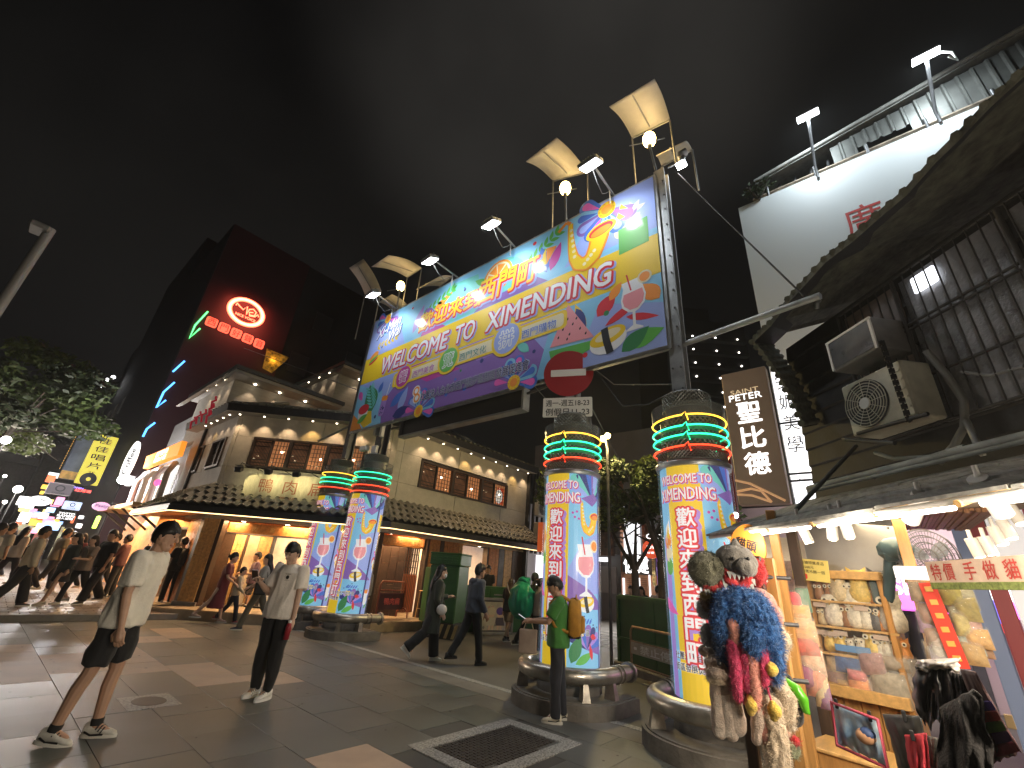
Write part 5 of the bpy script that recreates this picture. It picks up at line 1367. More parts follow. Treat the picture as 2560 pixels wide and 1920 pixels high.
# figurines
OWL = [('carved_pale',(.66,.55,.34)),('carved_grey',(.12,.125,.13)),('carved_brown',(.34,.17,.08)),('carved_yellow',(.75,.55,.15)),('carved_white',(.72,.68,.56)),('carved_orange',(.7,.3,.08))]
def owl(u,z,h,k,label,zoff=.02,grp='owl figurines on the cabinet shelves'):
    P = cm + (KF.to_3x3() @ Vector((u,z,zoff)))
    t = thing('owl_figurine',label,'figurine',P,math.atan2(-KD.x,KD.y) * 0,grp)
    m = mat(OWL[k][0],OWL[k][1],.5,var=.25,vscale=30)
    T = KF.copy(); w = h * .3
    q = MB(); q.ring_loft([[Vector((w * r * math.cos(2 * PI * i / 12),y * h,w * .85 * r * math.sin(2 * PI * i / 12))) for i in range(12)] for r,y in ((.55,0),(.95,.08),(1.05,.3),(.85,.55),(.8,.62),(.98,.75),(.85,.92),(.3,.98))],m,T); q.build('body',t)
    for s in (-1,1):
        q = MB(); q.add([(s * w * .85,h * .84,0),(s * w * .25,h * .93,w * .2),(s * w * .25,h * .93,-w * .2),(s * w * .95,h * 1.08,0)],[(0,1,3),(0,3,2),(1,2,3),(0,2,1)],m,T); q.build('ear',t)
        q = MB(); q.prism(circ(s * w * .42,h * .77,w * .34,n=12),w * .1,mat('figurine_eye',(.8,.76,.6),.4),T @ Matrix.Translation((0,0,w * .74))); q.prism(circ(s * w * .42,h * .77,w * .15,n=10),w * .05,m_black,T @ Matrix.Translation((0,0,w * .845))); q.build('eye',t)
    q = MB(); q.add([(-w * .12,h * .7,w * .8),(w * .12,h * .7,w * .8),(0,h * .61,w * .85),(0,h * .68,w * 1.05)],[(0,1,3),(1,2,3),(2,0,3)],mat('beak',(.6,.4,.1)),T); q.build('beak',t)
    return t
def ku(px,py): return (kp(px,py) - cm).dot(-KD) * .9
row1 = [(2045,1490,.17,2,'small brown owl in wrap, leftmost on the top shelf'),(2074,1492,.18,2,'brown owl second from the left on the top shelf'),(2097,1475,.3,0,'tall pale owl with raised wing on the top shelf'),(2128,1490,.19,4,'short round owl in the middle of the top shelf'),
        (2157,1480,.32,3,'slim tall yellow owl on the top shelf'),(2193,1497,.14,5,'tiny orange owl beside the dark owl'),(2222,1490,.32,1,'big dark grey owl at the right of the top shelf')]
row2 = [(2052,1550,.16,0,'small pale owl leftmost on the second shelf'),(2084,1540,.32,4,'white owl family carving, left on the second shelf'),(2122,1550,.22,2,'reddish owl with a round eye on the second shelf'),(2145,1545,.3,4,'white owl pair left of centre on the second shelf'),(2172,1550,.27,4,'small white owl trio right of centre on the second shelf'),
        (2200,1555,.23,1,'dark mushroom shaped owl on the second shelf'),(2217,1558,.2,5,'red and white little owl on the second shelf'),(2248,1555,.36,4,'large cream owl with wide eyes at the right of the second shelf')]
row3 = [(2072,1615,.2,3,'yellow chick owl leftmost on the third shelf'),(2102,1620,.2,3,'second yellow chick owl on the third shelf'),(2128,1622,.15,4,'small white owl below a price tag on the third shelf'),(2157,1620,.17,4,'white owl in the middle of the third shelf'),(2190,1622,.24,3,'yellow bear eared owl on the third shelf'),(2210,1628,.19,4,'white owl beside the yellow bear eared one'),
        (2232,1630,.22,4,'white owl with a tag third from the right on the third shelf'),(2260,1634,.2,5,'orange and white owl near the right of the third shelf'),(2278,1640,.2,5,'orange owl at the right end of the third shelf')]
for row,z in ((row1,sz[0]),(row2,sz[1]),(row3,sz[2])):
    for (px,py,h,k,lab) in row: owl(ku(px,py),z + .002,h,k,lab)
def tagcard(px,py,w,h,m,lab,off=.15):
    P = kp(px,py); t = thing('price_card',lab,'price card',P - KR * off,0,'price cards in the cabinet'); q = MB(); q.bbox((0,0,0),(w,h,.006),m,KF,.002); q.build('card',t)
m_pk = mat('card_pale',(.62,.5,.4),.6)
for i,(px,py,lab) in enumerate(((2057,1512,'pale price card at the left of the second shelf'),(2160,1522,'long pale price card in the middle of the second shelf'),(2063,1580,'first of three pale cards over the yellow chick owls'),(2087,1584,'middle of three pale cards over the yellow chick owls'),(2110,1583,'right of three pale cards over the yellow chick owls'),(2210,1594,'pale price card over the white owls, third shelf'))): tagcard(px,py,.12,.045,m_pk,lab,.1)
tagcard(2146,1622,.3,.06,mat('card_blue',(.15,.3,.55),.5),'blue and pink strip card under the third shelf',.17)
# wrapped goods in the lowest compartment
m_wrap = mat('cellophane',(.8,.78,.7),.08,alpha=.13,bump=1,bscale=18)
def pouch(px,py,w,h,m,label,off=.12,name='wrapped_toy',cat='toy',grp='wrapped toys in the lowest cabinet compartment',T=KF,pf=kp,d=.05,wrap=True,tilt=0):
    P = pf(px,py,-off) if pf is kp else pf(px,py); t = thing(name,label,cat,P,0,grp)
    R_ = T @ Matrix.Rotation(tilt,4,'Z')
    q = MB(); n = 7; vs = []; fs = []
    for side in (1,-1):
        for i in range(n):
            for j in range(n):
                u,v = i / (n - 1) - .5,j / (n - 1) - .5
                z = side * d * (max(0,1 - (2 * abs(u)) ** 3) * max(0,1 - (2 * abs(v)) ** 3)) + .012 * mnoise.noise(Vector((u * 6 + px,v * 6 + py,0)))
                vs.append((u * w * (1 - .1 * v),v * h,z))
    for s_ in (0,1):
        for i in range(n - 1):
            for j in range(n - 1):
                k = s_ * n * n + i * n + j; f = (k,k + n,k + n + 1,k + 1); fs.append(f if s_ == 0 else f[::-1])
    q.add(vs,fs,m,R_,True); q.build('body',t)
    if wrap: q = MB(); q.add([(x * 1.12,y * 1.1 + .01,z + .012 + .01 * rnd.random()) for x,y,z in vs[:n * n]],fs[:(n - 1) ** 2],m_wrap,R_,True); q.build('cellophane',t)
    return t
goods = [(2095,1665,.2,.16,(.6,.42,.2),'bear faced pouch at the left of the lowest compartment'),(2138,1663,.34,.16,(.04,.13,.38),'blue fish shaped pouch in the lowest compartment'),(2143,1690,.16,.1,(.65,.22,.24),'pink card under the blue fish pouch'),(2098,1705,.2,.26,(.30,.16,.12),'brown plush under the bear faced pouch'),
         (2120,1725,.16,.16,(.6,.35,.12),'yellow brown plush at the bottom of the lowest compartment'),(2150,1722,.18,.18,(.75,.3,.12),'orange plush at the bottom of the lowest compartment'),(2165,1715,.08,.22,(.7,.05,.03),'red ribbon pouch in the lowest compartment'),(2186,1725,.16,.18,(.6,.5,.42),'cream plush by the red ribbon pouch'),
         (2180,1660,.2,.2,(.35,.2,.2),'purple brown pouch right of the blue fish'),(2200,1680,.09,.3,(.62,.56,.44),'long pale toy hanging in the lowest compartment'),(2222,1700,.3,.1,(.75,.7,.45),'pale fringed pouch top in the lowest compartment'),(2226,1722,.28,.26,(.33,.29,.22),'big plain tan pouch in the lowest compartment'),(2262,1690,.24,.3,(.34,.31,.28),'grey wrapped plush at the right of the lowest compartment'),(2238,1660,.2,.12,(.4,.33,.25),'tan pouch under the third shelf')]
for i,(px,py,w,h,c,lab) in enumerate(goods): pouch(px,py,w,h,mat('plush_%d' % i,c,.8,var=.3,vscale=20),lab,.06 + .05 * (i % 3))
# yellow notice card
P = kp(2043,1428); t = thing('yellow_notice','yellow hand written notice card with a red bubble at the cabinet top','notice',P - KR * .2,0)
q = MB(); q.bbox((0,0,0),(.36,.22,.008),mat('notice_yellow',(.85,.7,.2),.5),KF @ Matrix.Rotation(-.08,4,'Z'),.002); q.build('card',t)
q = MB(); Tn = KF @ Matrix.Rotation(-.08,4,'Z')
for i,s_ in enumerate(('凡購買貓頭鷹產品','消費滿500元','送貓頭鷹吊飾一個')): text(q,s_,-.01 if i != 1 else -.06,.075 - i * .045,.3 if i != 1 else .2,.034,m_ink,.006,Tn)
q.build('lettering',t)
q = MB(); q.prism(rrect(-.09,-.07,.12,.06,.02),.003,mat('bubble_red',(.75,.05,.03)),Tn @ Matrix.Translation((0,0,.005))); q.build('speech_bubble',t)
# low pine box on castors
P0 = at_d(2040,1860,5.6) - KD * .68; hz_ = at_d(2040,1858,5.6).z - .1; t = thing('pine_box','low varnished pine box on castors on the booth floor','box',(P0.x,P0.y,.1),0)
q = MB(); q.bbox((0,(hz_ + .1) / 2,-.02),(1.35,hz_ - .1,.5),m_pine,KF,.01); q.build('box_body',t)
q = MB(); q.bbox((0,hz_ + .014,-.02),(1.4,.028,.55),m_pinel,KF,.006); q.build('lid',t)
for s_ in (-1,1):
    q = MB(); c = KF @ Vector((s_ * .55,.08,.15)); c.z = .05; q.cyl(c - DS * .02,c + DS * .02,.05,m_steeld,10); q.build('castor',t)
# posts of the booth and rail frame right of the cabinet
for (x0,y0,x1,y1,w,m,nm,dd) in ((1990,1420,2010,1780,.08,m_pine,'booth_post',5.2),(2270,1450,2345,1660,.09,m_pine,'booth_post',5.6),(1975,1290,1995,1420,.1,m_dkwood,'booth_post',6.0)):
    a,b_ = at_d(x0,y0,dd),at_d(x1,y1,dd); q = MB(); q.bbox((0,0,1.2),(w,w,2.2),m,None,.006); o = bo(q.build(nm)); o.location = (b_.x,b_.y,0)
a,b_ = kp(2262,1450,-.3),kp(2420,1465,-.3); q = MB(); q.cyl(a,b_,.03,m_pine,6); bo(q.build('rail'))
# back of the booth, left part: bright ceiling lattice with tube lamp, cream hanging bags
q = MB()
for i in range(14): a = at_d(1905 + i * 9,1345 + i * 5,7.5); q.box(a,(.05,.9,.03),m_ceil,None,.4)
bo(q.build('slat_ceiling'))
a,b_ = at_d(1900,1392,7),at_d(2000,1450,6.6); q = MB(); q.cyl(a,b_,.03,m_tube,8); bo(q.build('led_tube')); lamp('POINT',a.lerp(b_,.5) + Vector((0,0,-.1)),14,(1,.86,.66),.2)
def hang(px,py,dist,w,h,c,label,name='hanging_pouch',cat='pouch',grp='souvenirs hanging in the booth',d=.06,wrap=True,tilt=0):
    return pouch(px,py,w,h,mat('cloth_%d_%d' % (px,py),c,.8,var=.3,vscale=18),label,name=name,cat=cat,grp=grp,T=KF,pf=lambda x,y: at_d(x,y,dist),d=d,wrap=wrap,tilt=tilt)
hang(1955,1465,6.4,.42,.55,(.6,.45,.38),'pale pink printed bag hanging behind the hat rack')
hang(1962,1530,6.3,.34,.34,(.35,.26,.34),'mauve bag hanging below the pale pink one')
for i,(px,py,w,h,c,lab) in enumerate(((1992,1503,.14,.16,(.75,.06,.1),'red knotted pouch on the string left of the cabinet'),(1990,1530,.24,.18,(.7,.38,.14),'orange bear pouch on the string left of the cabinet'),(1995,1555,.24,.16,(.75,.5,.25),'peach pouch on the string left of the cabinet'),(2003,1580,.26,.2,(.75,.42,.2),'round peach pouch on the string left of the cabinet'),
                                            (2010,1612,.24,.22,(.68,.14,.1),'red spotted pouch on the string left of the cabinet'),(2024,1615,.14,.2,(.7,.12,.08),'small red pouch beside the spotted one'),(2030,1655,.2,.2,(.75,.5,.36),'bunch of pale charms left of the cabinet'),(2020,1690,.14,.2,(.35,.08,.2),'dark purple charm low on the left string'),(2040,1700,.16,.26,(.75,.3,.2),'orange charm low on the left string'),
                                            (2055,1725,.12,.26,(.72,.55,.3),'yellowish charm low on the left string'),(2063,1740,.1,.2,(.25,.06,.25),'violet charm at the foot of the left string'),(2008,1500,.12,.2,(.05,.16,.1),'dark green card beside the red knotted pouch'),(2012,1560,.09,.3,(.7,.25,.08),'orange ribbon beside the cabinet post'))): hang(px,py,5.3,w,h,c,lab,d=.05)
t = thing('shop_crate','grey plastic bin behind the hat rack','bin',at_z(1975,1668,.1)); q = MB(); q.bbox((0,0,.3),(.4,.4,.6),mat('grey_bin',(.4,.4,.4),.5)); q.build('bin_body',t); q = MB(); q.bbox((0,0,.62),(.44,.44,.05),m_steeld); q.build('lid',t)
# orange lantern sign
P = at_d(1870,1375,5.0); t = thing('orange_round_sign','round orange paper sign with black brushed characters behind the shark hat','sign',P)
q = MB(); q.prism(circ(0,0,.17,.24,n=20,rot=-.2),.02,mat('sign_orange',(.62,.22,.025),.6,emit=.08),KF); q.build('disc',t); q = MB(); text(q,'貓頭',0,.05,.2,.1,m_black,.024,KF,offset=.03,rot=-.3); text(q,'鷹',-.02,-.06,.14,.1,m_black,.024,KF,offset=.03,rot=-.3); q.build('lettering',t)
q = MB()
# fan
fp = at_d(2290,1375,6.0); t = thing('wall_fan','blue grey wall fan with a wire cage right of the cabinet','fan',fp)
m_fan = mat('fan_blue_grey',(.07,.12,.13),.35)
Tf = wallframe((0,0,0),-KD) @ Matrix.Rotation(.9,4,'Y')
q = MB(); q.bbox((-.17,-.02,.1),(.2,.2,.26),m_fan,KF,.06); q.sphere((-.12,.0,.15),.12,m_fan,12,8,(1.2,.9,1),KF); q.build('motor',t)
q = MB(); q.tube([KF @ Vector((-.2,-.1,.1)),KF @ Vector((-.26,-.3,.06)),KF @ Vector((-.32,-.46,0))],.05,m_fan,8); q.bbox((-.38,-.4,-.05),(.14,.22,.12),m_fan,KF,.02); q.build('arm',t)
q = MB(); fc = Vector((.1,-.08,.05))
for zz,k in ((-.06,1),(.06,1),(.09,.3)):
    for r in (.08,.14,.2,.255): q.tube([KF @ (fc + Tf.to_3x3().inverted() @ Vector((0,0,0)) + Vector((r * math.cos(a) * .75,r * math.sin(a),zz + r * math.cos(a) * -.5))) for a in [2 * PI * i / 24 for i in range(24)]],.004,m_steeld,4,closed=True)
for i in range(28):
    a = 2 * PI * i / 28
    for zz in (-.06,.06): q.cyl(KF @ (fc + Vector((.03 * math.cos(a),.03 * math.sin(a),zz))),KF @ (fc + Vector((.255 * math.cos(a) * .75,.255 * math.sin(a),zz - .255 * math.cos(a) * .5))),.003,m_steeld,3)
q.build('wire_cage',t)
for i in range(3):
    q = MB(); a = 2 * PI * i / 3; pts = []
    for k in range(7):
        b2 = a + (k / 6) * 1.3; r = .22 * math.sin(PI * (.12 + .76 * k / 6)); pts.append((fc.x + r * math.cos(b2) * .75,fc.y + r * math.sin(b2),fc.z - r * math.cos(b2) * .5 + .02 * k / 6))
    q.add([KF @ Vector(p) for p in [tuple(fc)] + pts],[(0,k,k + 1) for k in range(1,7)],mat('fan_blade',(.2,.25,.26),.3,alpha=.7)); q.build('blade',t)
# track spots inside
for i,(px,py,lab) in enumerate(((2430,1380,'lowest white track spot right of the fan'),(2462,1375,'second white track spot right of the fan'),(2485,1350,'third white track spot going up the track'),(2508,1335,'fourth white track spot going up the track'),(2530,1300,'uppermost white track spot at the picture edge'))):
    p = at_d(px,py - 25,5.6); can_spot(p,p + Vector((.05 - .03 * i,-.05,-.3)),lab,.12,.042,2)
for (px,py) in ((2545,1245),(2555,1365)):
    p = at_z(px,py,2.3); q = MB(); q.lathe([(.11,.02),(.11,0),(.05,-.01)],m_spotl,n=14); o = bo(q.build('downlight')); o.location = p
lamp('AREA',S(2.2,3.9,2.2),14,(1,.8,.55),1.2,aim=S(2.2,3.9,0)); lamp('AREA',S(4.0,4.2,2.25),14,(1,.78,.5),.8,aim=S(4.2,4.0,0)); lamp('AREA',S(.4,3.6,2.2),16,(1,.82,.6),1.0,aim=S(.2,3.2,0))
# banner strip inside the booth
a,b_ = at_d(2318,1425,5.2),at_d(2560,1450,4.4); dv = (b_ - a); dv.z = 0
t = thing('cloth_banner','pale cloth strip with red characters and leaves hung across the booth','banner',a)
Tb2 = wallframe((0,0,0),dv); L2 = dv.length * 1.25
q = MB(); q.bbox((L2 / 2,-.02,0),(L2,.16,.01),mat('cloth_beige',(.55,.42,.33),.8,var=.15),Tb2,.003); q.build('cloth',t); q = MB(); q.bbox((L2 / 2,-.12,.002),(L2,.05,.012),mat('cloth_leaf_green',(.16,.2,.05),.8,var=.5,vscale=30),Tb2,.003); q.build('leaf_border',t)
q = MB()
for i,ch in enumerate('特價手做貓頭'): text(q,ch,.12 + .0 + i * (.15 if i < 2 else .19),-.02,.12,.12,mat('brush_red',(.42,.04,.03)),.009,Tb2,offset=.01)
q.build('lettering',t)
t = thing('power_board','white strip box on the wall below the fan','box',at_d(2290,1433,5.5)); q = MB(); q.bbox((0,0,0),(.3,.11,.05),mat('white_lit_box',(.85,.85,.86),emit=.8),KF); q.build('box_body',t)
# ------------------------------------------------------------------ behind the gate on the right: billboard block, tower, signs
m_bb = mat('billboard_white',(.78,.83,.85),.42,coat=.3)
m_corrw = mat('corrugated_grey',(.12,.123,.115),.5,.5,var=.2,vscale=2)
m_rustb = mat('rusty_rail',(.30,.24,.18),.6,.4,var=.4)
def DD(x,y): return (D(x),D(y))
BXX = 14.0
bbt = thing('billboard','big blank white billboard with one red character, lit by two lamps on poles','billboard',(BXX,-6,9))
TB0 = wallframe((0,0,0),(0,-1,0))
ztop = 14.5
q = MB(); q.bbox((3.2,1.0,-.08),(21.0 - 6.6 + 6.6,ztop - 5.0 - 1.0,.16),m_bb,Matrix.Translation((0,0,0)) @ TB0,.02)
q = MB(); y0,y1 = 1.95,-16.0
q.box((0,(y0 + y1) / 2 + 6,(ztop + 4.0) / 2 - 9),(.16,y0 - y1,ztop - 4.0),m_bb); q.build('sheet',bbt)
q = MB(); pc = at_x(D(1868),D(480),BXX); q2 = text(q,'廣',0,0,.95,1.25,mat('billboard_red',(.55,.03,.02),.5),.09,TB0,offset=-.005); o = q.build('red_character',bbt); o.location = pc - Vector((BXX,-6,9)) 
q = MB(); q.cyl((-.02,y0 + 6 - .5,ztop - 9 + .12),(-.02,y1 + 6,ztop - 9 + .2),.06,m_rustb,8)
for i in range(12): q.cyl((-.05,y0 + 5 - i * 1.4,ztop - 9),(-.05,y0 + 5 - i * 1.4,ztop - 9 + .4),.05,m_steeld,5)
q.build('top_rail',bbt)
for i,(bx,by,hx,hy,lab) in enumerate(((1765,375,1745,250,'lamp on a pole over the left part of the white billboard'),(2025,255,2000,122,'taller looking lamp on a pole over the right part of the white billboard'))):
    a = at_x(*DD(bx,by),BXX); h = at_x(*DD(hx,hy),BXX - 1.1)
    t = thing('billboard_lamp',lab,'lamp',a,0,'billboard lamps'); hh = h - a
    q = MB(); q.tube([(-.1,0,-.3),(-.1,0,.2),hh * .97],.045,m_steeld,7); q.build('pole',t)
    q = MB(); q.bbox(hh + Vector((0,0,.06)),(.26,.62,.08),m_steeld,None,.03); q.build('housing',t)
    q = MB(); q.box(hh + Vector((0,0,-.003)),(.24,.6,.02),mat('led_face_far',(1,1,1),emit=22,ecol=(.95,.98,1))); q.build('led_panel',t)
    if i == 1: q = MB(); q.tube([hh + Vector((0,-.2,0)),hh + Vector((.1,-.5,-.2)),hh + Vector((.2,-.55,-.5)),hh + Vector((.1,-.4,-.3))],.03,m_signw,5); q.build('cable_loop',t)
    lamp('AREA',hh + Vector((0,0,-.05)),115,(.84,.95,1),.5,aim=hh + Vector((.75,0,-2.2)),parent=t,sizey=.25)
cb_t = thing('corrugated_building','building with a pale corrugated metal top storey behind the white billboard','building',(15,-6,0))
q = MB(); q.box((1.2,-1.1,6.8),(2.0,17.8,13.6),m_corr); 
q.build('wall',cb_t)
# corrugated panels following the gable
yl = at_x(D(2050),D(300),14.6).y
ridge = lambda y: 15.45 + max(0,(1.0 - y)) * .175
k = 0; y = at_x(2070,370,14.7).y
slots = [(-1.6,-3.0),(-5.0,-6.6)]
while y > -9:
    q = MB(); z0 = 14.45 if not any(b_ < y < a for a,b_ in slots) else 15.15
    zt = ridge(y) - .15
    pts = [(0,0),(.22,0),(.25,.07),(.30,.07),(.33,0)]
    v = [(14.2 - 15 - d_,y + 6 - u,z) for z in (z0,zt) for u,d_ in pts]
    q.add(v,[(i,i + 1,i + 6,i + 5) for i in range(4)],m_corrw); q.build('corrugated_panel',cb_t); y -= .33
q = MB(); a = Vector((14.12 - 15,1.3 + 6,ridge(1.3))); b_ = Vector((14.12 - 15,-10 + 6,ridge(-10)))
q.add([a,b_,b_ + Vector((2.5,0,.3)),a + Vector((2.5,0,.3)),a + Vector((0,0,.14)),b_ + Vector((0,0,.14)),b_ + Vector((2.5,0,.45)),a + Vector((2.5,0,.45))],[(0,3,2,1),(4,5,6,7),(0,1,5,4),(3,0,4,7)],mat('roof_edge_grey',(.3,.3,.28),.6,var=.2)); q.cyl(a + Vector((-.05,0,.1)),b_ + Vector((-.05,0,.1)),.07,mat('roof_edge_grey',(.3,.3,.28)),8); q.build('roof',cb_t)
q = MB()
for i in range(5): q.cyl((-.4,6.8 - i * .55,14.6),(-.2,6.6 - i * .5,15.6 + .05 * i),.05,m_steeld,5)
q.cyl((-.4,6.9,15.1),(-.3,4.6,15.3),.04,m_steel,5); q.box((.1,5.9,15.0),(.1,2.0,.8),m_steeld); q.build('truss',cb_t)
q = MB()
for a,b_ in slots: q.box((.0,(a + b_) / 2 + 6,15.05),(.1,a - b_,.55),m_black); q.box((-.25,(a + b_) / 2 + 6,15.05),(.06,.08,.5),m_steel)
q.build('window_slot',cb_t)
# scrubby plant on the roof edge
def leaves(q,c,r,n,s,m,flat=1):
    vs,fs = [],[]
    for _ in range(n):
        d = Vector((rnd.gauss(0,1),rnd.gauss(0,1),rnd.gauss(0,1) * flat)); d.normalize()
        p = Vector(c) + Vector((d.x * r[0],d.y * r[1],d.z * r[2])) * rnd.random() ** .4
        u = Vector((rnd.gauss(0,1),rnd.gauss(0,1),rnd.gauss(0,.6))).normalized(); w = u.orthogonal().normalized(); w = (Matrix.Rotation(rnd.random() * 6.28,3,u) @ w)
        L = s * rnd.uniform(.7,1.3); k = len(vs)
        vs += [p - u * L,p + w * L * .42 + u * .1 * L,p + u * L,p - w * L * .42 + u * .1 * L]; fs.append((k,k + 1,k + 2,k + 3))
    q.add(vs,fs,m)
m_leaf = mat('leaf_green',(.055,.085,.018),.55,var=.5,vscale=2); m_leafl = mat('leaf_light',(.11,.15,.025),.5,var=.4,vscale=2); m_leafd = mat('leaf_dark',(.028,.045,.014),.6,var=.4,vscale=2); m_bark = mat('bark',(.07,.055,.04),.85,var=.4,vscale=8,bump=.6,bscale=30)
pp = at_x(1895,480,13.9); t = thing('roof_plant','scrubby plant growing at the left corner of the billboard top','plant',pp)
q = MB(); leaves(q,(0,0,.1),(.3,.6,.4),160,.09,m_leafd); q.build('foliage',t); q = MB()
for i in range(6): q.cyl((0,0,-.4),(rnd.uniform(-.2,.2),rnd.uniform(-.5,.5),rnd.uniform(.1,.4)),.02,m_bark,5)
q.build('stem',t)
# dark tower with dotted balcony lights
tw = at_d(D(1545),D(850),86); tw.z = 0
t = thing('dark_tower','far dark tower block with rows of small lights, left of the billboard','tower',tw,math.atan2(VH.y,VH.x))
q = MB(); q.box((10,0,27),(18,17,54),mat('tower_dark',(.045,.045,.05),.8,var=.3,vscale=.1)); q.box((10,1,57),(10,9,6),m_black); q.box((10,3,64),(1.0,1.0,14),m_black); q.build('wall',t)
q = MB()
for r in range(14):
    z = 50 - r * 3.1
    for c in (-6.6,-2.0,2.8,7.2): q.sphere((.8,c + (r % 2) * .1,z),.2,mat('tower_light',(1,.9,.75),emit=5,ecol=(1,.92,.8)),6,4)
q.build('balcony_lamp',t)['kind'] = 'stuff'
for r in range(13): q = MB(); q.box((.4,0,49 - r * 3.1),(1.2,16,.5),mat('tower_band',(.075,.075,.075),.8)); q.build('balcony',t)
tw2 = at_d(D(1500),D(600),60); tw2.z = 0
# dark slab left of the billboard
# Saint Peter sign
t = thing('brown_shop_sign','tall brown vertical sign reading SAINT PETER with white characters on a red steel pole','shop sign',(9.0,1.74,4.3))
ca_ = [at_x(*DD(x,y),9.0) for x,y in ((1560,812),(1655,797),(1597,1097),(1700,1085))]
zT_,zB2 = (ca_[0].z + ca_[1].z) / 2,(ca_[2].z + ca_[3].z) / 2; w = ca_[0].y - ca_[1].y; yc = (ca_[0].y + ca_[1].y) / 2
m_brown = mat('sign_brown',(.29,.20,.135),.5,emit=.16,var=.12,vscale=1); m_wlit = mat('sign_white_lit',(1,.98,.95),emit=2.2)
h = zT_ - zB2; t.location = (9.0,yc,zT_ - h / 2)
q = MB(); q.bbox((0,0,0),(w,h,.22),m_brown,TB0,.012); q.build('panel',t)
q = MB(); q.box((-w * .02,-.0,.112),(w * .98,h * .99,.004),m_brown,TB0)
Ts2 = TB0 @ Matrix.Translation((0,0,.114))
q = MB(); text(q,'SAINT',-.02,h * .33,w * .62,.1,mat('sign_gold',(.8,.6,.36),emit=.8),.002,Ts2); text(q,'PETER',-.02,h * .285,w * .72,.13,m_wlit,.002,Ts2)
for i,ch in enumerate('聖比德'): text(q,ch,.0,h * (.16 - i * .19),w * .5,h * .155,m_wlit,.002,Ts2,offset=.02)
q.build('lettering',t)
q = MB(); mo = mat('sign_orange_line',(.75,.42,.2),emit=.5)
for pts in ([(-.5,-.33),(-.2,-.36),(.1,-.42),(.42,-.485)],[(-.5,-.41),(-.2,-.395),(0,-.415),(.16,-.49)],[(-.5,-.43),(-.2,-.44),(.16,-.49)]): q.tube([TB0 @ Vector((x * w,y * h,.118)) for x,y in pts],.022,mo,5)
q.build('line_logo',t)
q = MB(); q.box((0,w / 2 + .12,-.9),(.12,.14,h * .9),mat('red_steel',(.30,.025,.02),.5)); q.build('red_pole',t)
# white lit signs beside it
t = thing('white_lit_sign','narrow white light box with black characters beside the brown sign','shop sign',(11.0,1.3,4.8))
m_wbox = mat('light_box_white',(.95,.96,1),emit=1.6)
q = MB(); q.bbox((0,.0,0),(.42,3.2,.2),m_wbox,TB0,.01); q.build('light_box',t)
q = MB()
for i,ch in enumerate('安妮美學'): text(q,ch,0,1.3 - i * .5,.3,.36,m_ink,.104,TB0,offset=.005)
for i in range(2): text(q,'行動電話',0,-.95 - i * .35,.3,.09,m_ink,.104,TB0)
q.build('lettering',t)
t = thing('white_lit_sign','second narrower white light box right of the one with black characters','shop sign',(11.3,.85,4.4)); q = MB(); q.bbox((0,0,0),(.36,2.3,.2),m_wbox,TB0,.01); q.build('light_box',t); q = MB(); text(q,'OO',0,-.8,.2,.1,mat('ink_violet',(.3,.2,.7)),.104,TB0); text(q,'美甲',0,.2,.2,.4,mat('ink_violet',(.3,.2,.7)),.104,TB0); q.build('lettering',t)
q = MB(); 
t = thing('sign_frame','black steel frame round the white light boxes','frame',(10.9,1.1,4.7)); q = MB()
for y in (.45,-.02,-.5): q.cyl((0,y,-1.7),(0,y,1.6),.03,m_black,5)
for z in (-1.6,-.9,-.75,.4): q.cyl((0,.45,z),(0,-.5,z),.025,m_black,5)
q.cyl((0,.45,-1.7),(0,-.5,-.8),.03,m_black,5); q.build('bars',t)
p = at_d(D(1588),D(1113),8); t = thing('bare_bulb','single bright bulb by the red pole just over the canopy tip','lamp',p); q = MB(); q.sphere((0,0,0),.05,mat('bulb_white',(1,1,1),emit=18),8,6); q.build('bulb',t); q = MB(); q.cyl((0,0,.04),(0,0,.14),.03,m_steeld,8); q.build('socket',t)
# ------------------------------------------------------------------ shops across the far square
m_grey = mat('grey_render',(.22,.21,.21),.7,var=.12,vscale=.6); m_brickp = mat('brick_pilaster',(.36,.17,.09),.8,var=.3,vscale=3,stretch=(1,1,4)); m_dark = mat('dark_cladding',(.05,.05,.052),.6,var=.2)
m_white = mat('lit_panel_white',(.95,.96,1),emit=1.5); m_wm = mat('lit_panel_soft',(.9,.88,.85),emit=.7)
Z8 = lambda x,y: (1480 + x / 3.95,1080 + y / 3.95)
SX = 20.0
def sx(x,y,X_=SX): return at_x(*Z8(x,y),X_)
def facade(t,x0,y0,x1,y1,m,nm,d=.2,X_=SX,bev=.01):
    a,b_ = sx(x0,y0,X_),sx(x1,y1,X_); q = MB()
    q.bbox((X_ + d / 2 - t.location.x,(a.y + b_.y) / 2 - t.location.y,(a.z + b_.z) / 2 - t.location.z),(d,abs(a.y - b_.y),abs(a.z - b_.z)),m,None,bev); return q.build(nm,t)
t = thing('corner_shop_building','grey shop building with film poster, brick pilaster and tall white lit window','building',(SX,9,0))
q = MB(); q.box((4,1.5,4.5),(7,11,9),m_grey); q.build('wall',t)
facade(t,-60,400,250,1210,m_grey,'wall_panel',.3); facade(t,75,900,205,1225,mat('film_poster',(.045,.03,.025),.4,var=.9,vscale=3,col2=(.3,.16,.08)),'film_poster',.2,SX - .25)
facade(t,60,1235,150,1280,m_white,'light_strip',.2,SX - .2); facade(t,-40,1320,245,1600,mat('roller_shutter',(.30,.28,.27),.55),'roller_shutter',.1,SX - .05)
facade(t,255,300,295,1640,m_brickp,'brick_pilaster',.5,SX - .3); facade(t,480,780,525,1220,m_brickp,'brick_pilaster',.5,SX - .3)
facade(t,300,700,475,1205,m_white,'lit_window',.1,SX - .05)
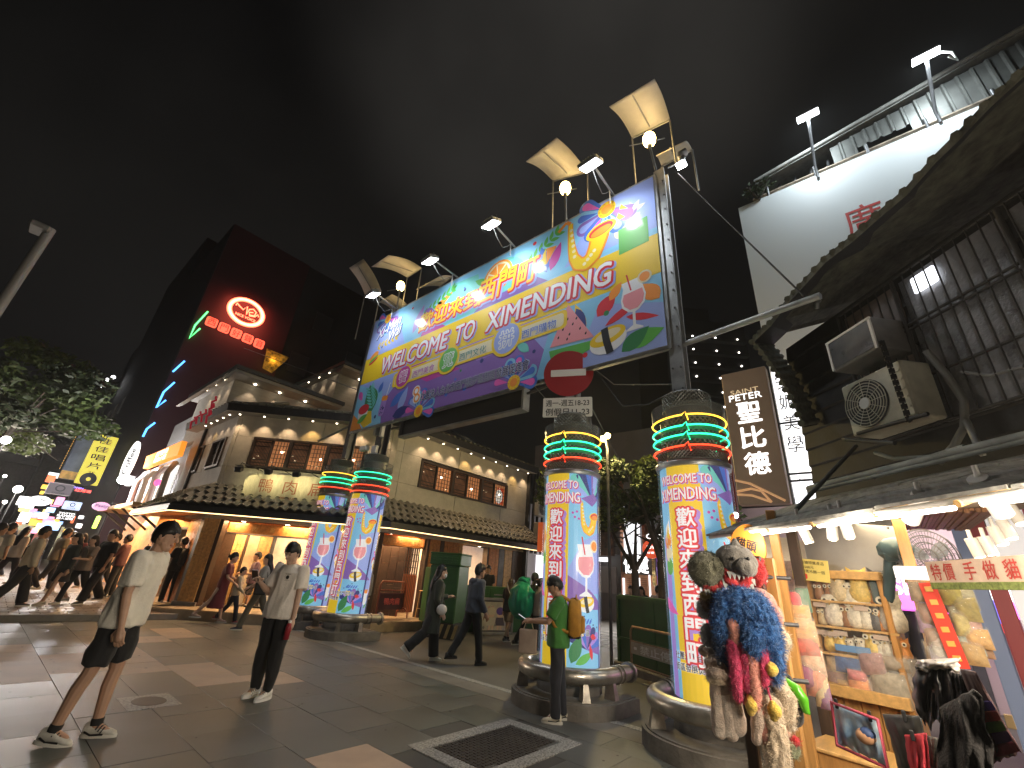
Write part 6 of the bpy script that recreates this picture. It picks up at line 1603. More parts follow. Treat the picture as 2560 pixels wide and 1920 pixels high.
q = MB(); c = sx(380,950,SX - .12) - t.location
for i in range(26): a = Vector((0,rnd.uniform(-.3,.3),rnd.uniform(-.9,1.0))); q.tube([c + a,c + a + Vector((0,rnd.uniform(-.15,.15),rnd.uniform(.05,.25)))],.012,m_ink,4)
q.build('ink_bamboo',t)
facade(t,296,1215,545,1395,m_dark,'sign_panel',.2,SX - .3)
q = MB(); c = sx(370,1305,SX - .34) - t.location; text(q,'佐',0,0,.55,.75,m_wlit,0,Matrix.Translation(c) @ TB0,offset=.03); c = sx(490,1305,SX - .34) - t.location; text(q,'健',0,0,.6,.72,m_wlit,0,Matrix.Translation(c) @ TB0,offset=.03); q.build('lettering',t)
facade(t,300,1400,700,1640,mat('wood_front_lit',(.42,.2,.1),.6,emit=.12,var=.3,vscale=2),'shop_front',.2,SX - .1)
for x0,x1 in ((300,320),(398,418),(462,474),(556,578)): facade(t,x0,1410 if x0 > 500 else 1440,x1,1630,m_white,'light_tube',.1,SX - .25)
for i in range(9): facade(t,345,1440 + i * 20,392,1454 + i * 20,m_brickp,'shop_plank',.06,SX - .16); facade(t,478,1440 + i * 20,545,1454 + i * 20,m_brickp,'shop_plank',.06,SX - .16)
facade(t,560,960,760,1095,m_dark,'upper_sign',.2,SX - .3); q = MB(); c = sx(650,1030,SX - .34) - t.location; text(q,'COM',0,0,1.1,.22,m_wlit,0,Matrix.Translation(c) @ TB0); q.build('lettering',t)
facade(t,560,1100,900,1220,m_dark,'dark_fascia',.3,SX - .1)
facade(t,585,1220,625,1520,mat('yellow_banner',(.5,.38,.12),.6,emit=.15),'vertical_banner',.08,SX - .4); facade(t,630,1220,655,1520,mat('violet_banner',(.22,.12,.55),.6,emit=.25),'vertical_banner',.08,SX - .4)
q = MB(); c = sx(605,1370,SX - .5) - t.location; 
for i in range(7): text(q,'好吃牛肉麵大碗'[i],0,.5 - i * .17,.13,.13,m_ink,0,Matrix.Translation(c) @ TB0)
q.build('lettering',t)
for i,(x,y) in enumerate(((665,1310),(690,1320),(740,1300),(760,1450),(735,1330))): facade(t,x,y,x + 22,y + 40,mat('shop_glow_yellow',(1,.75,.35),emit=2.0),'lit_sign',.1,SX - .3)
c = sx(590,1160,SX - 1.5); tt = thing('round_red_sign','round red sign lettered JOY hanging over the far shops','shop sign',c)
q = MB(); q.prism(circ(0,0,.36,n=24),.12,mat('round_red_lit',(.75,.09,.03),emit=.7),TB0); q.build('disc',tt); q = MB(); text(q,'JOY',0,.06,.36,.16,m_wlit,.125,TB0,offset=.02); text(q,'好樂',0,-.14,.3,.09,m_wlit,.125,TB0); q.build('lettering',tt)
q = MB(); q.cyl((.4,0,.2),(0,0,.3),.03,m_steeld,5); q.build('bracket',tt)
for i in range(6): facade(t,215 + i * 0,900 + i * 45,300,912 + i * 45,m_steeld,'ladder_rung',.06,SX - .5)
lamp('AREA',(18.9,8.6,3.0),90,(1,.93,.85),2.5,aim=(15,6,0)); lamp('AREA',(18.9,10.4,2.4),40,(1,.93,.85),1.0,aim=(15,9,0))
# bright LED sign "U" and far wall behind the tree
for (x,y,ch) in ((85,625,'U'),(125,640,'U')):
    c = sx(x,y,23); tt = thing('white_letter_sign','white letter U sign seen through the leaves, %s one' % ('left' if x < 100 else 'right'),'shop sign',c); q = MB(); text(q,ch,0,0,.22,.3,m_wlit,0,TB0,offset=.02); q.build('letter',tt); q = MB(); q.box((.1,0,0),(.1,.4,.5),m_dark); q.build('backing',tt)
# black bin with three slanted bars
c = at_z(1240 + 640 / 2.304,1200 + 775 / 2.304); t = thing('black_bin','black street bin with a white mark of three slanted bars and heaped with bags','bin',c)
q = MB(); q.bbox((0,0,.6),(.7,.85,1.2),m_black,None,.04); q.build('bin_body',t)
q = MB(); Tb3 = Matrix.Translation((-.36,.0,.55)) @ TB0
for i in range(3): q.add([(-.2 + i * .15,-.12,0),(-.08 + i * .15,-.12,0),(.0 + i * .1,-.02 + i * .11,0),(-.11 + i * .1,.03 + i * .11,0)],[(0,1,2,3)],m_signw,Tb3)
text(q,'adidas',0,-.25,.4,.13,m_signw,0,Tb3,offset=.02); q.build('white_mark',t)
q = MB(); 
for i in range(5): q.sphere((rnd.uniform(-.2,.1),rnd.uniform(-.3,.3),1.3),.22,rnd.choice((m_black,m_signw,m_steel)),8,6)
q.build('heaped_bags',t)['kind'] = 'stuff'
# crosswalk stripes
q = MB(); a = at_z(1240 + 650 / 2.304,1200 + 930 / 2.304)
for i in range(5): q.box((a.x + i * .9 - 1.0,a.y,-.002),(.42,3.2,.004),mat('road_paint',(.36,.35,.33),.7,var=.3,vscale=4))
q.build('crosswalk_stripes',kind='structure')
# green hoarding, barrier
m_hoard = mat('hoarding_green',(.022,.085,.02),.5,var=.25,vscale=2); m_grn = mat('cabinet_green',(.035,.115,.04),.45,var=.2,vscale=3,bump=.1)
ga,gb = at_z(1546,1673),at_z(1700,1729); gd = (gb - ga); gd.z = 0; gl = 2.3
t = thing('green_hoarding','dark green site hoarding on a concrete kerb between two gate pillars','hoarding',ga)
Tg = wallframe((0,0,0),gd)
q = MB(); q.bbox((gl / 2,.06,-.1),(gl + .2,.16,.3),m_plinth,Tg,.02); q.build('concrete_kerb',t)
hh = at_pl(1546,1487,ga,gd).z
for i in range(2): q = MB(); q.bbox((gl * (i + .5) / 2,hh / 2 + .08,-.05),(gl / 2 - .01,hh - .14,.06),m_hoard,Tg,.008); q.build('hoarding_panel',t)
q = MB(); q.box((gl / 2,hh - .05,-.01),(gl,.06,.05),m_hoard,Tg); q.box((gl / 2,.55,-.01),(gl,.05,.05),m_hoard,Tg); q.box((.03,hh / 2,-.01),(.06,hh - .1,.05),m_hoard,Tg); q.build('frame',t)
ba = at_z(1240 + 785 / 2.304,1200 + 1150 / 2.304); t = thing('no_parking_barrier','rusty tube barrier with a beige plate reading no parking before the green hoarding','barrier',ba)
bt_ = at_pl(1240 + 790 / 2.304,1200 + 845 / 2.304,ba,gd).z
q = MB(); m_rt = mat('rusty_tube',(.34,.22,.13),.6,.3,var=.35,vscale=8)
pts = [Tg @ Vector(p) for p in ((0,0,0),(0,bt_ - .08,0),(.06,bt_,0),(1.5,bt_,0),(1.56,bt_ - .08,0),(1.56,0,0))]; q.tube(pts,.022,m_rt,7)
for z in (bt_ * .72,bt_ * .28): q.cyl(Tg @ Vector((0,z,0)),Tg @ Vector((1.56,z,0)),.016,m_rt,6)
q.build('tube_frame',t)
q = MB(); q.bbox((.78,bt_ * .6,.02),(1.5,bt_ * .22,.01),mat('beige_plate',(.38,.33,.25),.6,var=.15),Tg,.003); q.build('plate',t)
q = MB(); text(q,'禁止停車',.82,bt_ * .6,1.05,.13,mat('faded_white',(.68,.66,.6),.6),.027,Tg,offset=.01); q.prism(rrect(.16,bt_ * .6,.08,.04,.01),.003,m_signw,Tg @ Matrix.Translation((0,0,.026))); q.build('lettering',t)
# green electrical cabinets with striped base, poster case
CN = Vector((-.9,-.44,0)).normalized(); CDr = Vector((-.44 * -1,-.9,0)).normalized() * 1
cbL,cbR = at_z(1051,1590),at_z(1119,1600)
CP = Vector((8.03,9.56,0)); t = thing('green_power_cabinet','tall dark green electrical cabinet with louvres on a black and yellow striped base','electrical cabinet',(8.55,9.35,0),math.radians(-66))
q = MB(); q.bbox((0,0,.17),(.85,.75,.34),mat('base_black',(.02,.02,.018),.6),None,.01); q.build('base',t)
for i in range(5):
    q = MB(); x = -.38 + i * .19; q.add([(x,-.379,.02),(x + .08,-.379,.02),(x + .17,-.379,.32),(x + .09,-.379,.32)],[(0,1,2,3)],mat('base_yellow',(.34,.28,.14),.6,var=.3)); q.build('hazard_stripe',t)
for i in range(4):
    q = MB(); x = -.33 + i * .19; q.add([(-.429,-x,.02),(-.429,-x - .08,.02),(-.429,-x - .15,.32),(-.429,-x - .07,.32)],[(0,1,2,3)],mat('base_yellow',(.34,.28,.14))); q.build('hazard_stripe',t)
q = MB(); q.bbox((0,0,1.0),(.82,.7,1.32),m_grn,None,.015); q.build('cabinet_body',t)
q = MB(); q.bbox((0,0,1.8),(.88,.76,.27),m_grn,None,.02); q.bbox((0,0,1.95),(.9,.78,.04),m_grn,None,.015); q.build('cap',t)
for fx in range(2):
    q = MB(); q.bbox((-.2 + fx * .4,-.356,1.0),(.37,.015,1.2),m_grn,None,.005); q.build('door',t)
for i in range(5):
    for j in range(3): q = MB(); q.bbox((-.3 + i * .15,-.39,1.73 + j * .06),(.1,.02,.022),m_grn,None,.006); q.build('louvre',t)
for i in range(4):
    for j in range(3): q = MB(); q.bbox((-.45,-.25 + i * .16,1.73 + j * .06),(.02,.1,.022),m_grn,None,.006); q.build('louvre',t)
for i in range(3):
    for j in range(2): q = MB(); q.bbox((-.25 + j * .22,-.368,.45 + i * .06),(.12,.02,.02),m_steel,None,.005); q.build('louvre',t)
q = MB(); q.cyl((0.0,-.36,1.62),(0.0,-.36,1.5),.012,m_black,6); q.build('handle',t)
t = thing('low_green_cabinet','low row of green electrical boxes behind the poster case','electrical cabinet',(10.6,9.9,0),math.radians(-16))
q = MB(); q.bbox((0,0,.6),(3.4,.5,1.2),m_grn,None,.02); q.build('cabinet_body',t)
for i in range(4):
    q = MB(); q.bbox((-1.25 + i * .82,-.256,.62),(.78,.02,1.05),m_grn,None,.006); q.build('door',t)
    for j in range(2): q = MB(); q.bbox((-1.3 + i * .82,-.275,.98 - j * .09),(.42,.02,.035),m_steel,None,.005); q.build('louvre',t)
for i in range(1): q = MB(); q.bbox((-1.75,.1,.8),(.3,.5,1.6),m_grn,None,.02); q.build('side_box',t)
pa,pb = at_z(1000 + 770 / 4.1475,1250 + 1395 / 4.1475),at_z(1000 + 1150 / 4.1475,1250 + 1395 / 4.1475); pd = pb - pa; pd.z = 0; pw_ = 1.25
t = thing('poster_case','low steel framed poster case with a drawn poster of two figures behind the walking couple','poster case',pa)
Tp = wallframe((0,0,0),pd); ph = at_pl(1000 + 830 / 4.1475,1250 + 1010 / 4.1475,pa,pd).z
q = MB(); q.bbox((pw_ / 2,ph / 2,-.06),(pw_,ph,.1),m_steeld,Tp,.01); q.build('case',t)
q = MB()
for (c,d_) in (((pw_ / 2,.03),(pw_,.07)),((pw_ / 2,ph - .03),(pw_,.07)),((.03,ph / 2),(.06,ph)),((pw_ - .03,ph / 2),(.06,ph))): q.bbox((*c,.0),(*d_,.05),m_steel,Tp,.008)
q.build('frame',t)
q = MB(); q.box((pw_ / 2 + .02,ph / 2,-.002),(pw_ - .3,ph - .2,.01),mat('poster_paper',(.42,.40,.38),.5,var=.15,vscale=6),Tp); q.build('poster',t)
q = MB()
for (fx,hc,bc) in ((.5,(.55,.5,.42),(.5,.48,.46)),(.78,(.1,.06,.3),(.08,.07,.12))):
    mh,mb2 = mat('poster_hair_%d' % (fx * 100),hc),mat('poster_body_%d' % (fx * 100),bc); sk = mat('poster_skin',(.6,.45,.38))
    for pts,m,z in ((circ(fx,ph * .56,.1,.11),sk,.006),(circ(fx,ph * .64,.13,.1),mh,.007),([(fx - .12,ph * .46),(fx + .12,ph * .46),(fx + .17,ph * .24),(fx - .17,ph * .24)],mb2,.0065),([(fx - .08,ph * .24),(fx - .01,ph * .24),(fx - .02,ph * .13),(fx - .08,ph * .13)],sk,.006),([(fx + .02,ph * .24),(fx + .08,ph * .24),(fx + .08,ph * .13),(fx + .03,ph * .13)],sk,.006)): shape(q,pts,m,z,Tp)
for i in range(20): shape(q,circ(rnd.uniform(.22,pw_ - .2),rnd.choice((rnd.uniform(.12,.3),rnd.uniform(ph * .7,ph - .2))),rnd.uniform(.02,.05),n=8),mat('poster_dot_%d' % (i % 4),[(.5,.3,.3),(.3,.3,.5),(.2,.2,.22),(.55,.5,.4)][i % 4]),.0055,Tp)
q.build('drawn_figures',t)
# trees behind the gate
def tree(x,y,h,cr,name_label,mleaf,n=2600,trunkr=.12,forks=3,ls=.09,cz=None,grp=None,shapez=.8):
    t = thing('tree',name_label,'tree',(x,y,0),0,grp)
    q = MB(); fk = h * .42; q.tube([(0,0,0),(.05,.02,fk * .5),(0,0,fk)],trunkr,m_bark,9,rad=[trunkr * 1.2,trunkr,trunkr * .85]); 
    q.build('trunk',t)
    q = MB(); tips = []
    for i in range(forks):
        a = i * 2 * PI / forks + rnd.random(); tip = Vector((math.cos(a) * cr * .45,math.sin(a) * cr * .45,h * .85)); tips.append(tip)
        q.tube([(0,0,fk),tip * .4 + Vector((0,0,fk * .55)),tip],.05,m_bark,6,rad=[trunkr * .6,trunkr * .4,trunkr * .12])
        for k in range(3):
            b2 = a + rnd.uniform(-1,1); e = tip * rnd.uniform(.5,.9) + Vector((math.cos(b2) * cr * .5,math.sin(b2) * cr * .5,rnd.uniform(-.2,.6))); q.tube([tip * .5 + Vector((0,0,fk * .5)),e],.02,m_bark,5); tips.append(e)
    q.build('limb',t)['kind'] = 'stuff'
    cz = cz or h
    nc = 16
    for grp_i,(mm,share) in enumerate(mleaf):
        q = MB()
        for _ in range(int(nc * share)):
            a,r = rnd.random() * 6.28,cr * math.sqrt(rnd.random()) * .9; c = Vector((math.cos(a) * r,math.sin(a) * r,cz + rnd.uniform(-.75,.55) * cr * shapez))
            rr = cr * rnd.uniform(.22,.42); leaves(q,c,(rr,rr,rr * .55),int(n * share / (nc * share)),ls,mm)
        if q.v: q.build('foliage',t)
    return t
LV = ((m_leaf,.4),(m_leafl,.3),(m_leafd,.3))
tb = at_d(1590,1500,13.0); tree(tb.x,tb.y,4.5,2.4,'forked street tree between the two nearest gate pillars, lit yellow green',LV,14000,.11,4,.07,4.0)
tb = at_d(1660,1510,12.0); tree(tb.x,tb.y,5.0,1.7,'second street tree just left of the nearest pillar',LV,10000,.13,3,.07,4.0)
tb = at_d(1800,1500,13.5); tree(tb.x,tb.y,3.6,1.1,'dark tree behind the nearest pillar under the brown sign',((m_leafd,.6),(m_leaf,.4)),3500,.12,3,.08,3.0)
# yellow twin street lamp in the tree
p = at_d(D(1303),D(948),10.5); t = thing('street_lamp','yellow twin street lamp shining above the tree next to the no entry pillar','street lamp',p)
for k in range(2):
    q = MB(); q.sphere((0,-.12 * k,.06 * k),.075,mat('sodium_globe',(1,.75,.3),emit=24,ecol=(1,.72,.25)),10,7); q.build('globe',t)
q = MB(); q.tube([(0.1,0,0),(.2,0,-.2),(.2,0,-p.z)],.04,m_steeld,6); q.build('pole',t)
lamp('POINT',(-.15,-.1,.0),260,(1,.74,.3),.12,parent=t)
# red strip sign right of the restaurant
t = thing('red_strip_sign','narrow orange red sign at the alley mouth right of the restaurant','shop sign',at_d(1356,1343,16.5)); q = MB(); q.bbox((0,0,0),(.3,.22,1.0),mat('red_strip',(.7,.12,.03),emit=.45),None,.01); q.build('light_box',t)
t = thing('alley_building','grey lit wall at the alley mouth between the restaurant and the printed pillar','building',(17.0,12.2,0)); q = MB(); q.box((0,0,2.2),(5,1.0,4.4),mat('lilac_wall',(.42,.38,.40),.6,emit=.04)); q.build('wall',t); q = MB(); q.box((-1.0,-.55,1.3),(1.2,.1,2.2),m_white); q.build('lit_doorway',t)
# street seen through the booth on the right: pink sign, shop wall, red frame
PB = at_z(2420,1600)
RS = azd(12)
pk = at_d(2405,1487,11.0); t = thing('pink_shop_sign','pink lit sign reading SPICE SHOP and two white characters seen through the booth','shop sign',pk)
Tk = wallframe((0,0,0),-azd(-42))
q = MB(); q.bbox((0,0,0),(2.0,.62,.15),mat('pink_lit',(.85,.13,.72),emit=1.0),Tk,.02); q.build('light_box',t)
q = MB(); text(q,'SPICE',-.48,.07,.8,.24,m_wlit,.08,Tk,offset=.02); text(q,'SHOP',-.4,-.15,.36,.1,m_wlit,.08,Tk); text(q,'糖村',.48,.0,.85,.42,m_wlit,.08,Tk,offset=.02); q.build('lettering',t)
t = thing('back_street_shop','pale shop front with dark garments seen through the booth under the pink sign','shop',at_d(2400,1600,11.8)); t.location.z = 0
q = MB(); q.box((0,1.3,-.3),(9,4.4,.2),mat('mauve_wall',(.42,.33,.33),.6),Tk); q.build('wall',t)
q = MB(); q.box((-1.0,.95,-.15),(2.4,1.9,.1),m_dark,Tk); q.build('doorway',t)
for i,(u,c) in enumerate(((-.55,m_black),(-.1,mat('garment_grey',(.2,.2,.2))),(-1.2,mat('garment_pink',(.5,.25,.25))),(-1.7,m_black))):
    q = MB(); q.ring_loft([[Tk @ Vector((u + r * math.cos(a),y,.0 + r * .5 * math.sin(a))) for a in [2 * PI * k / 10 for k in range(10)]] for r,y in ((.16,.25),(.15,.8),(.12,1.1),(.17,1.35),(.06,1.42))],c,None); q.build('garment',t)
    q = MB(); q.sphere(Tk @ Vector((u,1.53,0)),.09,m_dark if i else m_signw,8,6); q.build('mannequin_head',t)
a = at_d(2500,1560,8.0); t = thing('red_white_column','red, blue and white striped shop column at the right edge behind the booth','column',(a.x,a.y,0))
for i,(c,w_) in enumerate((((.25,.33,.55),.16),((.35,.05,.06),.16),((.85,.84,.85),.34),((.35,.05,.06),.2))):
    q = MB(); q.bbox((-.15 + sum((.16,.16,.34,.2)[:i]) + w_ / 2,1.6,0),(w_ - .01,3.2,.3),mat('column_%d' % i,c,.5,emit=.5 if i == 2 else .05),Tk,.01); q.build('stripe_panel',t)
t = thing('barber_light','small blue and red barber light on the wall behind the booth','lamp',at_d(2478,1535,8.5)); q = MB(); q.cyl((0,0,-.16),(0,0,.16),.06,mat('barber_blue',(.2,.2,1),emit=2.5),10); q.build('tube',t); q = MB(); q.cyl((0,0,-.2),(0,0,-.1),.065,mat('barber_red',(1,.1,.1),emit=1.5),10); q.build('red_band',t)
lamp('AREA',at_d(2470,1450,9.5) + Vector((0,0,.8)),120,(1,.88,.9),2.0,aim=at_z(2470,1650))
q = MB(); a,b_ = at_z(2310,1660),at_z(2620,1732); v = (b_ - a).normalized(); n_ = Vector((-v.y,v.x,0)) * .08; q.quad(a - n_ + Vector((0,0,.003)),b_ - n_ + Vector((0,0,.003)),b_ + n_ + Vector((0,0,.003)),a + n_ + Vector((0,0,.003)),mat('road_paint_white',(.7,.68,.66),.6)); q.build('road_line',kind='structure')
# ------------------------------------------------------------------ left: karaoke house, shop row, crowded street, trees
L2 = lambda x,y: (x / 2.764,1000 + y / 2.764)
C8 = lambda x,y: (x / 2.0733,500 + y / 2.0733)
K6 = lambda x,y: (500 + x / 4.74,650 + y / 4.74)
KY = 30.0
def ky(f,x,y,Y=KY): return at_y(*f(x,y),Y)
TX = wallframe((0,0,0),(1,0,0))
m_maroon = mat('maroon_wall',(.062,.014,.018),.6,var=.2,vscale=.4); m_night = mat('night_wall',(.03,.029,.03),.8,var=.3,vscale=.3)
kt = thing('karaoke_house','dark red building with a glowing oval neon sign and coloured zigzag lights on its corner','building',(4.0,KY,0))
KO = Vector((4.0,KY,0))
q = MB(); q.box((8,7,11),(16,14,22),m_night); q.build('wall',kt)
q = MB(); q.box((2.7,-.06,11.0),(5.3,.1,22),m_maroon); q.build('red_facing',kt)
for i,(x,z) in enumerate(((6.6,14.2),(8.6,13.3),(6.4,10.3),(9.4,12.0),(10.5,16.0),(7.5,18))): q = MB(); q.box((x,-.05,z),(1.3,.08,1.5),mat('dim_window',(.05,.052,.055),.3)); q.build('window',kt)
m_nr = mat('neon_salmon',(1,.16,.09),emit=5.5,ecol=(1,.14,.07)); m_nrs = mat('neon_core',(1,.6,.45),emit=4,ecol=(1,.5,.36))
rc = (ky(K6,300,580) + ky(K6,745,690)) / 2 - KO; rw = (ky(K6,745,690).x - ky(K6,300,580).x) / 2; rh = (ky(K6,480,455).z - ky(K6,580,830).z) / 2
for k,(r_,m) in enumerate(((1.0,m_nr),(.9,m_nrs),(.82,m_nr))):
    q = MB(); q.tube([rc + Vector((rw * r_ * math.cos(a),-.3,rh * r_ * math.sin(a))) for a in [2 * PI * i / 40 for i in range(40)]],.055 if k != 1 else .06,m,6,closed=True); q.build('neon_oval',kt)
q = MB()
for pts in ([(-.62,.2),(-.6,.38),(-.45,.25),(-.2,.1),(-.05,.45),(.05,-.15),(.1,.3)],[(.1,.3),(.3,.45),(.5,.3),(.45,0),(.2,-.08),(.15,.1),(.35,.2)],[(.2,-.15),(.5,-.05),(.62,.2),(.7,.05)]):
    q.tube([rc + Vector((x * rw,-.28,z * rh)) for x,z in pts],.045,m_nr,5)
Tn = Matrix.Translation(rc + Vector((0,-.3,0))) @ TX; text(q,'NICE VOICE',.05,-rh * .38,rw * 1.1,rh * .18,m_nr,0,Tn,offset=.03); q.build('neon_script',kt)
ta,tb_ = ky(K6,130,745),ky(K6,690,1000)
for i,ch in enumerate('西門好聲音'):
    c = ta.lerp(tb_,i / 4) - KO; q = MB(); q.prism(rrect(0,0,.62,.62,.12),.05,mat('neon_glow_plate',(1,.16,.1),emit=1.6,ecol=(1,.13,.07)),Matrix.Translation(c + Vector((0,-.1,0))) @ TX); o = q.build('glow_plate',kt)
    q = MB(); text(q,ch,0,0,.44,.46,mat('neon_letter_dark',(.12,.01,.01),.4),.0,Matrix.Translation(c + Vector((0,-.2,0))) @ TX); q.build('letter',kt)
lamp('AREA',rc + Vector((0,-.9,-.3)),60,(1,.2,.12),2.4,aim=rc + Vector((0,0,-.6)),parent=kt)
for col,sets in (('green',(((1070,585),(1005,655),(975,722),(1030,672)),)),('blue',(((950,840),(890,895)),((898,950),(842,1000),(805,1080),(853,1042)),((797,1158),(755,1190),(735,1230))))):
    mm = mat('zigzag_' + col,(.1,1,.2) if col == 'green' else (.05,.3,1),emit=3.2,ecol=(.12,1,.25) if col == 'green' else (.1,.42,1))
    for pts in sets: q = MB(); q.tube([ky(C8,x,y) - KO + Vector((0,-.25,0)) for x,y in pts],.05,mm,6); q.build('zigzag_light',kt)
gl = ky(K6,860,1150) - KO; q = MB(); q.add([gl + Vector(p) for p in ((-.6,-.3,.3),(.9,-.3,.3),(.8,-.3,0),(-.55,-.3,0),(-.4,-.1,-1.1),(.2,-.1,-1.2))],[(0,1,2,3),(3,2,5,4)],mat('gold_canopy',(.5,.28,.04),.4,.5,emit=.12,var=.8,vscale=4)); q.build('gold_corner_lamp',kt); lamp('POINT',gl + Vector((.1,-.6,-.3)),10,(1,.65,.15),.2,parent=kt)
# dark tall blocks further up the street
for (x0,x1,y0,h_,lab) in ((4.6,16,46,30,'black tall block beyond the karaoke house'),(5.5,18,62,26,'far black block closing the right side of the street')):
    t = thing('street_block',lab,'building',((x0 + x1) / 2,y0 + 7,0)); q = MB(); q.box((0,0,h_ / 2),(x1 - x0,14,h_),m_night); q.build('wall',t)
    for i in range(12):
        q = MB(); q.box((x0 - (x0 + x1) / 2 - .04,-6 + (i % 4) * 3.4,4 + (i // 4) * 4.5),(.08,1.4,1.4),mat('far_window',(.1,.09,.07),.5,emit=.12)); q.build('window',t)
# white shop with an orange sign, next to the restaurant
t = thing('white_corner_shop','white rounded shop front with glass bays under an orange sign, left of the restaurant','shop',(4.1,21,0))
m_shw = mat('shop_white',(.62,.6,.57),.4); 
q = MB(); q.box((1.5,.4,3.4),(2.6,6.4,6.8),mat('shop_grey',(.16,.155,.15),.7)); q.build('wall',t)
for i in range(3):
    y = -2.0 + i * 1.55
    q = MB(); q.tube([(-.55,y - .65,2.8),(-.6,y - .65,3.9),(-.45,y - .55,4.25),(-.45,y + .55,4.25),(-.6,y + .65,3.9),(-.55,y + .65,2.8)],.09,m_shw,7); q.build('bay_frame',t)
    q = MB(); q.bbox((-.35,y,3.5),(.06,1.2,1.4),(mat('bay_lit_%d' % i,[(.75,.8,.7),(.6,.5,.4),(.4,.16,.1)][i],emit=[1.2,.6,.35][i],var=.4,vscale=2))); q.build('bay_pane',t)
q = MB(); q.sphere((-.6,-1.9,3.6),.12,mat('pink_ball',(1,.1,.3),emit=2),8,6); q.build('lantern',t)
q = MB(); q.add([(-.7,-3.6,4.35),(-.7,1.0,4.35),(-.7,1.3,4.85),(-.7,-3.5,4.85),(-.55,-3.6,4.35),(-.55,1,4.35),(-.55,1.3,4.85),(-.55,-3.5,4.85)],[(0,3,2,1),(4,5,6,7),(0,1,5,4),(3,7,6,2),(0,4,7,3),(1,2,6,5)],mat('orange_lit',(1,.33,.03),emit=1.0)); q.build('orange_sign',t)
q = MB(); TL = wallframe((-.72,-1.3,4.6),(0,-1,0)); text(q,'西門好餐',0,.1,1.6,.2,m_wlit,0,TL,offset=.02); text(q,'輕食小館',0,-.12,1.6,.18,m_wlit,0,TL,offset=.02); q.build('lettering',t)
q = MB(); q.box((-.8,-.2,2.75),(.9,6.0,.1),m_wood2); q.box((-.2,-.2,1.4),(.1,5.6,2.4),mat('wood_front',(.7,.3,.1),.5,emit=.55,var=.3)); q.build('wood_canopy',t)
for i in range(4): q = MB(); q.cyl((-.25,-2.6 + i * 1.6,2.1),(-1.1,-2.4 + i * 1.6,2.72),.04,m_dkwood,5); q.build('brace',t)
lamp('AREA',(3.2,20.5,2.6),130,(1,.6,.28),1.5,aim=(2.4,19.5,0)); lamp('AREA',(3.2,23.5,3.6),60,(1,.95,.9),1.0,aim=(1.5,22,0))
# helpers for signs that face down the street
def street_sign(name,label,px0,py0,px1,py1,Y,m,txt=(),d=.2,wf=1.0,group=None,cat='shop sign',circ_=False,hf=1.0):
    """box between two picture corners (top left, bottom right) at depth Y"""
    a,b_ = at_y(*L2(px0,py0),Y),at_y(*L2(px1,py1),Y); c = (a + b_) / 2
    w,h = max(.15,abs(b_.x - a.x)) * wf,max(.15,abs(a.z - b_.z)) * hf
    t = thing(name,label,cat,c,0,group); q = MB()
    if circ_: q.prism(circ(0,0,w / 2,h / 2,n=26),d,m,TX)
    else: q.bbox((0,0,0),(w,h,d),m,TX,.02)
    q.build('light_box',t)
    if txt:
        q = MB()
        for (s_,u,v,tw,th,mm) in txt: text(q,s_,u * w,v * h,tw * w,th * h,mm,(d if circ_ else d / 2) + .01,TX,offset=.015)
        q.build('lettering',t)
    return t,w,h
mY = mat('sign_yellow_lit',(.8,.66,.06),emit=.9,ecol=(.85,.72,.1)); mInk = mat('sign_ink',(.05,.05,.06))
t,w,h = street_sign('yellow_vertical_sign','tall yellow vertical record shop sign with four characters and a black disc',700,240,640,590,34,mY,[(c,0,.38 - i * .17,.62,.12,mInk) for i,c in enumerate('佳佳唱片')] + [('2F',0,-.27,.3,.05,mInk)],wf=1.6)
q = MB(); q.prism(circ(0,-h * .4,w * .36,n=24),.03,mInk,Matrix.Translation((0,-.11,0)) @ TX); q.build('black_disc',t); q = MB(); q.prism(circ(0,-h * .4,w * .1,n=12),.02,mY,Matrix.Translation((0,-.15,0)) @ TX); q.build('disc_label',t)
t,w,h = street_sign('poster_sign','large dark blue poster sign left of the yellow vertical sign',605,220,545,560,35,mat('poster_blue',(.09,.11,.16),.4,emit=.5,var=.5,vscale=.8),wf=1.9)
q = MB(); q.bbox((0,-h * .42,.12),(w,h * .16,.03),mat('poster_gold',(.5,.3,.1),emit=.5,var=.5,vscale=3),TX); q.bbox((0,h * .46,.12),(w,h * .06,.03),mat('poster_grey',(.5,.5,.5),emit=.3),TX); q.build('poster_bands',t)
t,w,h = street_sign('orange_ladder_sign','thin leaning column of orange lit bars at the left of the poster sign',540,215,410,480,40,m_dark,wf=.18)
for i in range(16): q = MB(); q.bbox((0,-.12,-h / 2 + h * (i + .5) / 16),(w * .9,.06,h / 24),mat('orange_bar',(1,.55,.12),emit=1.0)); q.build('bar',t)
mGr = mat('sign_mauve',(.11,.095,.11),emit=.55)
street_sign('dark_circle_sign','dark mauve square sign with a circle swirl under the poster sign',345,565,480,665,30,mGr,[('O',0,.05,.4,.55,mInk),('COFFEE',0,-.36,.5,.12,mInk)])
street_sign('blue_white_sign','pale blue lit sign with a circle mark above the ramen sign',450,695,545,765,32,mat('sign_ice',(.62,.72,.95),emit=1.1),[('O',0,.1,.3,.5,mInk),('CAFE',0,-.33,.5,.14,mInk)])
street_sign('ramen_sign','black sign with white lettering TOTTO RAMEN below the pale blue sign',400,768,505,835,32,m_dark,[('TOTTO',0,.3,.85,.25,m_wlit),('RAMEN',0,0,.9,.25,m_wlit),('鷹人拉麵',0,-.32,.85,.26,m_wlit)])
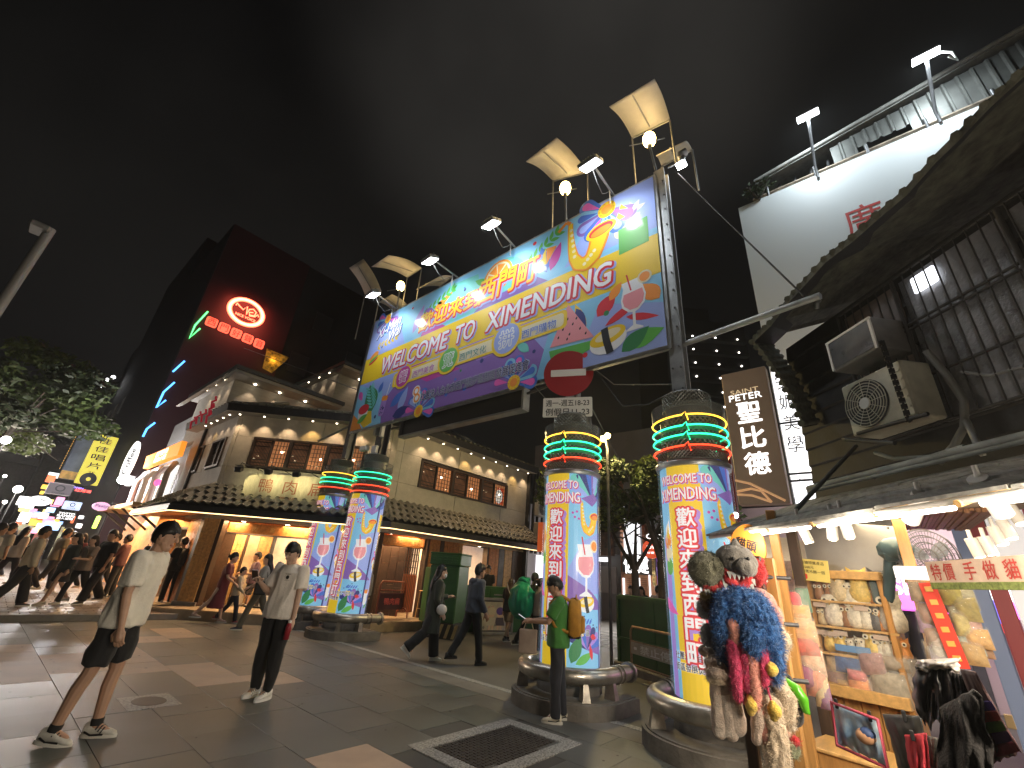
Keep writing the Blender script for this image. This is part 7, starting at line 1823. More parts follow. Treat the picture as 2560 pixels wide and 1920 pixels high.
street_sign('round_white_sign','round white lit sign on the left of the street signs',212,655,335,740,28,mat('sign_round_white',(1,1,1),emit=1.2),[('Coffee',0,.1,.6,.25,mInk),('Tea',.05,-.18,.4,.2,mInk)],circ_=True)
street_sign('pasty_sign','round lilac sign lettered Pasty before the shop awning',648,700,742,772,22,mat('sign_lilac',(.8,.5,.8),emit=1.0),[('Pasty',0,0,.7,.4,mat('sign_violet_ink',(.16,.06,.3)))],circ_=True)
t = thing('oval_sign','upright white oval shop sign with black script on a bracket at the white shop','shop sign',at_y(*L2(905,428),22)); To = wallframe((0,0,0),(.75,-.66,0)); q = MB(); q.prism(circ(0,0,.17,.8,n=26),.12,mat('oval_white',(1,1,1),emit=1.6),To); q.build('light_box',t); q = MB(); text(q,'Coffee',0,0,1.0,.17,mInk,.13,To,rot=PI / 2,offset=.02); q.build('lettering',t)
p = at_y(*L2(850,550),23); t = thing('glaring_floodlight','very bright white floodlight on the wall by the oval sign','floodlight',p); q = MB(); q.sphere((0,0,0),.17,mat('flood_glare',(1,1,1),emit=60),10,8); q.build('lens',t); q = MB(); q.bbox((.25,.1,0),(.2,.4,.4),m_steeld); q.build('housing',t); lamp('POINT',(-.3,-.35,-.1),420,(.95,.95,1),.15,parent=t)
street_sign('red_neon_sign','red and blue neon lettering below the yellow vertical sign',500,595,620,650,33,m_dark,[('紅燈酒',.1,-.1,.8,.5,mat('neon_red_text',(1,.1,.08),emit=4)),('OPEN',-.2,.3,.5,.25,mat('neon_blue_text',(.3,.2,1),emit=4))])
street_sign('green_strip_light','slanting yellow green strip light at the alley beside the shop',660,800,672,890,21,mat('strip_green',(.5,1,.1),emit=3),cat='strip light',wf=.5)
# far glow of the street: many little lit shop signs, each its own thing
pal_ = [((1,.98,.95),'white'),((1,.2,.08),'red'),((1,.6,.1),'amber'),((.4,.6,1),'blue'),((1,.4,.6),'pink'),((1,.85,.3),'yellow')]
far = [(190,720),(175,745),(205,770),(240,800),(260,790),(225,830),(245,850),(270,840),(285,870),(300,800),(315,770),(330,850),(350,830),(360,870),(375,845),(395,870),(130,850),(150,830),(170,810),(255,900),(275,910),(225,905),(420,850),(470,880),(455,905),(530,830),(545,870),(560,810),(580,850),(410,700),(385,720),(350,760),(290,640),(310,600),(350,545),(370,520),(185,700),(340,700),(600,860)]
for i,(x,y) in enumerate(far):
    c_,nm = pal_[(i * 5 + i // 3) % 6]; Y = 28 + (i * 7) % 18
    p = at_y(*L2(x,y),Y); s_ = rnd.uniform(.16,.42)
    ax,ay,an_ = min(((275,695,'round white sign'),(410,615,'dark circle sign'),(500,730,'pale blue sign'),(450,800,'ramen sign'),(660,850,'green strip light'),(560,620,'red neon sign')),key=lambda q_: (q_[0] - x) ** 2 + (q_[1] - y) ** 2)
    where = ('far ' if math.hypot(ax - x,ay - y) > 120 else '') + ('upper ' if y < ay - 30 else 'lower ' if y > ay + 30 else '') + ('left of' if x < ax else 'right of')
    t = thing('far_lit_sign','small glowing %s shop sign up the street, %s the %s' % (nm,where,an_),'shop sign',p,0,'far lit signs up the street')
    q = MB(); q.bbox((0,0,0),(s_ * rnd.uniform(.7,1.7),.2,s_),mat('far_sign_' + nm,c_,emit=1.7),None,.02); q.build('light_box',t); q = MB(); q.box((.0,.14,0),(s_,.1,s_ * 1.1),m_dark); q.build('backing',t)
for i,(x,y,w_,h_,Y,c,lab) in enumerate(((430,640,7,9,52,(.05,.048,.048),'dark building front behind the street signs'),(560,760,5,8,50,(.07,.06,.05),'brownish building front behind the ramen sign'),(300,760,8,8,62,(.035,.033,.035),'far building closing the left street'))):
    p = at_y(*L2(x,y),Y); t = thing('street_house',lab,'building',(p.x + (1.5 if i < 2 else 0),Y + 2,0)); q = MB(); q.box((0,0,h_ / 2),(w_,3.6,h_),mat('street_house_%d' % i,c,.8,var=.4)); q.build('wall',t)
    for k in range(5): q = MB(); q.box((-w_ / 2 + .8 + k * w_ / 5,-1.83,1.4),(w_ / 6,.08,2.4),mat('street_front_%d' % (k % 3),[(1,.7,.4),(.9,.25,.2),(.9,.9,1)][k % 3],emit=.9,var=.6,vscale=2)); q.build('lit_front',t)
lamp('AREA',(1.0,30,4.5),420,(1,.88,.78),4,aim=(.5,22,0)); lamp('AREA',(-1.5,24,4.5),160,(1,.85,.7),3,aim=(1,18,0))  # two unseen area lights added to brighten the left street
# trees on the left edge
tp = at_d(-170,1300,26); tree(tp.x,tp.y,8.5,3.3,'big leafy street tree at the left edge of the plaza',((m_leaf,.5),(m_leafl,.25),(m_leafd,.25)),9000,.22,5,.16,7.2,shapez=1.0)
tp = at_d(40,1310,66); tree(tp.x,tp.y,15,5.5,'dark leafy tree behind the big one, nearer the orange sign column',((m_leafd,.7),(m_leaf,.3)),7000,.2,4,.3,11,shapez=1.0)
for i,(px,py,dd_,e,lab) in enumerate(((15,1100,22,50,'white lamp shining through the big left tree'),(45,1223,24,60,'small white lamp low in the left trees'),(12,1190,28,20,'tiny white lamp at the left picture edge'),(12,1255,24,20,'lowest tiny lamp at the left picture edge'))):
    p = at_d(px,py,dd_); t = thing('tree_lamp',lab,'lamp',p,0,'lamps among the left trees'); q = MB(); q.sphere((0,0,0),.13 if i < 2 else .06,mat('tree_lamp_glow',(1,.97,.9),emit=12),8,6); q.build('globe',t); q = MB(); q.cyl((0,.1,0),(0,.1,-p.z),.025,m_black,5); q.build('pole',t); lamp('POINT',(0,-.3,-.2),e,(1,.95,.82),.2,parent=t)
p = at_d(D(228),D(825),60); t = thing('stadium_lamps','three white dots of a far lamp mast above the left street','lamp',p)
for k,(dx,dz,r_) in enumerate(((-.3,-.55,.3),(0,.15,.28),(.45,.6,.18))): q = MB(); q.sphere(RH * dx * 1.2 + Vector((0,0,dz)),r_,mat('far_white_lamp',(1,1,1),emit=9),8,6); q.build('lamp_head',t)
q = MB(); q.cyl((0,.5,0),(0,.5,-p.z),.1,m_black,5); q.build('mast',t)
# unlit lamp post at the far left
a,b_ = at_d(-30,795,9),at_d(D(110),D(495),9); base = at_d(-30,795,9); 
top = at_d(D(110),D(495),8.0); t = thing('lamp_post','plain grey lamp post with an unlit head leaning in from the left edge','lamp post',(top.x,top.y,0))
q = MB(); q.cyl((0,0,0),(0,0,top.z),.055,mat('post_grey',(.42,.42,.40),.5,.4),10); q.build('pole',t)
q = MB(); hd = at_d(D(85),D(495),8.0) - Vector((top.x,top.y,0)); q.cyl((0,0,top.z - .05),hd,.025,m_steel,6); q.bbox(hd,(.2,.3,.08),m_steel,None,.02); q.build('lamp_head',t)
# ------------------------------------------------------------------ people
m_eye = mat('eye_dark',(.02,.015,.012),.2); m_lip = mat('lip',(.38,.13,.11),.5)
def skin(k=0): return mat('skin_%d' % k,[(.50,.30,.2),(.43,.25,.16),(.56,.36,.26)][k % 3],.5,var=.06,vscale=9)
def cloth(name,c,var=.1): return mat('cloth_' + name,c,.85,var=var,vscale=7,bump=.25,bscale=70,sheen=.15)
def remesh(mb,name,vox,sm=3,wr=0,seed=0,wf=7):
    me = mb.mesh(name); o = bpy.data.objects.new('t',me); COL.objects.link(o)
    r = o.modifiers.new('r','REMESH'); r.mode = 'VOXEL'; r.voxel_size = vox; r.use_smooth_shade = True
    s = o.modifiers.new('s','SMOOTH'); s.iterations = sm; s.factor = .5
    me2 = bpy.data.meshes.new_from_object(o.evaluated_get(bpy.context.evaluated_depsgraph_get()))
    me2.name = name; bpy.data.objects.remove(o); bpy.data.meshes.remove(me)
    if wr:
        n = len(me2.vertices); co = np.empty(n * 3); no = np.empty(n * 3); me2.vertices.foreach_get('co',co); me2.vertices.foreach_get('normal',no)
        co = co.reshape(-1,3); no = no.reshape(-1,3); d = np.empty(n)
        for i,(x,y,z) in enumerate(co): d[i] = 1 - 2.6 * abs(mnoise.noise(Vector((x * wf + seed,y * wf,z * wf * .55 + x * 3))))
        co += no * (d * wr)[:,None]; me2.vertices.foreach_set('co',co.ravel()); me2.update()
    return me2
def fur(o,L,k,m,dirf=None,keep=None,w=.0022):
    """short strands as slim triangles standing on a mesh's vertices"""
    vs,fs = [],[]
    for v in o.data.vertices:
        if keep and not keep(v.co): continue
        for _ in range(k):
            p = v.co + Vector((rnd.gauss(0,1),rnd.gauss(0,1),rnd.gauss(0,1))) * L * .3; n = v.normal
            d = (dirf(p,n) if dirf else n + Vector((rnd.gauss(0,.5),rnd.gauss(0,.5),rnd.gauss(-.35,.5)))).normalized(); sd = d.cross(n + Vector((.01,.02,.03))).normalized() * w; i = len(vs)
            vs += [p - n * .004 - sd,p - n * .004 + sd,p + d * L * rnd.uniform(.6,1.2)]; fs.append((i,i + 1,i + 2))
    q = MB(); q.add(vs,fs,m); f = q.build('strands',o); f['kind'] = 'stuff'; return f
def ell(c,a,b_,n=14,fx=(1,0,0),fy=(0,1,0)):
    fx,fy = Vector(fx),Vector(fy); return [Vector(c) + fx * a * math.cos(2 * PI * i / n) + fy * b_ * math.sin(2 * PI * i / n) for i in range(n)]
def limb(mb,pts,rad,m,n=10,hem=False):
    mb.tube(pts,0,m,n,rad=rad)
    for p,r in list(zip(pts,rad))[:-1 if hem else None]: mb.sphere(p,r * .99,m,n,6)
def rot_y(v,a): return Matrix.Rotation(a,3,'Y') @ Vector(v)
def hand(mb,w,d,up,s,m,curl=.5,side=1):
    """palm and five separate fingers; d points along the hand, up is the back of the hand"""
    d = Vector(d).normalized(); x = d.cross(Vector(up)).normalized() * side; up = x.cross(d).normalized() * side; w = Vector(w)
    limb(mb,[w,w + d * .045 * s,w + d * .085 * s],[.024 * s,.031 * s,.03 * s],m,8)
    limb(mb,[w + d * .05 * s + x * .018 * s,w + d * .085 * s + x * .02 * s],[.022 * s,.019 * s],m,8); limb(mb,[w + d * .05 * s - x * .018 * s,w + d * .08 * s - x * .022 * s],[.022 * s,.018 * s],m,8)
    for i,(o,L) in enumerate(((.029,.066),(.01,.076),(-.01,.07),(-.028,.056))):
        p = w + d * .084 * s + x * o * s; pts = [p]; a = 0
        for k in range(3):
            a += curl * (.45 + .3 * k); p = p + (d * math.cos(a) - up * math.sin(a)) * L * s * (.46,.32,.24)[k]; pts.append(p)
        limb(mb,pts,[.0105 * s,.0098 * s,.009 * s,.008 * s],m,6)
    p = w + d * .025 * s + x * .026 * s; limb(mb,[p,p + (x * .8 + d * .6 - up * .25) * .038 * s,p + (x * .55 + d * .95 - up * .6 * curl - up * .2) * .07 * s],[.014 * s,.012 * s,.01 * s],m,6)
def person(label,pos,yaw,H=1.72,fem=False,sk=0,top=('tee',(.6,.57,.5)),bottom=('trousers',(.02,.02,.022)),shoes=(.6,.6,.58),hair=('short',(.012,.01,.009)),legs=((.0,.05),(.0,.05)),arms=((.0,.1,.15),(.0,.1,.15)),
           lean=0,headp=0,heady=0,vox=.014,wrinkle=.006,group='people',hands=True,sole=(.7,.68,.62),adj=None,brow=True,seed=1,foot_pitch=(0,0)):
    """legs: (hip flex, knee flex) left, right; arms: (shoulder flex, abduction, elbow flex)"""
    s = H / 1.72; S_ = lambda *v: Vector(v) * s
    hip = .89; sk_ = skin(sk); wS = .90 if fem else 1.0
    t = thing('person',label,'person',pos,yaw,group); J = {}
    pel = Vector((0,0,0)); ch = rot_y((0,0,.30),lean); nk = rot_y((0,0,.50),lean * 1.15); nk.z -= 0
    legp = []
    for k,sd in ((0,1),(1,-1)):
        hf,kf = legs[k]; h0 = Vector((0,sd * .088,-.02)); kn = h0 + Vector((math.sin(hf) * .41,sd * .012,-math.cos(hf) * .41)); a = hf - kf
        an = kn + Vector((math.sin(a) * .405,0,-math.cos(a) * .405)); legp.append((h0,kn,an,a))
    low = min(l[2].z for l in legp) - .075
    off = Vector((0,0,-low)); pel += off; ch += off; nk += off
    legp = [(a + off,b_ + off,c + off,d) for a,b_,c,d in legp]
    up = (nk - ch).normalized(); fw = rot_y((1,0,0),lean)
    hd = nk + up * .07 + rot_y((.01 + .05 * math.sin(headp),0,0),lean); hc = nk + rot_y((.025 + .07 * math.sin(headp + lean),0,.155 * math.cos(headp)),lean * .6)
    arm = []
    for k,sd in ((0,1),(1,-1)):
        f,ab,ef = arms[k][:3]; tw = arms[k][3] if len(arms[k]) > 3 else 0
        sh_ = nk - up * .055 + Vector((-.005,sd * .172 * wS,0)); d1 = Vector((math.sin(f) * math.cos(ab),sd * math.sin(ab),-math.cos(f) * math.cos(ab))); el = sh_ + d1 * .285
        ax = Vector((0,-1,0)); d2 = Matrix.Rotation(ef,3,ax) @ d1; d2 = (d2 + Vector((0,-sd * tw,0))).normalized(); wr = el + d2 * .25; arm.append((sh_,el,wr,d1,d2,sd))
    # body (one continuous surface)
    q = MB(); mA = sk_
    q.ring_loft([ell(pel + Vector((0,0,-.09)),.085,.13),ell(pel,.11,.165),ell(pel.lerp(ch,.35),.09,.13 * (.95 if fem else 1.05)),ell(ch,.105,.155 * wS),ell(ch.lerp(nk,.55),.1,.168 * wS),ell(ch.lerp(nk,.88),.065,.12),ell(nk,.05,.055)],mA)
    limb(q,[nk - up * .03,hd],[.056,.052],mA); 
    q.sphere(hc,.1,mA,16,12,(.96,.77,1.16)); HR = Matrix.Rotation(heady,3,'Z') @ Matrix.Rotation(headp + lean * .6,3,'Y'); hv = lambda x,y,z: hc + HR @ Vector((x,y,z))
    limb(q,[hv(.035,0,-.06),hv(.062,0,-.098)],[.056,.036],mA); limb(q,[hv(.03,.032,-.062),hv(.05,.016,-.1)],[.036,.028],mA,8); limb(q,[hv(.03,-.032,-.062),hv(.05,-.016,-.1)],[.036,.028],mA,8)
    limb(q,[hv(.094,0,.012),hv(.112,0,-.028)],[.009,.0165],mA,8); limb(q,[hv(.09,0,-.065),hv(.088,0,-.072)],[.016,.016],mA,8); limb(q,[hv(.085,.03,.03),hv(.085,-.03,.03)],[.015,.015],mA,8)
    for sd in (1,-1): q.sphere(hv(-.004,sd * .079,-.012),.03,mA,8,6,(.62,.35,1.05))
    for (h0,kn,an,a) in legp: limb(q,[h0,h0.lerp(kn,.5),kn,kn.lerp(an,.3) + Vector((-.012,0,0)),an],[.082,.07,.052,.052,.034],mA); limb(q,[an,an + Vector((.1,0,-.04))],[.034,.026],mA)
    for (sh_,el,wr,d1,d2,sd) in arm:
        limb(q,[sh_,sh_.lerp(el,.5),el,el.lerp(wr,.3),wr],[.05,.043,.036,.036,.024],mA)
        if hands: hand(q,wr,d2,(Vector((0,sd,0)) - d2 * (d2.y * sd)).normalized() if abs(d2.z) > .7 else Vector((0,sd * .4,.9)),1.0,mA,.55,-sd if abs(d2.z) > .7 else sd)
    q.v = [tuple(Vector(v) * s) for v in q.v]; o = obj('body',remesh(q,'body',vox * (.55 if vox < .01 else .8),2),t); 
    o.data.materials.clear(); o.data.materials.append(sk_)
    def part(nm,mb,m,wr=0,sm=3,v=None):
        mb.v = [tuple(Vector(p) * s) for p in mb.v]; o = obj(nm,remesh(mb,nm,v or vox,sm,wr,seed * 3.7),t); o.data.materials.clear(); o.data.materials.append(m); return o
    # face
    for sd in (1,-1):
        q = MB(); c = hv(.0875,sd * .031,.006); q.sphere(c * s,.0095 * s,m_eye,8,6,(.5,1.25,.6)); q.build('eye',t)
        if brow: q = MB(); q.tube([hv(.092,sd * .018,.028) * s,hv(.09,sd * .033,.033) * s,hv(.077,sd * .05,.027) * s],.0042 * s,mat('brow',(.02,.015,.012),.8),5); q.build('eyebrow',t)
    q = MB(); q.tube([hv(.086,.021,-.068) * s,hv(.099,0,-.067) * s,hv(.086,-.021,-.068) * s],.0055 * s,m_lip,6); q.build('mouth',t)
    # hair
    hk,hcol = hair[:2]; mh = mat('hair_%d' % int(hcol[0] * 1000),hcol,.45,var=.3,vscale=30,stretch=(1,1,.3))
    q = MB(); nu,nv = 22,16; vs = []
    for i in range(nv + 1):
        th = PI * (i + .01) / (nv + .02)
        for j in range(nu):
            ph = 2 * PI * j / nu; x,y,z = math.sin(th) * math.cos(ph),math.sin(th) * math.sin(ph),-math.cos(th)
            hl_ = .12 + .14 * mnoise.noise(Vector((y * 5 + seed,0,0))) if x > .35 else (-.30 if x > -.15 else -.75); 
            e = min(1,max(0,(z - hl_ + .16) / .3)); e = e * e * (3 - 2 * e); r = .84 + .29 * e + (.03 if x > .2 else 0) * e
            r += .05 * mnoise.noise(Vector((x * 3 + seed,y * 3,z * 3))) + .03 * mnoise.noise(Vector((x * 11 + seed,y * 11,z * 4)))
            vs.append(hv(.1 * .96 * r * x - .006,.1 * .79 * r * y,.1 * 1.15 * r * z + .008) * s)
    q.ring_loft([vs[i * nu:(i + 1) * nu] for i in range(nv + 1)],mh); o = q.build('hair',t)
    if vox < .015: fur(o,.026 * s,4,mh,lambda p,n: n * .35 + Vector((rnd.uniform(-.2,.5),rnd.uniform(-.4,.4),-.8)),lambda p: (p - hc * s).length > .098 * s)
    if hk in ('long','bun','tail'):
        q = MB()
        if hk == 'long': q.ring_loft([ell(hv(-.03,0,.03),.085,.1),ell(hv(-.06,0,-.08),.075,.105),ell(nk + Vector((-.1,0,-.02)),.05,.115),ell(nk + Vector((-.13,0,-.16)),.04,.1),ell(nk + Vector((-.12,0,-.28)),.025,.07)],mh)
        elif hk == 'bun': q.sphere(hv(-.12,0,.02),.045,mh,10,8)
        else: limb(q,[hv(-.08,0,.05),hv(-.16,0,.06),hv(-.2,0,-.04),hv(-.19,0,-.16)],[.03,.035,.03,.012],mh,8)
        part('hair_length',q,mh,.004,2)
    if hk == 'beanie': q = MB(); q.ring_loft([ell(hv(0,0,.0),.108,.093),ell(hv(-.005,0,.06),.106,.092),ell(hv(-.01,0,.115),.075,.07),ell(hv(-.01,0,.14),.02,.02)],mh); part('beanie',q,cloth('beanie',(.02,.04,.035)))
    if hk == 'cap': q = MB(); q.ring_loft([ell(hv(0,0,.03),.108,.09),ell(hv(-.005,0,.08),.1,.085),ell(hv(-.01,0,.125),.05,.05)],mh); limb(q,[hv(.09,0,.035),hv(.16,0,.02)],[.03,.012],mh); part('cap',q,mh)
    # upper garment
    tk,tcol = top[:2]; mt = cloth('%s_%d%d%d' % (tk,tcol[0] * 99,tcol[1] * 99,tcol[2] * 99),tcol)
    def torso(q,ex,hem,flare=1.0):
        rr = [ell(pel.lerp(ch,hem) - Vector((0,0,0)),(.125 + ex) * flare,(.172 + ex) * flare),ell(pel.lerp(ch,max(hem + .15,.1)),.125 + ex,.17 + ex),ell(pel.lerp(ch,.5),.115 + ex,.155 + ex),ell(ch,.115 + ex,.168 * wS + ex),ell(ch.lerp(nk,.55),.108 + ex,.18 * wS + ex),ell(ch.lerp(nk,.84),.072 + ex * .5,.15 * wS),ell(ch.lerp(nk,.99),.062,.07)]
        q.ring_loft(rr,mt)
    if tk in ('tee','shirt','coat','dress','hoodie'):
        q = MB(); ex = {'tee': .02,'shirt': .014,'coat': .028,'dress': .008,'hoodie': .024}[tk]; long = tk in ('shirt','coat','hoodie')
        torso(q,ex,{'tee': -.3,'shirt': -.3,'coat': -.5,'dress': -.3,'hoodie': -.2}[tk],1.05)
        for (sh_,el,wr,d1,d2,sd) in arm:
            ins = sh_ - Vector((0,sd * .06,.0)) - up * .015
            if long: limb(q,[ins,sh_,el,wr - d2 * .01],[.062 + ex,.058 + ex * .8,.047 + ex * .7,.036 + ex * .6],mt,10,True)
            else: limb(q,[ins,sh_,sh_.lerp(el,.4),sh_.lerp(el,.76)],[.06,.058 + ex * .7,.058 + ex * .8,.056 + ex],mt,12,True)
        if tk == 'coat': q.ring_loft([ell(pel + Vector((-.03,0,-.42)),.17,.24),ell(pel + Vector((-.01,0,-.2)),.15,.21),ell(pel,.14,.19)],mt)
        if tk == 'dress': q.ring_loft([ell(pel + Vector((-.03,0,-.56)),.19,.22),ell(pel + Vector((-.01,0,-.25)),.15,.19),ell(pel.lerp(ch,.3),.12,.15),ell(pel.lerp(ch,.5),.11,.14)],mt)
        if tk == 'hoodie': limb(q,[nk + Vector((-.06,.06,-.02)),nk + Vector((-.1,0,-.05)),nk + Vector((-.06,-.06,-.02))],[.04,.05,.04],mt)
        part({'tee': 't_shirt','shirt': 'shirt','coat': 'coat','dress': 'dress','hoodie': 'hoodie'}[tk],q,mt,wrinkle)
    bk,bcol = bottom[:2]; mb_ = cloth('%s_%d%d%d' % (bk,bcol[0] * 999,bcol[1] * 999,bcol[2] * 999),bcol)
    if bk in ('trousers','shorts','joggers','wide'):
        q = MB(); q.ring_loft([ell(pel + Vector((0,0,-.1)),.1,.14),ell(pel,.122,.172),ell(pel + Vector((0,0,.09)),.108,.155)],mb_)
        for (h0,kn,an,a) in legp:
            if bk == 'shorts': limb(q,[h0,h0.lerp(kn,.5),h0.lerp(kn,.86)],[.096,.094,.088],mb_,12,True)
            elif bk == 'joggers': limb(q,[h0,h0.lerp(kn,.5),kn,kn.lerp(an,.5),kn.lerp(an,.93)],[.095,.086,.073,.072,.048],mb_,12)
            elif bk == 'wide': limb(q,[h0,h0.lerp(kn,.5),kn,an],[.098,.098,.095,.095],mb_,12,True)
            else: limb(q,[h0,h0.lerp(kn,.5),kn,an + Vector((0,0,-.02))],[.095,.086,.07,.062],mb_,12,True)
        part(bk if bk != 'wide' else 'trousers',q,mb_,wrinkle * .8)
    if bk == 'skirt': q = MB(); q.ring_loft([ell(pel + Vector((0,0,-.36)),.17,.22),ell(pel + Vector((0,0,-.1)),.14,.19),ell(pel + Vector((0,0,.08)),.11,.155)],mb_); part('skirt',q,mb_,wrinkle)
    # shoes with soles
    ms = mat('shoe_%d_%d' % (shoes[0] * 99,shoes[2] * 99),shoes,.5,var=.12,vscale=15); mso = mat('sole_%d' % (sole[0] * 99),sole,.6)
    for k,(h0,kn,an,a) in enumerate(legp):
        fp_ = foot_pitch[k]; ca,sa = math.cos(fp_),math.sin(fp_); F = lambda x,y,z: an + Vector((x * ca + z * sa,y,-x * sa + z * ca)); sd = (1,-1)[k]
        q = MB(); q.ring_loft([[F(x,sd * yo + w * math.cos(2 * PI * i / 12),-.075 + .012 + max(0,h_ * (.5 + .5 * math.sin(2 * PI * i / 12)))) for i in range(12)] for x,yo,w,h_ in ((-.078,0,.018,.05),(-.07,0,.03,.092),(-.03,0,.036,.104),(.02,.003,.036,.088),(.07,.006,.04,.058),(.12,.008,.041,.044),(.155,.006,.029,.034),(.168,.004,.012,.02))],ms)
        part('shoe',q,ms,0,1,max(.007,vox * .7))
        q = MB(); q.ring_loft([[F(x,sd * .004 + y,z) for x,y in [(.042 + .134 * math.cos(b2),.046 * math.sin(b2) * (1 - .12 * math.cos(b2 + .6))) for b2 in [2 * PI * i / 18 for i in range(18)]]] for z in (-.075,-.05)],mso); q.v = [tuple(Vector(p) * s) for p in q.v]; q.build('sole',t)
        if vox < .01:
            for i,(x,z) in enumerate(((.035,.018),(.055,.006),(.075,-.006))): q = MB(); q.tube([F(x - .012,.036,z - .035) * s,F(x,.02,z) * s,F(x,-.02,z) * s,F(x - .012,-.036,z - .035) * s],.006 * s,m_black if shoes[2] < .56 else m_steel,5); q.build('lace',t)
            q = MB(); q.tube([F(-.05,.037,-.03) * s,F(.0,.042,-.05) * s,F(.09,.045,-.045) * s],.007 * s,m_black if shoes[2] < .56 else m_signw,5); q.tube([F(-.05,-.037,-.03) * s,F(.0,-.042,-.05) * s,F(.09,-.045,-.045) * s],.007 * s,m_black if shoes[2] < .56 else m_signw,5); q.build('shoe_panel',t)
        if bk in ('shorts',): q = MB(); q.tube([an.lerp(kn,.02),an.lerp(kn,.14)],.043,mat('sock_black',(.02,.02,.02),.9),10); q.v = [tuple(Vector(p) * s) for p in q.v]; q.build('sock',t)
    J.update(hand_l=arm[0][2] * s,hand_r=arm[1][2] * s,dl=arm[0][4],dr=arm[1][4],neck=nk * s,chest=ch * s,pel=pel * s,head=hc * s,s=s,t=t,wrl=arm[0],wrr=arm[1])
    return t,J
def yaw_of(v): return math.atan2(v.y,v.x)
def face_img(a):
    """heading given as an angle in the picture plane: 0 = to the right, 90 = away from the camera"""
    v = RH * math.cos(math.radians(a)) + VH * math.sin(math.radians(a)); return yaw_of(v)
def W(t,p): return t.location + Matrix.Rotation(t.rotation_euler.z,3,'Z') @ Vector(p)
def held(name,label,cat,t,p,yaw_off=0):
    return thing(name,label,cat,W(t,p),t.rotation_euler.z + yaw_off)
def ground_at(px,py):
    p = at_z(px,py,0)
    for _ in range(8): p = at_z(px,py,gz(p.y) if p.x < 5.6 else 0)
    return p
WHT = (.62,.58,.49)
# 1 leaning walker, left foreground
a_,Ja = person('young man in white t-shirt and black shorts walking across the left foreground',(1.17,5.58,0),face_img(12),1.80,sk=0,top=('tee',(.8,.76,.66)),bottom=('shorts',(.014,.014,.015)),shoes=(.62,.6,.54),legs=((.10,.08),(-.12,.10)),arms=((-.1,.09,.15),(.05,.1,.2)),lean=.07,headp=.12,vox=.009,wrinkle=.019,seed=2,foot_pitch=(0,.12))
# 2 man with phone and red bottle
b_,Jb = person('man in white t-shirt and black joggers looking at his phone, red bottle in hand',(2.84,6.14,0),face_img(256),1.76,sk=2,top=('tee',(.8,.74,.67)),bottom=('joggers',(.012,.012,.013)),shoes=(.8,.79,.77),sole=(.85,.85,.83),legs=((.05,.06),(-.02,.04)),arms=((.05,.12,.12),(.22,.1,1.85,.2)),headp=.42,vox=.009,wrinkle=.017,seed=5,hair=('short',(.008,.007,.007)))
p = Jb['hand_r'] + Jb['dr'] * .11 + Vector((.03,0,.02)); t = held('phone','dark phone held by the man in white with the red bottle','phone',b_,p,.3)
q = MB(); q.bbox((0,0,0),(.012,.078,.155),mat('phone_brown',(.07,.04,.03),.3),Matrix.Rotation(.7,4,'Y'),.005); q.build('phone_body',t); q = MB(); q.box((-.008,0,0),(.003,.07,.145),mat('phone_screen',(.5,.55,.6),emit=.7),Matrix.Rotation(.7,4,'Y')); q.build('screen',t)
p = Jb['hand_l'] + Vector((.045,.0,-.12)); t = held('red_bottle','small red bottle with white cap in the hand of the man in white','bottle',b_,p); q = MB(); q.lathe([(.001,-.1),(.032,-.1),(.034,.02),(.03,.06),(.018,.075)],mat('bottle_red',(.30,.02,.03),.3),n=14); q.build('flask',t); q = MB(); q.lathe([(.02,.075),(.02,.105),(.001,.107)],m_signw,n=12); q.build('cap',t)
Tc = Matrix.Translation(Jb['chest'] + Vector((.142,.085,.06))) @ wallframe((0,0,0),(0,1,0)); 
q = MB(); q.prism(circ(0,0,.022,n=14),.002,m_ink,Tc); text(q,'ORIGINAL',0,.038,.08,.012,m_ink,.002,Tc); text(q,'STUDIO',0,-.034,.06,.009,m_ink,.002,Tc); q.build('chest_print',b_)
# 3 man in green with yellow backpack
c_,Jc = person('man in green t-shirt with yellow backpack, looking at his phone',(5.16,3.52,0),face_img(172),1.60,sk=1,top=('tee',(.05,.20,.035)),bottom=('trousers',(.022,.024,.032)),shoes=(.68,.63,.5),legs=((.05,.08),(-.06,.06)),arms=((.5,.05,1.0,.45),(.5,.05,1.0,.45)),headp=.5,vox=.009,wrinkle=.013,seed=9)
def backpack(t,J,label,m,w=.3,h=.44,d=.17):
    c = J['chest'] + Vector((-.20,0,-.03)); k = thing('backpack',label,'backpack',W(t,c),t.rotation_euler.z)
    q = MB(); q.ring_loft([[Vector((x * d / .17,y,z)) for x,y in rrect(0,0,.17 * f,w * f,.05)] for f,z in ((.75,-h / 2),(1,-h * .4),(1.0,h * .15),(.85,h * .42),(.4,h / 2))],m); q.build('bag_body',k)
    q = MB(); q.bbox((-d * .58,0,-h * .17),(.06,w * .72,h * .42),m,None,.02); q.build('front_pocket',k)
    q = MB(); q.bbox((0,0,-h * .47),(d * .9,w * .8,.05),m_black,None,.02); q.build('base',k)
    for sd in (1,-1): q = MB(); q.tube([(.07,sd * .09,h * .42),(.16,sd * .11,h * .52),(.29,sd * .12,h * .35),(.33,sd * .125,h * .05),(.24,sd * .15,-h * .25),(.08,sd * .12,-h * .38)],.02,m,6); q.build('strap',k)
    q = MB(); q.tube([(-.02,-.04,h * .5),(-.02,0,h * .57),(-.02,.04,h * .5)],.01,m,5); q.build('top_loop',k)
    return k
backpack(c_,Jc,'mustard yellow backpack worn by the man in green',mat('pack_yellow',(.42,.20,.02),.7,var=.2,vscale=12,bump=.3))
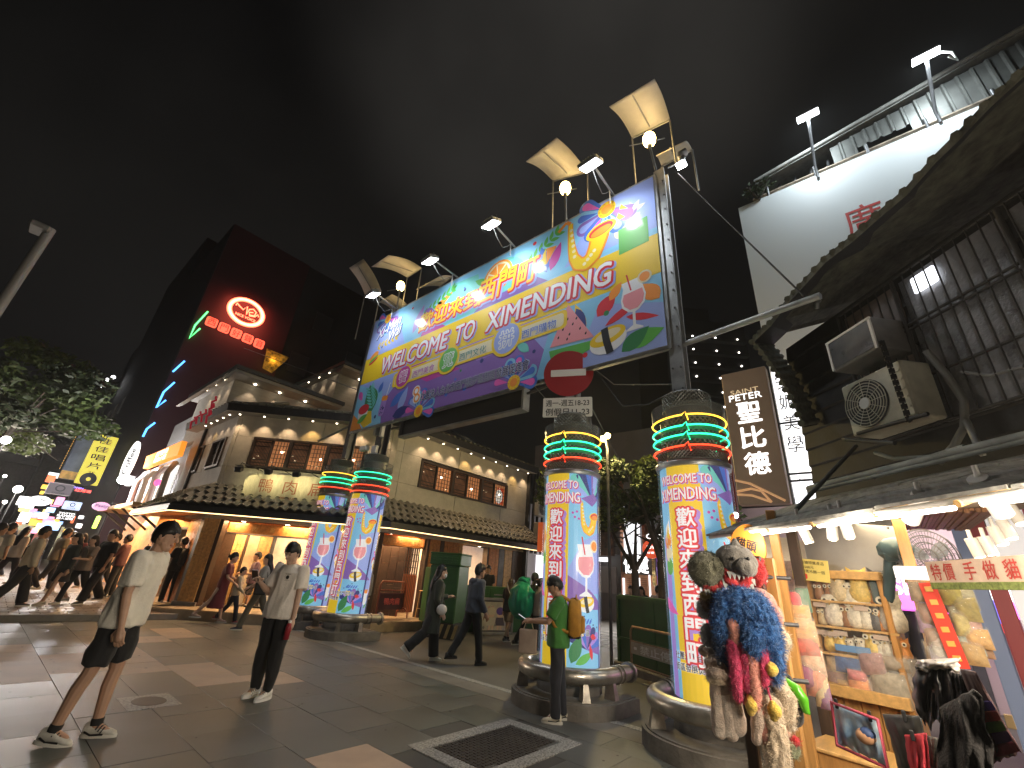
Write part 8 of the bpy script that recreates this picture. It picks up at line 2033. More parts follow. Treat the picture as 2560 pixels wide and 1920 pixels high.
for nm,J_,dd2 in (('hand_r',Jc,'dr'),):
    p = J_[nm] + J_[dd2] * .1 + Vector((.02,.05,.03)); t = held('phone','black phone in both hands of the man in green','phone',c_,p); q = MB(); q.bbox((0,0,0),(.15,.075,.01),m_black,Matrix.Rotation(-.5,4,'Y'),.004); q.build('phone_body',t); q = MB(); q.box((0,0,.0065),(.14,.068,.003),mat('phone_screen',(.5,.55,.6),emit=.7),Matrix.Rotation(-.5,4,'Y')); q.build('screen',t)
p = Jc['hand_l'] + Vector((.03,0,-.2)); t = held('paper_bag','pale paper bag hanging from the wrist of the man in green','bag',c_,p); q = MB(); q.bbox((0,0,-.02),(.22,.09,.26),mat('paper_bag',(.42,.33,.27),.8,var=.15),None,.01); q.build('bag_body',t); q = MB(); q.tube([(-.06,0,.11),(-.03,0,.2),(.03,0,.2),(.06,0,.11)],.006,m_board,5); q.build('handle',t)
for sd in (1,-1):
    for i in range(3):
        q = MB(); q.box((.03 + i * .028,sd * .045,.055),(.012,.1 if False else .012,.05),m_black); 
# 4,5 walking couple
d_,Jd = person('man in grey blue hoodie and black trousers walking beside the woman in a dark coat',(6.62,6.45,0),face_img(35),1.74,sk=1,top=('hoodie',(.062,.068,.088)),bottom=('trousers',(.012,.012,.012)),shoes=(.02,.02,.02),sole=(.03,.03,.03),legs=((-.32,.3),(.22,.08)),arms=((.1,.12,.5),(-.1,.12,.6)),lean=.05,headp=.0,heady=.0,vox=.012,wrinkle=.009,seed=12)
e_,Je = person('woman with long black hair, face mask and long dark green coat',(6.10,6.98,0),face_img(20),1.66,True,2,top=('coat',(.030,.036,.026)),bottom=('wide',(.012,.012,.012)),shoes=(.7,.68,.62),hair=('long',(.01,.009,.009)),legs=((.18,.06),(-.36,.5)),arms=((.12,.1,1.6,.2),(-.1,.12,.6)),lean=.04,heady=-.35,vox=.012,wrinkle=.008,seed=15,foot_pitch=(0,.7))
q = MB(); q.sphere(Je['head'] + Vector((.075,-.02,-.065)),.048,mat('face_mask',(.62,.65,.68),.7),10,8,(.75,1,.9)); q.build('face_mask',e_)
p = Je['hand_r'] + Vector((-.04,-.12,.05)); t = held('white_pouch','small white bag at the elbow of the woman in the dark coat','bag',e_,p); q = MB(); q.sphere((0,0,0),.1,mat('pouch_white',(.55,.52,.5),.6),9,7,(1,.6,.9)); q.build('bag_body',t); q = MB(); q.tube([(-.05,0,.08),(0,.05,.2),(.05,0,.08)],.008,m_cable,5); q.build('strap',t)
# 6.. mid distance and crowd
LOW = dict(vox=.02,wrinkle=.006)
def crowd(label,foot,h,img,g=None,dx=0,**k):
    x,y = foot; p = Vector((x,y,gz(y) if x < 5.6 else 0)); kk = dict(LOW); kk.update(k); return person(label,p,face_img(img),h,**kk)
WALK = ((.32,.12),(-.3,.32)); WALK2 = ((-.32,.35),(.3,.1)); STAND = ((.04,.05),(-.05,.06))
f_,Jf = crowd('man in black t-shirt with a backpack standing by the plank column',(4.0,15.6),1.74,165,legs=STAND,arms=((.25,.1,.5),(.25,.1,.5)),top=('tee',(.012,.012,.013)),bottom=('trousers',(.013,.013,.014)),seed=21,hair=('cap',(.012,.012,.013)))
backpack(f_,Jf,'black backpack on the man by the plank column',mat('pack_black',(.018,.018,.02),.7))
t = held('white_leaflet','white paper held by the man with the black backpack','paper',f_,Jf['hand_l'] + Vector((.03,0,-.18))); q = MB(); q.bbox((0,0,0),(.2,.01,.32),mat('paper_lilac',(.5,.45,.5),.7),None,.003); q.build('sheet',t)
crowd('woman in a long dark red dress, hair in a bun, walking with a child',(4.42,12.95),1.62,20,fem=True,sk=2,top=('dress',(.18,.028,.03)),bottom=('none',(0,0,0)),shoes=(.4,.28,.22),hair=('bun',(.012,.01,.01)),legs=((.2,.05),(-.4,.3)),arms=((.3,.1,.9),(.2,.1,.8)),seed=23,lean=.05)
crowd('child in a pale quilted jacket and dark trousers beside the woman in red',(4.75,12.9),1.3,25,sk=2,top=('shirt',(.52,.46,.33)),bottom=('trousers',(.02,.022,.035)),shoes=(.4,.1,.1),legs=WALK2,arms=((-.35,.15,.3),(.2,.1,.6)),seed=25)
crowd('man in a purple grey t-shirt and black shorts standing at the restaurant front',(5.6,14.35),1.68,215,sk=1,top=('tee',(.095,.05,.075)),bottom=('shorts',(.016,.016,.017)),legs=STAND,arms=((.3,.1,1.3,.3),(.3,.1,1.2,.3)),seed=27,shoes=(.35,.32,.32))
crowd('dark haired person half hidden behind the man in purple at the restaurant front',(6.0,14.7),1.66,240,sk=1,top=('tee',(.03,.028,.028)),legs=STAND,seed=28)
g_,Jg = crowd('woman in a grey t-shirt and olive trousers with a shoulder bag, striding left',(4.78,11.6),1.66,200,fem=True,sk=2,top=('tee',(.30,.29,.28)),bottom=('trousers',(.12,.105,.075)),shoes=(.03,.035,.06),hair=('long',(.015,.012,.01)),legs=((.34,.1),(-.36,.3)),arms=((.1,.12,.9,.2),(.2,.1,.5)),seed=29,heady=.6)
t = held('shoulder_bag','black shoulder bag of the woman in the grey t-shirt','bag',g_,Jg['pel'] + Vector((-.02,.24,.02))); q = MB(); q.bbox((0,0,0),(.26,.1,.28),m_black,None,.03); q.build('bag_body',t); q = MB(); q.tube([(-.1,0,.13),(0,-.1,.5),(.1,0,.13)],.012,m_black,5); q.build('strap',t)
crowd('person in a grey striped top seen between the two far pillars',(7.3,11.3),1.6,120,sk=2,fem=True,top=('shirt',(.24,.22,.2)),legs=STAND,seed=31)
t = thing('kick_scooter','small black kick scooter with white wheels near the restaurant step','scooter',at_z(608,1525,.15),face_img(-10)); q = MB(); q.bbox((.3,0,.1),(.6,.12,.04),m_black,None,.01); q.build('deck',t); q = MB(); q.tube([(.02,0,.1),(.0,0,.5),(-.05,0,.8)],.018,m_black,6); q.cyl((-.05,-.18,.8),(-.05,.18,.8),.014,m_black,6); q.build('handlebar',t)
for x in (-.03,.62): q = MB(); q.tube([(x + .075 * math.cos(a),0,.085 + .075 * math.sin(a)) for a in [i * .52 for i in range(12)]],.018,m_signw if x < 0 else m_black,6,closed=True); q.build('wheel',t)
# crowd on the left street
h1,Jh = crowd('man in a beige shirt with a black crossbody strap, back turned, far left',(1.05,14.9),1.72,60,sk=1,top=('shirt',(.58,.52,.4)),bottom=('wide',(.03,.03,.034)),shoes=(.03,.03,.04),sole=(.75,.75,.75),legs=WALK,seed=33)
q = MB(); s_ = Jh['s']; q.tube([Jh['neck'] + Vector((-.02,-.1,-.02)),Jh['chest'] + Vector((-.155,0,.0)),Jh['pel'] + Vector((-.1,.19,.08)),Jh['pel'] + Vector((.13,.13,.05)),Jh['chest'] + Vector((.14,-.05,0))],.014,m_black,6,closed=True); q.build('crossbody_strap',h1)
crowd('person in a pale top at the very left edge of the picture',(.35,14.6),1.7,70,sk=1,top=('shirt',(.62,.58,.5)),bottom=('trousers',(.03,.03,.03)),legs=WALK2,seed=35)
crowd('woman in a dark green jacket and short skirt walking with bare legs',(1.72,15.3),1.62,250,fem=True,sk=2,top=('shirt',(.034,.045,.045)),bottom=('skirt',(.025,.026,.03)),shoes=(.5,.45,.4),hair=('long',(.012,.01,.01)),legs=WALK,seed=37)
crowd('woman with wavy hair in a patterned top smiling towards the camera',(2.05,15.4),1.6,262,fem=True,sk=2,top=('tee',(.26,.2,.16)),bottom=('trousers',(.014,.014,.015)),hair=('long',(.02,.012,.01)),legs=WALK2,arms=((.4,.1,1.2,.2),(.1,.1,.3)),seed=39)
k_,Jk = crowd('tall man in a black t-shirt and trousers carrying a fan, walking towards the camera',(2.38,15.5),1.78,258,sk=1,top=('tee',(.013,.013,.014)),bottom=('wide',(.015,.015,.016)),shoes=(.05,.045,.04),legs=WALK,arms=((.1,.15,.3),(.45,.12,.9,.3)),seed=41)
t = held('hand_fan','round pale hand fan held by the tall man in black','fan',k_,Jk['hand_r'] + Vector((.08,.06,.06))); q = MB(); q.prism(circ(0,0,.14,n=18),.008,mat('fan_pale',(.30,.27,.22),.7),Matrix.Rotation(PI / 2,4,'Y')); q.build('disc',t); q = MB(); q.cyl((0,0,-.13),(0,0,-.25),.01,m_wood2,5); q.build('grip',t)
backcrowd = [((1.25,17.6),1.66,255,(.3,.3,.32),'short'),((1.75,18.2),1.7,70,(.3,.25,.16),'short'),((2.2,18.6),1.6,265,(.22,.04,.05),'long'),((.6,17.2),1.7,80,(.5,.48,.42),'short'),((1.0,19.5),1.66,90,(.6,.58,.52),'long'),((2.9,18.0),1.68,240,(.02,.02,.022),'short'),((1.5,21),1.7,250,(.12,.1,.1),'short'),((.4,20.5),1.66,80,(.1,.16,.3),'long'),((2.3,22),1.7,100,(.3,.12,.08),'short'),((.9,23),1.68,260,(.2,.2,.22),'long'),((1.8,24.5),1.7,80,(.05,.05,.05),'short')]
bl = ['with short hair in a grey top','in a tan top, back turned','with long hair in a wine red top','in a cream top, back turned','with long hair in a light grey top','in black near the shop awning','in a brown grey top','with long hair in a blue top','in a rust top far up the street','with long hair in a mid grey top','in a black top, farthest up the street']
for i,(fp,hh_,im,c,hr) in enumerate(backcrowd): crowd('passer-by %s in the left street crowd' % bl[i],fp,hh_,im,fem=hr == 'long',sk=i,top=('tee' if i % 2 else 'shirt',c),bottom=('trousers',(.02,.02,.025)),hair=(hr,(.012,.01,.01)),legs=WALK if i % 2 else WALK2,seed=50 + i,vox=.028,hands=False,brow=False)
m1,Jm = crowd('man with a backpack and tanned arms half hidden behind the leaning walker',(3.35,15.3),1.74,40,sk=1,top=('tee',(.10,.045,.03)),bottom=('trousers',(.02,.02,.02)),legs=STAND,seed=70); backpack(m1,Jm,'dark backpack on the half hidden man behind the leaning walker',mat('pack_black',(.018,.018,.02),.7))
crowd('person in dark red holding a phone, left of the leaning walker head',(2.95,16.8),1.66,200,sk=1,top=('shirt',(.10,.03,.03)),legs=STAND,arms=((.5,.1,1.3),(.5,.1,1.2)),seed=71)
# right: three walkers before the pillar
n_,Jn = crowd('man in a dark cap hauling a huge green plastic sack over his shoulder',(9.3,7.15),1.7,40,sk=1,top=('tee',(.014,.014,.014)),bottom=('trousers',(.014,.014,.016)),shoes=(.03,.03,.03),hair=('beanie',(.012,.012,.012)),legs=WALK2,arms=((.3,.1,2.2),(.1,.15,.3)),lean=.1,seed=73)
t = held('green_sack','huge translucent green plastic sack on the back of the man in a cap','sack',n_,Jn['chest'] + Vector((-.34,0,-.1)))
q = MB(); q.sphere((0,0,-.05),.36,mat('sack_green',(.02,.33,.2),.3,bump=.8,bscale=6),18,14,(.75,.95,1.1)); q.tube([(.05,0,.3),(.12,0,.4),(.2,0,.42)],.08,mat('sack_green',(.02,.33,.2)),8,rad=[.2,.07,.04])
o = obj('sack_body',remesh(q,'sack_body',.022,3,.035,3,5),t); o.data.materials.clear(); o.data.materials.append(mat('sack_green',(.02,.33,.2)))
o_,Jo = crowd('woman with brown hair, dark top and beige shorts carrying a crossbody bag',(9.5,8.0),1.52,60,fem=True,sk=2,top=('tee',(.018,.022,.035)),bottom=('shorts',(.33,.27,.19)),shoes=(.05,.04,.035),hair=('long',(.05,.025,.015)),legs=WALK,seed=75)
t = held('crossbody_bag','small yellow trimmed crossbody bag of the woman in shorts','bag',o_,Jo['pel'] + Vector((-.02,-.2,.05))); q = MB(); q.bbox((0,0,0),(.2,.08,.14),mat('bag_yellow',(.5,.36,.05),.6),None,.02); q.build('bag_body',t); q = MB(); q.tube([(-.08,.02,.06),(-.12,.2,.4),(.0,.3,.55)],.012,m_signw,5); q.build('strap',t)
crowd('woman with a ponytail in a striped top beside the man in green',(9.0,6.68),1.55,20,fem=True,sk=2,top=('tee',(.2,.16,.14)),bottom=('wide',(.012,.012,.013)),shoes=(.7,.7,.7),hair=('tail',(.012,.01,.01)),legs=STAND,arms=((.2,.1,.6),(.2,.1,.6)),seed=77)
T_ = COL.objects[-1]
for i,(px,py,dd2,c,hr,lab) in enumerate(((1578,1500,15.5,(.2,.1,.08),'short','left small figure behind the green hoarding, reddish hair'),(1605,1503,15.5,(.05,.05,.05),'long','long haired small figure behind the green hoarding'),(1645,1490,14.5,(.5,.42,.34),'short','dark haired figure in a pale fur collar behind the hoarding'))):
    p = at_d(px,py,dd2); crowd(lab,(p.x,p.y),1.55 if i < 2 else 1.6,230 if i < 2 else 80,sk=2,top=('shirt',c),hair=(hr,(.03 if i == 0 else .012,.012,.01)),vox=.028,hands=False,seed=80 + i)
for i,(px,lab) in enumerate(((1205,'cook in a black apron behind the white kitchen counter'),(1219,'second kitchen worker in black, right of the cook'))):
    p = at_d(px,1460,15.0); person(lab,(p.x,p.y,.2),face_img(250),1.62,sk=1,top=('tee',(.02,.02,.02)),vox=.028,hands=False,seed=90 + i)
# ------------------------------------------------------------------ hat rack before the nearest pillar and the garments at the lower right
RD = 3.35
V3 = (VH * math.cos(math.radians(24)) + RH * math.sin(math.radians(24))); R3 = Vector((V3.y,-V3.x,0)); U3 = Vector((0,0,1))
def rk(px,py,d=RD): return at_d(px,py,d)
def plush(nm,c,var=.25): return mat('plush_' + nm,c,.95,var=var,vscale=25,bump=.9,bscale=120,sheen=.3)
class Soft:
    """a soft toy hat: named parts in a frame whose x is right, y is up and z is towards the viewer"""
    def __init__(s,name,label,px,py,cat='plush hat',grp='plush hats on the rack',d=RD):
        s.t = thing(name,label,cat,rk(px,py,d),0,grp); s.T = wallframe((0,0,0),R3); s.d = d; s.o = rk(px,py,d)
    def p(s,px,py,z=0): return rk(px,py,s.d) - s.o - V3 * z
    def fin(s,q,nm,m,vox=.008,fz=.006,wf=22):
        o = obj(nm,remesh(q,nm,vox,2,fz,rnd.random() * 9,wf),s.t); o.data.materials.clear(); o.data.materials.append(m)
        if fz >= .006: fur(o,.016 if fz < .01 else .026,1 if fz < .01 else 2,m,None,None,.0016)
        return o
    def ball(s,nm,px,py,rx,ry,rz,m,z=0,fz=.006,rot=0):
        q = MB(); c = s.p(px,py,z); q.sphere((0,0,0),1,m,16,12,(rx,ry,rz),Matrix.Translation(c) @ s.T @ Matrix.Rotation(rot,4,'Z')); return s.fin(q,nm,m,.008,fz)
    def rope(s,nm,pts,rad,m,z=0,fz=.005): 
        q = MB(); P = [s.p(x,y,z + (w[0] if w else 0)) for x,y,*w in pts]; limb(q,P,rad,m,9); return s.fin(q,nm,m,.008,fz)
rack = thing('hat_rack','wooden hat rack on two posts crowded with plush animal hats','rack',(rk(1940,1900).x,rk(1940,1900).y,0))
for (px,w,m) in ((1888,.06,m_dkwood),(1968,.06,m_dkwood),(2003,.07,m_pine)):
    a = rk(px,1915,RD + .12) if px < 2000 else rk(px,1915,RD + .25); q = MB(); q.bbox((0,0,.87),(w,w,1.74),m,None,.006); o = q.build('post',rack); o.location = Vector((a.x,a.y,0)) - rack.location
q = MB(); a,b_ = rk(1790,1500,RD + .15),rk(1985,1500,RD + .25)
for z in (1.62,1.35,1.05): q.cyl((a.x - rack.location.x,a.y - rack.location.y,z),(b_.x - rack.location.x,b_.y - rack.location.y,z),.014,m_steeld,6)
q.build('hanging_bar',rack)
olive,grey,red,whitep,blue,pink,magenta,cream,beige,brown = plush('olive',(.17,.165,.11)),plush('grey',(.20,.185,.165)),plush('red',(.52,.025,.03)),plush('white',(.72,.66,.6)),plush('blue',(.035,.14,.38),.4),plush('pink',(.55,.27,.22)),plush('magenta',(.6,.05,.14),.4),plush('cream',(.62,.50,.36)),plush('beige',(.52,.40,.32)),plush('brown',(.11,.055,.03))
black = plush('black',(.012,.012,.012)); salmon = plush('salmon',(.62,.26,.2)); yel = plush('yellow',(.75,.5,.08))
h = Soft('plush_hat','olive green plush hat with a red toothed mouth, leftmost on the rack',1768,1425)
h.ball('crown',1768,1425,.115,.115,.11,olive); h.ball('ear',1748,1400,.035,.05,.03,olive); h.ball('fold',1790,1420,.05,.07,.05,olive,.05); h.rope('mouth_rim',[(1765,1466),(1785,1472),(1803,1460),(1808,1438)],[.02,.028,.028,.016],red,.04)
q = MB()
for i in range(6): c = h.p(1765 + i * 7,1474 - i * 1.5,.06); q.add([c + R3 * .01,c - R3 * .01,c - U3 * .035],[(0,1,2)],m_signw)
q.build('teeth',h.t)
h = Soft('shark_hat','grey plush shark hat with dorsal fin and open red mouth full of teeth',1845,1405)
h.ball('crown',1840,1402,.125,.1,.12,grey,0,.004,-.15); h.ball('snout',1858,1418,.075,.06,.09,grey,.06,.004,-.3); h.rope('dorsal_fin',[(1838,1372),(1836,1352)],[.04,.014],grey,.02); h.rope('side_fin',[(1815,1400),(1797,1390)],[.035,.012],black); h.rope('side_fin',[(1872,1412),(1884,1408)],[.03,.01],grey)
h.rope('mouth_rim',[(1812,1420),(1820,1450),(1845,1470),(1868,1455),(1874,1428)],[.028,.034,.036,.032,.02],red,.05,.002)
h.ball('throat',1845,1440,.07,.045,.03,plush('throat',(.2,.01,.015)),.03,0)
q = MB()
for i in range(9):
    a = PI * (1.02 + .95 * i / 8); c = h.p(1845 + 34 * math.cos(a),1445 - 33 * math.sin(a),.07); q.add([c + R3 * .014,c - R3 * .014,c - U3 * .04 + R3 * .012 * math.cos(a)],[(0,1,2)],m_signw)
for i in range(5): c = h.p(1822 + i * 11,1430 + 3 * math.sin(i),.09); q.add([c + R3 * .016,c - R3 * .016,c - U3 * .045],[(0,1,2)],m_signw)
q.build('teeth',h.t)
for px in (1830,1866): q = MB(); q.sphere(h.p(px,1400,.125),.011,m_black,8,6); q.build('eye',h.t)
h = Soft('santa_hat','red plush hat with white fluffy brim and antler tips behind the shark hat',1893,1440,d=RD + .12)
h.ball('crown',1890,1432,.06,.1,.07,red); h.rope('brim',[(1876,1470),(1892,1464),(1908,1450)],[.03,.032,.026],whitep); h.rope('tip',[(1893,1410),(1898,1398),(1906,1402)],[.035,.02,.012],red)
h = Soft('monkey_hat','dark brown plush animal hat with a yellow face hanging below the olive hat',1785,1500,d=RD + .05)
h.ball('crown',1785,1505,.085,.075,.08,brown); h.ball('face',1764,1488,.03,.026,.03,plush('mustard',(.45,.32,.1)),.07); h.rope('flap',[(1790,1520),(1788,1550),(1786,1585)],[.06,.045,.02],brown); h.rope('flap',[(1800,1540),(1802,1600),(1800,1650)],[.05,.055,.045],black)
h = Soft('grey_rabbit_hat','grey white plush rabbit behind the brown hat at the pillar',1762,1530,d=RD + .08); h.ball('crown',1762,1522,.05,.06,.05,plush('lightgrey',(.4,.4,.4))); h.ball('ear',1772,1590,.05,.07,.04,plush('lightgrey',(.4,.4,.4))); h.rope('ear',[(1757,1625),(1775,1640)],[.03,.02],beige)
h = Soft('pink_pig_hat','pink plush hat with a pointed nose at the right of the blue fur hat',1905,1515,d=RD + .05); h.ball('crown',1902,1512,.09,.095,.09,pink,0,.003,.3); h.rope('snout',[(1925,1535),(1938,1545)],[.07,.045],pink,.03,.002); h.rope('ear',[(1925,1495),(1933,1505)],[.022,.012],cream); h.ball('ribbon',1936,1556,.025,.03,.02,red,.03)
h = Soft('blue_fur_hat','big shaggy blue fur hat with magenta lining and dangling pink tentacles, centre of the rack',1853,1535,d=RD - .1)
q = MB(); P_ = [(1812,1590),(1806,1545),(1818,1510),(1850,1500),(1885,1512),(1905,1545),(1915,1590)]; limb(q,[h.p(x,y,.03) for x,y in P_],[.04,.055,.065,.07,.07,.07,.065],blue,12); q.sphere(h.p(1860,1528,.0),.11,blue,14,10); h.fin(q,'fur_crown',blue,.009,.014,30)
h.rope('ear_flap',[(1885,1555),(1880,1600),(1878,1618)],[.06,.062,.045],blue,.06,.012); h.rope('ear_flap',[(1912,1570),(1926,1610),(1935,1650),(1937,1690)],[.06,.055,.045,.028],blue,.02,.012); h.rope('ear_flap',[(1812,1570),(1812,1620),(1816,1650)],[.045,.045,.035],plush('navy',(.02,.06,.16)),.0,.012)
h.ball('lining',1838,1565,.06,.09,.04,plush('wine',(.3,.03,.06),.5),.03); h.rope('face',[(1830,1560),(1834,1590),(1838,1612)],[.045,.035,.02],salmon,.06)
for i,(x0,x1,y1,m,r_) in enumerate(((1832,1846,1740,magenta,.034),(1856,1868,1720,magenta,.03),(1904,1910,1705,magenta,.026),(1880,1886,1690,salmon,.026),(1870,1888,1760,salmon,.032))):
    h.rope('tentacle',[(x0,1610),((x0 + x1) / 2,1660),(x1 - 2,y1 - 30),(x1,y1)],[r_,r_ * 1.05,r_ * .95,r_ * .7],m,.06,.006)
for i,(x,y0,y1) in enumerate(((1872,1738,1772),(1928,1752,1788),(1920,1660,1676))): h.rope('yellow_tip',[(x,y0),(x + 4,(y0 + y1) / 2),(x + 3,y1)],[.018,.036,.02],yel,.07,.003)
h.rope('cord',[(1912,1706),(1924,1745)],[.008,.008],magenta,.07,0)
h = Soft('frog_hat','beige plush frog hat with a glass eye and long wrapped flaps',1800,1668,d=RD - .05)
h.ball('crown',1800,1660,.085,.055,.08,beige); h.ball('lip',1800,1680,.08,.032,.08,beige,.04); h.ball('lip',1796,1696,.065,.025,.06,cream,.04); h.rope('ear',[(1775,1630),(1762,1622)],[.025,.012],beige)
q = MB(); q.sphere(h.p(1797,1653,.1),.014,m_black,8,6); q.build('eye',h.t)
for (x0,x1,y1) in ((1790,1800,1822),(1812,1826,1828),(1832,1845,1815)): h.rope('flap',[(x0,1695),(x0 + 2,1740),(x1 - 3,1790),(x1,y1)],[.035,.038,.046,.042],beige,.03,.004)
q = MB(); 
for i in range(4): a,b2 = h.p(1786,1730 + i * 26,.09),h.p(1850,1734 + i * 26,.08); c,d_ = h.p(1852,1762 + i * 24,.085),h.p(1790,1758 + i * 24,.1); q.add([a,b2,c,d_],[(0,1,2,3)],m_wrap)
q.build('cellophane',h.t)
h = Soft('cream_paw_hat','cream plush hat with long paws at the right side of the rack',1950,1610,d=RD + .06); h.rope('paw',[(1935,1570),(1950,1600),(1952,1640)],[.05,.06,.035],cream,0,.006); h.rope('paw',[(1945,1700),(1962,1740),(1966,1790),(1958,1820)],[.04,.055,.05,.035],cream,.02,.006); h.ball('paw_pad',1952,1822,.03,.04,.02,salmon,.07)
h = Soft('white_fur_scarf','long cream fur scarf hanging to the ground from the rack',1938,1840,'scarf','plush hats on the rack',RD); h.rope('scarf_tail',[(1928,1760),(1934,1810),(1942,1860),(1946,1935)],[.05,.058,.06,.055],cream,.02,.008)
h = Soft('penguin_plush','salmon plush with wrapped feet below the blue hat',1900,1800,'plush toy'); h.rope('leg',[(1886,1750),(1896,1800),(1892,1845)],[.03,.042,.03],beige,.03); h.rope('leg',[(1904,1780),(1914,1830),(1918,1855)],[.026,.036,.026],salmon,.03); h.ball('belly',1912,1738,.05,.05,.04,black,-.02)
h = Soft('sushi_plush','black plush with a shiny green dragon head at the right of the rack',1985,1740,'plush toy',d=RD + .1); h.rope('body',[(1962,1700),(1975,1750),(1985,1790)],[.04,.065,.05],black); h.rope('dragon',[(1962,1700),(1985,1720),(2003,1745),(2010,1770),(2022,1782)],[.022,.035,.032,.022,.006],mat('shiny_green',(.10,.42,.02),.25),.05,0)
h = Soft('knit_charm','small black and white wrapped charm below the green dragon',1980,1812,'charm',d=RD + .1); h.ball('charm_body',1976,1808,.03,.035,.02,whitep); h.ball('charm_body',1984,1870,.035,.05,.02,plush('mixed',(.3,.32,.2),.8)); h.ball('charm_body',1986,1852,.03,.03,.02,red)
lamp('POINT',rk(1830,1300,2.0) + Vector((0,0,.35)),0.01,WARM,.1)
# clipped bags and garments
def panel(name,label,cat,quad_px,d0,d1,m,thick=.03,bulge=.04,wr=.012,clips=(),grp=None,n=18):
    """soft hanging thing spanned by four picture corners (tl, tr, br, bl), d0/d1 = distance at left/right"""
    tl_,tr2,br2,bl_ = [at_d(x,y,d0 if i in (0,3) else d1) for i,(x,y) in enumerate(quad_px)]; o0 = (tl_ + tr2 + br2 + bl_) / 4
    t = thing(name,label,cat,o0,0,grp); nn = -Vector((o0.x,o0.y,0)).normalized(); vs = []; fs = []; sd_ = rnd.random() * 50
    for s_ in (1,-1):
        for i in range(n + 1):
            for j in range(n + 1):
                u,v = i / n,j / n; P = tl_.lerp(tr2,u).lerp(bl_.lerp(br2,u),v) - o0
                e = (1 - (2 * u - 1) ** 4) * (1 - (2 * v - 1) ** 4); w = (mnoise.noise(Vector((u * 6 + sd_,v * 1.6,0))) * 1.6 + mnoise.noise(Vector((u * 15 + sd_,v * 3,5))) * .6) * wr * (.4 + v)
                vs.append(P + nn * (s_ * (thick * .3 + bulge * e * .5) + w) + (tr2 - tl_) * (wr * 3.5 * mnoise.noise(Vector((v * 4,sd_,u > .5))) * abs(2 * u - 1) ** 2) + Vector((0,0,wr * 2.2 * mnoise.noise(Vector((u * 6,sd_,0))) * max(0,v - .6))))
    N = (n + 1) ** 2
    for s_ in (0,1):
        for i in range(n):
            for j in range(n):
                k = s_ * N + i * (n + 1) + j; f = (k,k + 1,k + n + 2,k + n + 1); fs.append(f if s_ == 0 else f[::-1])
    B_ = [i * (n + 1) for i in range(n + 1)] + [n * (n + 1) + j for j in range(1,n + 1)] + [i * (n + 1) + n for i in range(n - 1,-1,-1)] + [j for j in range(n - 1,0,-1)]
    for a in range(len(B_)): x,y = B_[a],B_[(a + 1) % len(B_)]; fs.append((x,y,y + N,x + N))
    q = MB(); q.add(vs,fs,m,None,True); q.build('cloth',t)
    for (u,w_,h_,mc) in clips: q = MB(); P = tl_.lerp(tr2,u) - o0 + nn * .03; q.bbox(P,(.02,.02,h_),mc,None,.004); q.build('clip',t)
    return t,(lambda u,v,z=.05: tl_.lerp(tr2,u).lerp(bl_.lerp(br2,u),v) - o0 + nn * z)
CL = ((.12,.02,.06,m_black),(.85,.02,.06,m_black))
t,F_ = panel('blue_pouch','blue and silver drawstring pouch with a brown round motif clipped on a rail','pouch',[(2078,1752),(2192,1795),(2218,1915),(2092,1858)],4.4,4.2,mat('pouch_blue',(.10,.22,.42),.4,col2=(.5,.6,.62),vscale=7),.03,.05,.02,CL,'bags clipped on the rail')
for u,v,r_,m in ((.68,.5,.055,mat('motif_tan',(.5,.27,.14))),(.72,.43,.045,mat('motif_navy',(.03,.06,.16)))):
    q = MB(); q.sphere(F_(u,v,.045),r_,m,12,8,(1,1,.8)); q.build('round_motif',t)
q = MB(); q.tube([F_(0,0),F_(1,0),F_(1,1),F_(0,1)],.012,mat('piping_red',(.45,.06,.1)),5,closed=True); q.build('red_piping',t)
t,F_ = panel('black_oval_bag','large black oval bag clipped between the blue pouch and the red shirt','bag',[(2205,1785),(2300,1790),(2350,1935),(2250,1945)],4.2,4.0,mat('nylon_black',(.028,.028,.024),.45,var=.4,vscale=3),.05,.08,.02,((.6,.02,.06,m_black),),'bags clipped on the rail')
panel('red_shirt','small red garment with a clip in front of the black oval bag','garment',[(2260,1838),(2318,1832),(2325,1935),(2280,1950)],3.9,3.8,mat('shirt_red',(.45,.03,.045),.75,var=.25,vscale=9),.02,.03,.02,((.35,.02,.05,m_black),),'bags clipped on the rail')
panel('striped_sock','dark striped garment with a green hem right of the red shirt','garment',[(2316,1838),(2358,1850),(2362,1935),(2322,1930)],3.85,3.75,mat('dark_stripe',(.02,.02,.02),.8,stretch=(1,1,14),col2=(.12,.12,.1),vscale=3),.02,.03,.015,())
mfur = mat('black_fur',(.008,.0065,.006),.95,var=.6,vscale=30,bump=.8,bscale=60)
panel('black_garment','long black shiny garment at the top left of the dark clothes','garment',[(2290,1665),(2395,1672),(2372,1815),(2292,1800)],3.6,3.5,mat('black_satin',(.011,.01,.012),.35,var=.5,vscale=10,stretch=(3,3,.6)),.05,.08,.07,())
panel('black_fur_coat','big black furry garment filling the lower right corner','garment',[(2350,1770),(2440,1720),(2530,1960),(2340,1960)],3.3,3.1,mfur,.1,.16,.09,())
panel('black_scarf','black scarf strip hanging between the black garment and the fur','scarf',[(2375,1680),(2420,1690),(2470,1900),(2400,1890)],3.4,3.3,mfur,.04,.06,.06,())
t,F_ = panel('patchwork_scarf','dark scarf with violet, red and green patches at the right edge of the clothes','scarf',[(2400,1672),(2440,1680),(2555,1885),(2480,1905)],3.3,3.15,mat('scarf_dark',(.05,.02,.02),.8,var=.4,vscale=6),.04,.05,.02,())
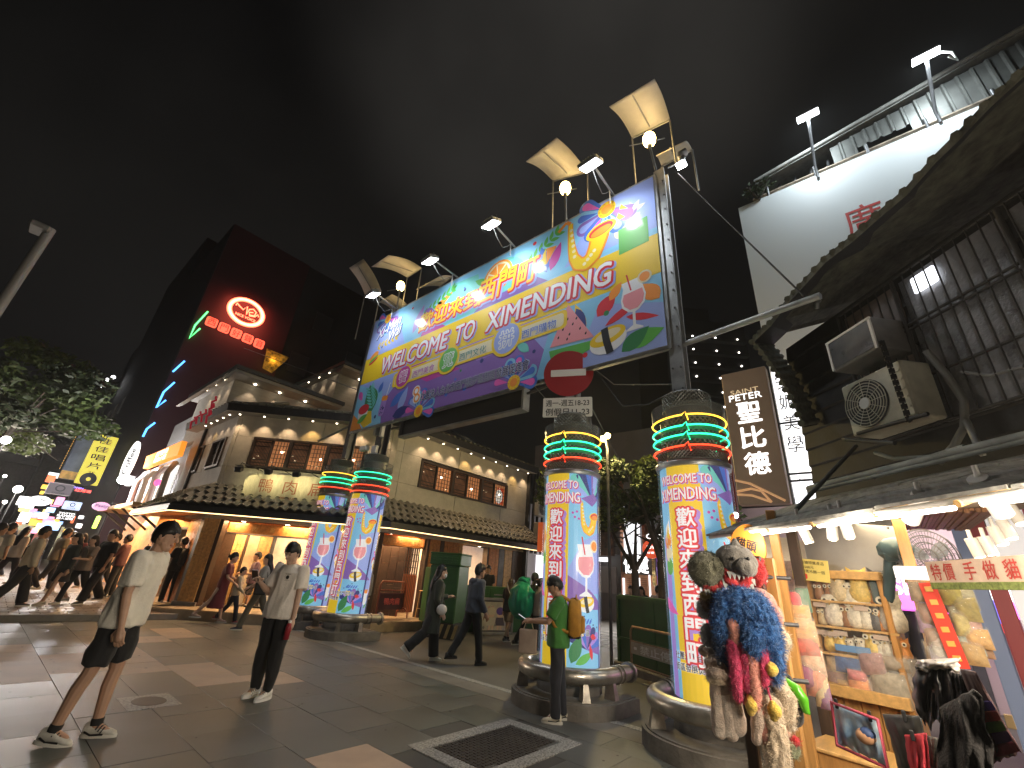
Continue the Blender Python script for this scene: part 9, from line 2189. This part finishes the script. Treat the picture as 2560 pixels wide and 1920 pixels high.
for i,c in enumerate(((.10,.05,.32),(.5,.08,.05),(.13,.26,.05),(.1,.05,.14),(.32,.06,.08))):
    q = MB(); a,b2,c2,d_ = F_(.1,.36 + i * .12,.05),F_(.95,.36 + i * .12,.05),F_(.95,.46 + i * .12,.055),F_(.1,.46 + i * .12,.055); mm = mat('patch_%d' % i,c,.85,var=.35,vscale=14); n2 = -Vector((a.x,a.y,0)); q.add([a,b2,c2,d_] + [p - Vector((0,0,.0)) + V3 * .02 for p in (a,b2,c2,d_)],[(0,3,2,1),(4,5,6,7),(0,1,5,4),(1,2,6,5),(2,3,7,6),(3,0,4,7)],mm); q.build('patch',t)
t,F_ = panel('brown_tag','brown card tag hanging at the right edge beside the patchwork scarf','tag',[(2508,1785),(2530,1788),(2543,1825),(2518,1820)],3.1,3.1,mat('tag_brown',(.22,.15,.07),.8),.01,.0,.0,())
t,F_ = panel('grey_hanger_bag','grey folded plastic on top of the black garments','bag',[(2290,1650),(2400,1645),(2400,1675),(2292,1678)],3.55,3.45,mat('grey_plastic',(.33,.31,.29),.3,var=.4,vscale=12,bump=.5),.05,.08,.03,())
k_ = 0
for (x0,x1,y0,y1,n_,cs) in ((2296,2326,1470,1640,9,(((.3,.16,.1),'brown'),((.26,.14,.3),'purple'),((.5,.3,.2),'tan'))),(2372,2425,1480,1640,13,(((.55,.36,.1),'yellow'),((.5,.42,.34),'cream'),((.45,.2,.08),'amber'))),(2318,2372,1600,1660,7,(((.5,.44,.42),'pale'),((.5,.12,.1),'red'),((.2,.12,.22),'plum')))):
    for i in range(n_):
        c,nm = cs[i % 3]; u = (i + .5) / n_; px,py = x0 + (x1 - x0) * ((i * 7 % n_) / n_),y0 + (y1 - y0) * u
        hang(px + (py - 1470) * .22,py,5.5 + .04 * (i % 3),rnd.uniform(.1,.17),rnd.uniform(.13,.2),tuple(k * rnd.uniform(.7,1.1) for k in c),'small wrapped %s charm, %s in the %s bunch right of the cabinet' % (nm,('high','midway','low')[min(2,int(u * 3))],('left','right','lowest')[k_]),'wrapped_charm','charm','wrapped charms right of the cabinet',.05)
    k_ += 1
t = thing('red_couplet','red strip with gold lines hanging between the charm bunches','paper strip',at_d(2358,1560,5.4)); q = MB(); q.bbox((0,0,0),(.11,.62,.01),mat('couplet_red',(.6,.04,.02),.6),KF @ Matrix.Rotation(.1,4,'Z'),.003); q.build('strip',t)
for i in range(6): q = MB(); q.bbox((0,-.24 + i * .1,.008),(.05,.04,.006),mat('couplet_gold',(.6,.35,.08),.4),KF @ Matrix.Rotation(.1,4,'Z'),.002); q.build('gold_mark',t)
# ------------------------------------------------------------------ evening haze lit by the lamps
hm = bpy.data.materials.new('evening_haze'); hm.use_nodes = True
hn,hl = hm.node_tree.nodes,hm.node_tree.links
hn.remove(hn['Principled BSDF'])
pv = hn.new('ShaderNodeVolumePrincipled')
pv.inputs['Color'].default_value = (.9,.9,.9,1); pv.inputs['Density'].default_value = .0011; pv.inputs['Anisotropy'].default_value = .25
hl.new(pv.outputs['Volume'],hn['Material Output'].inputs['Volume'])
b = MB(); b.box((32,35,31),(310,310,64.5),hm); o = b.build('haze'); o['kind'] = 'stuff'
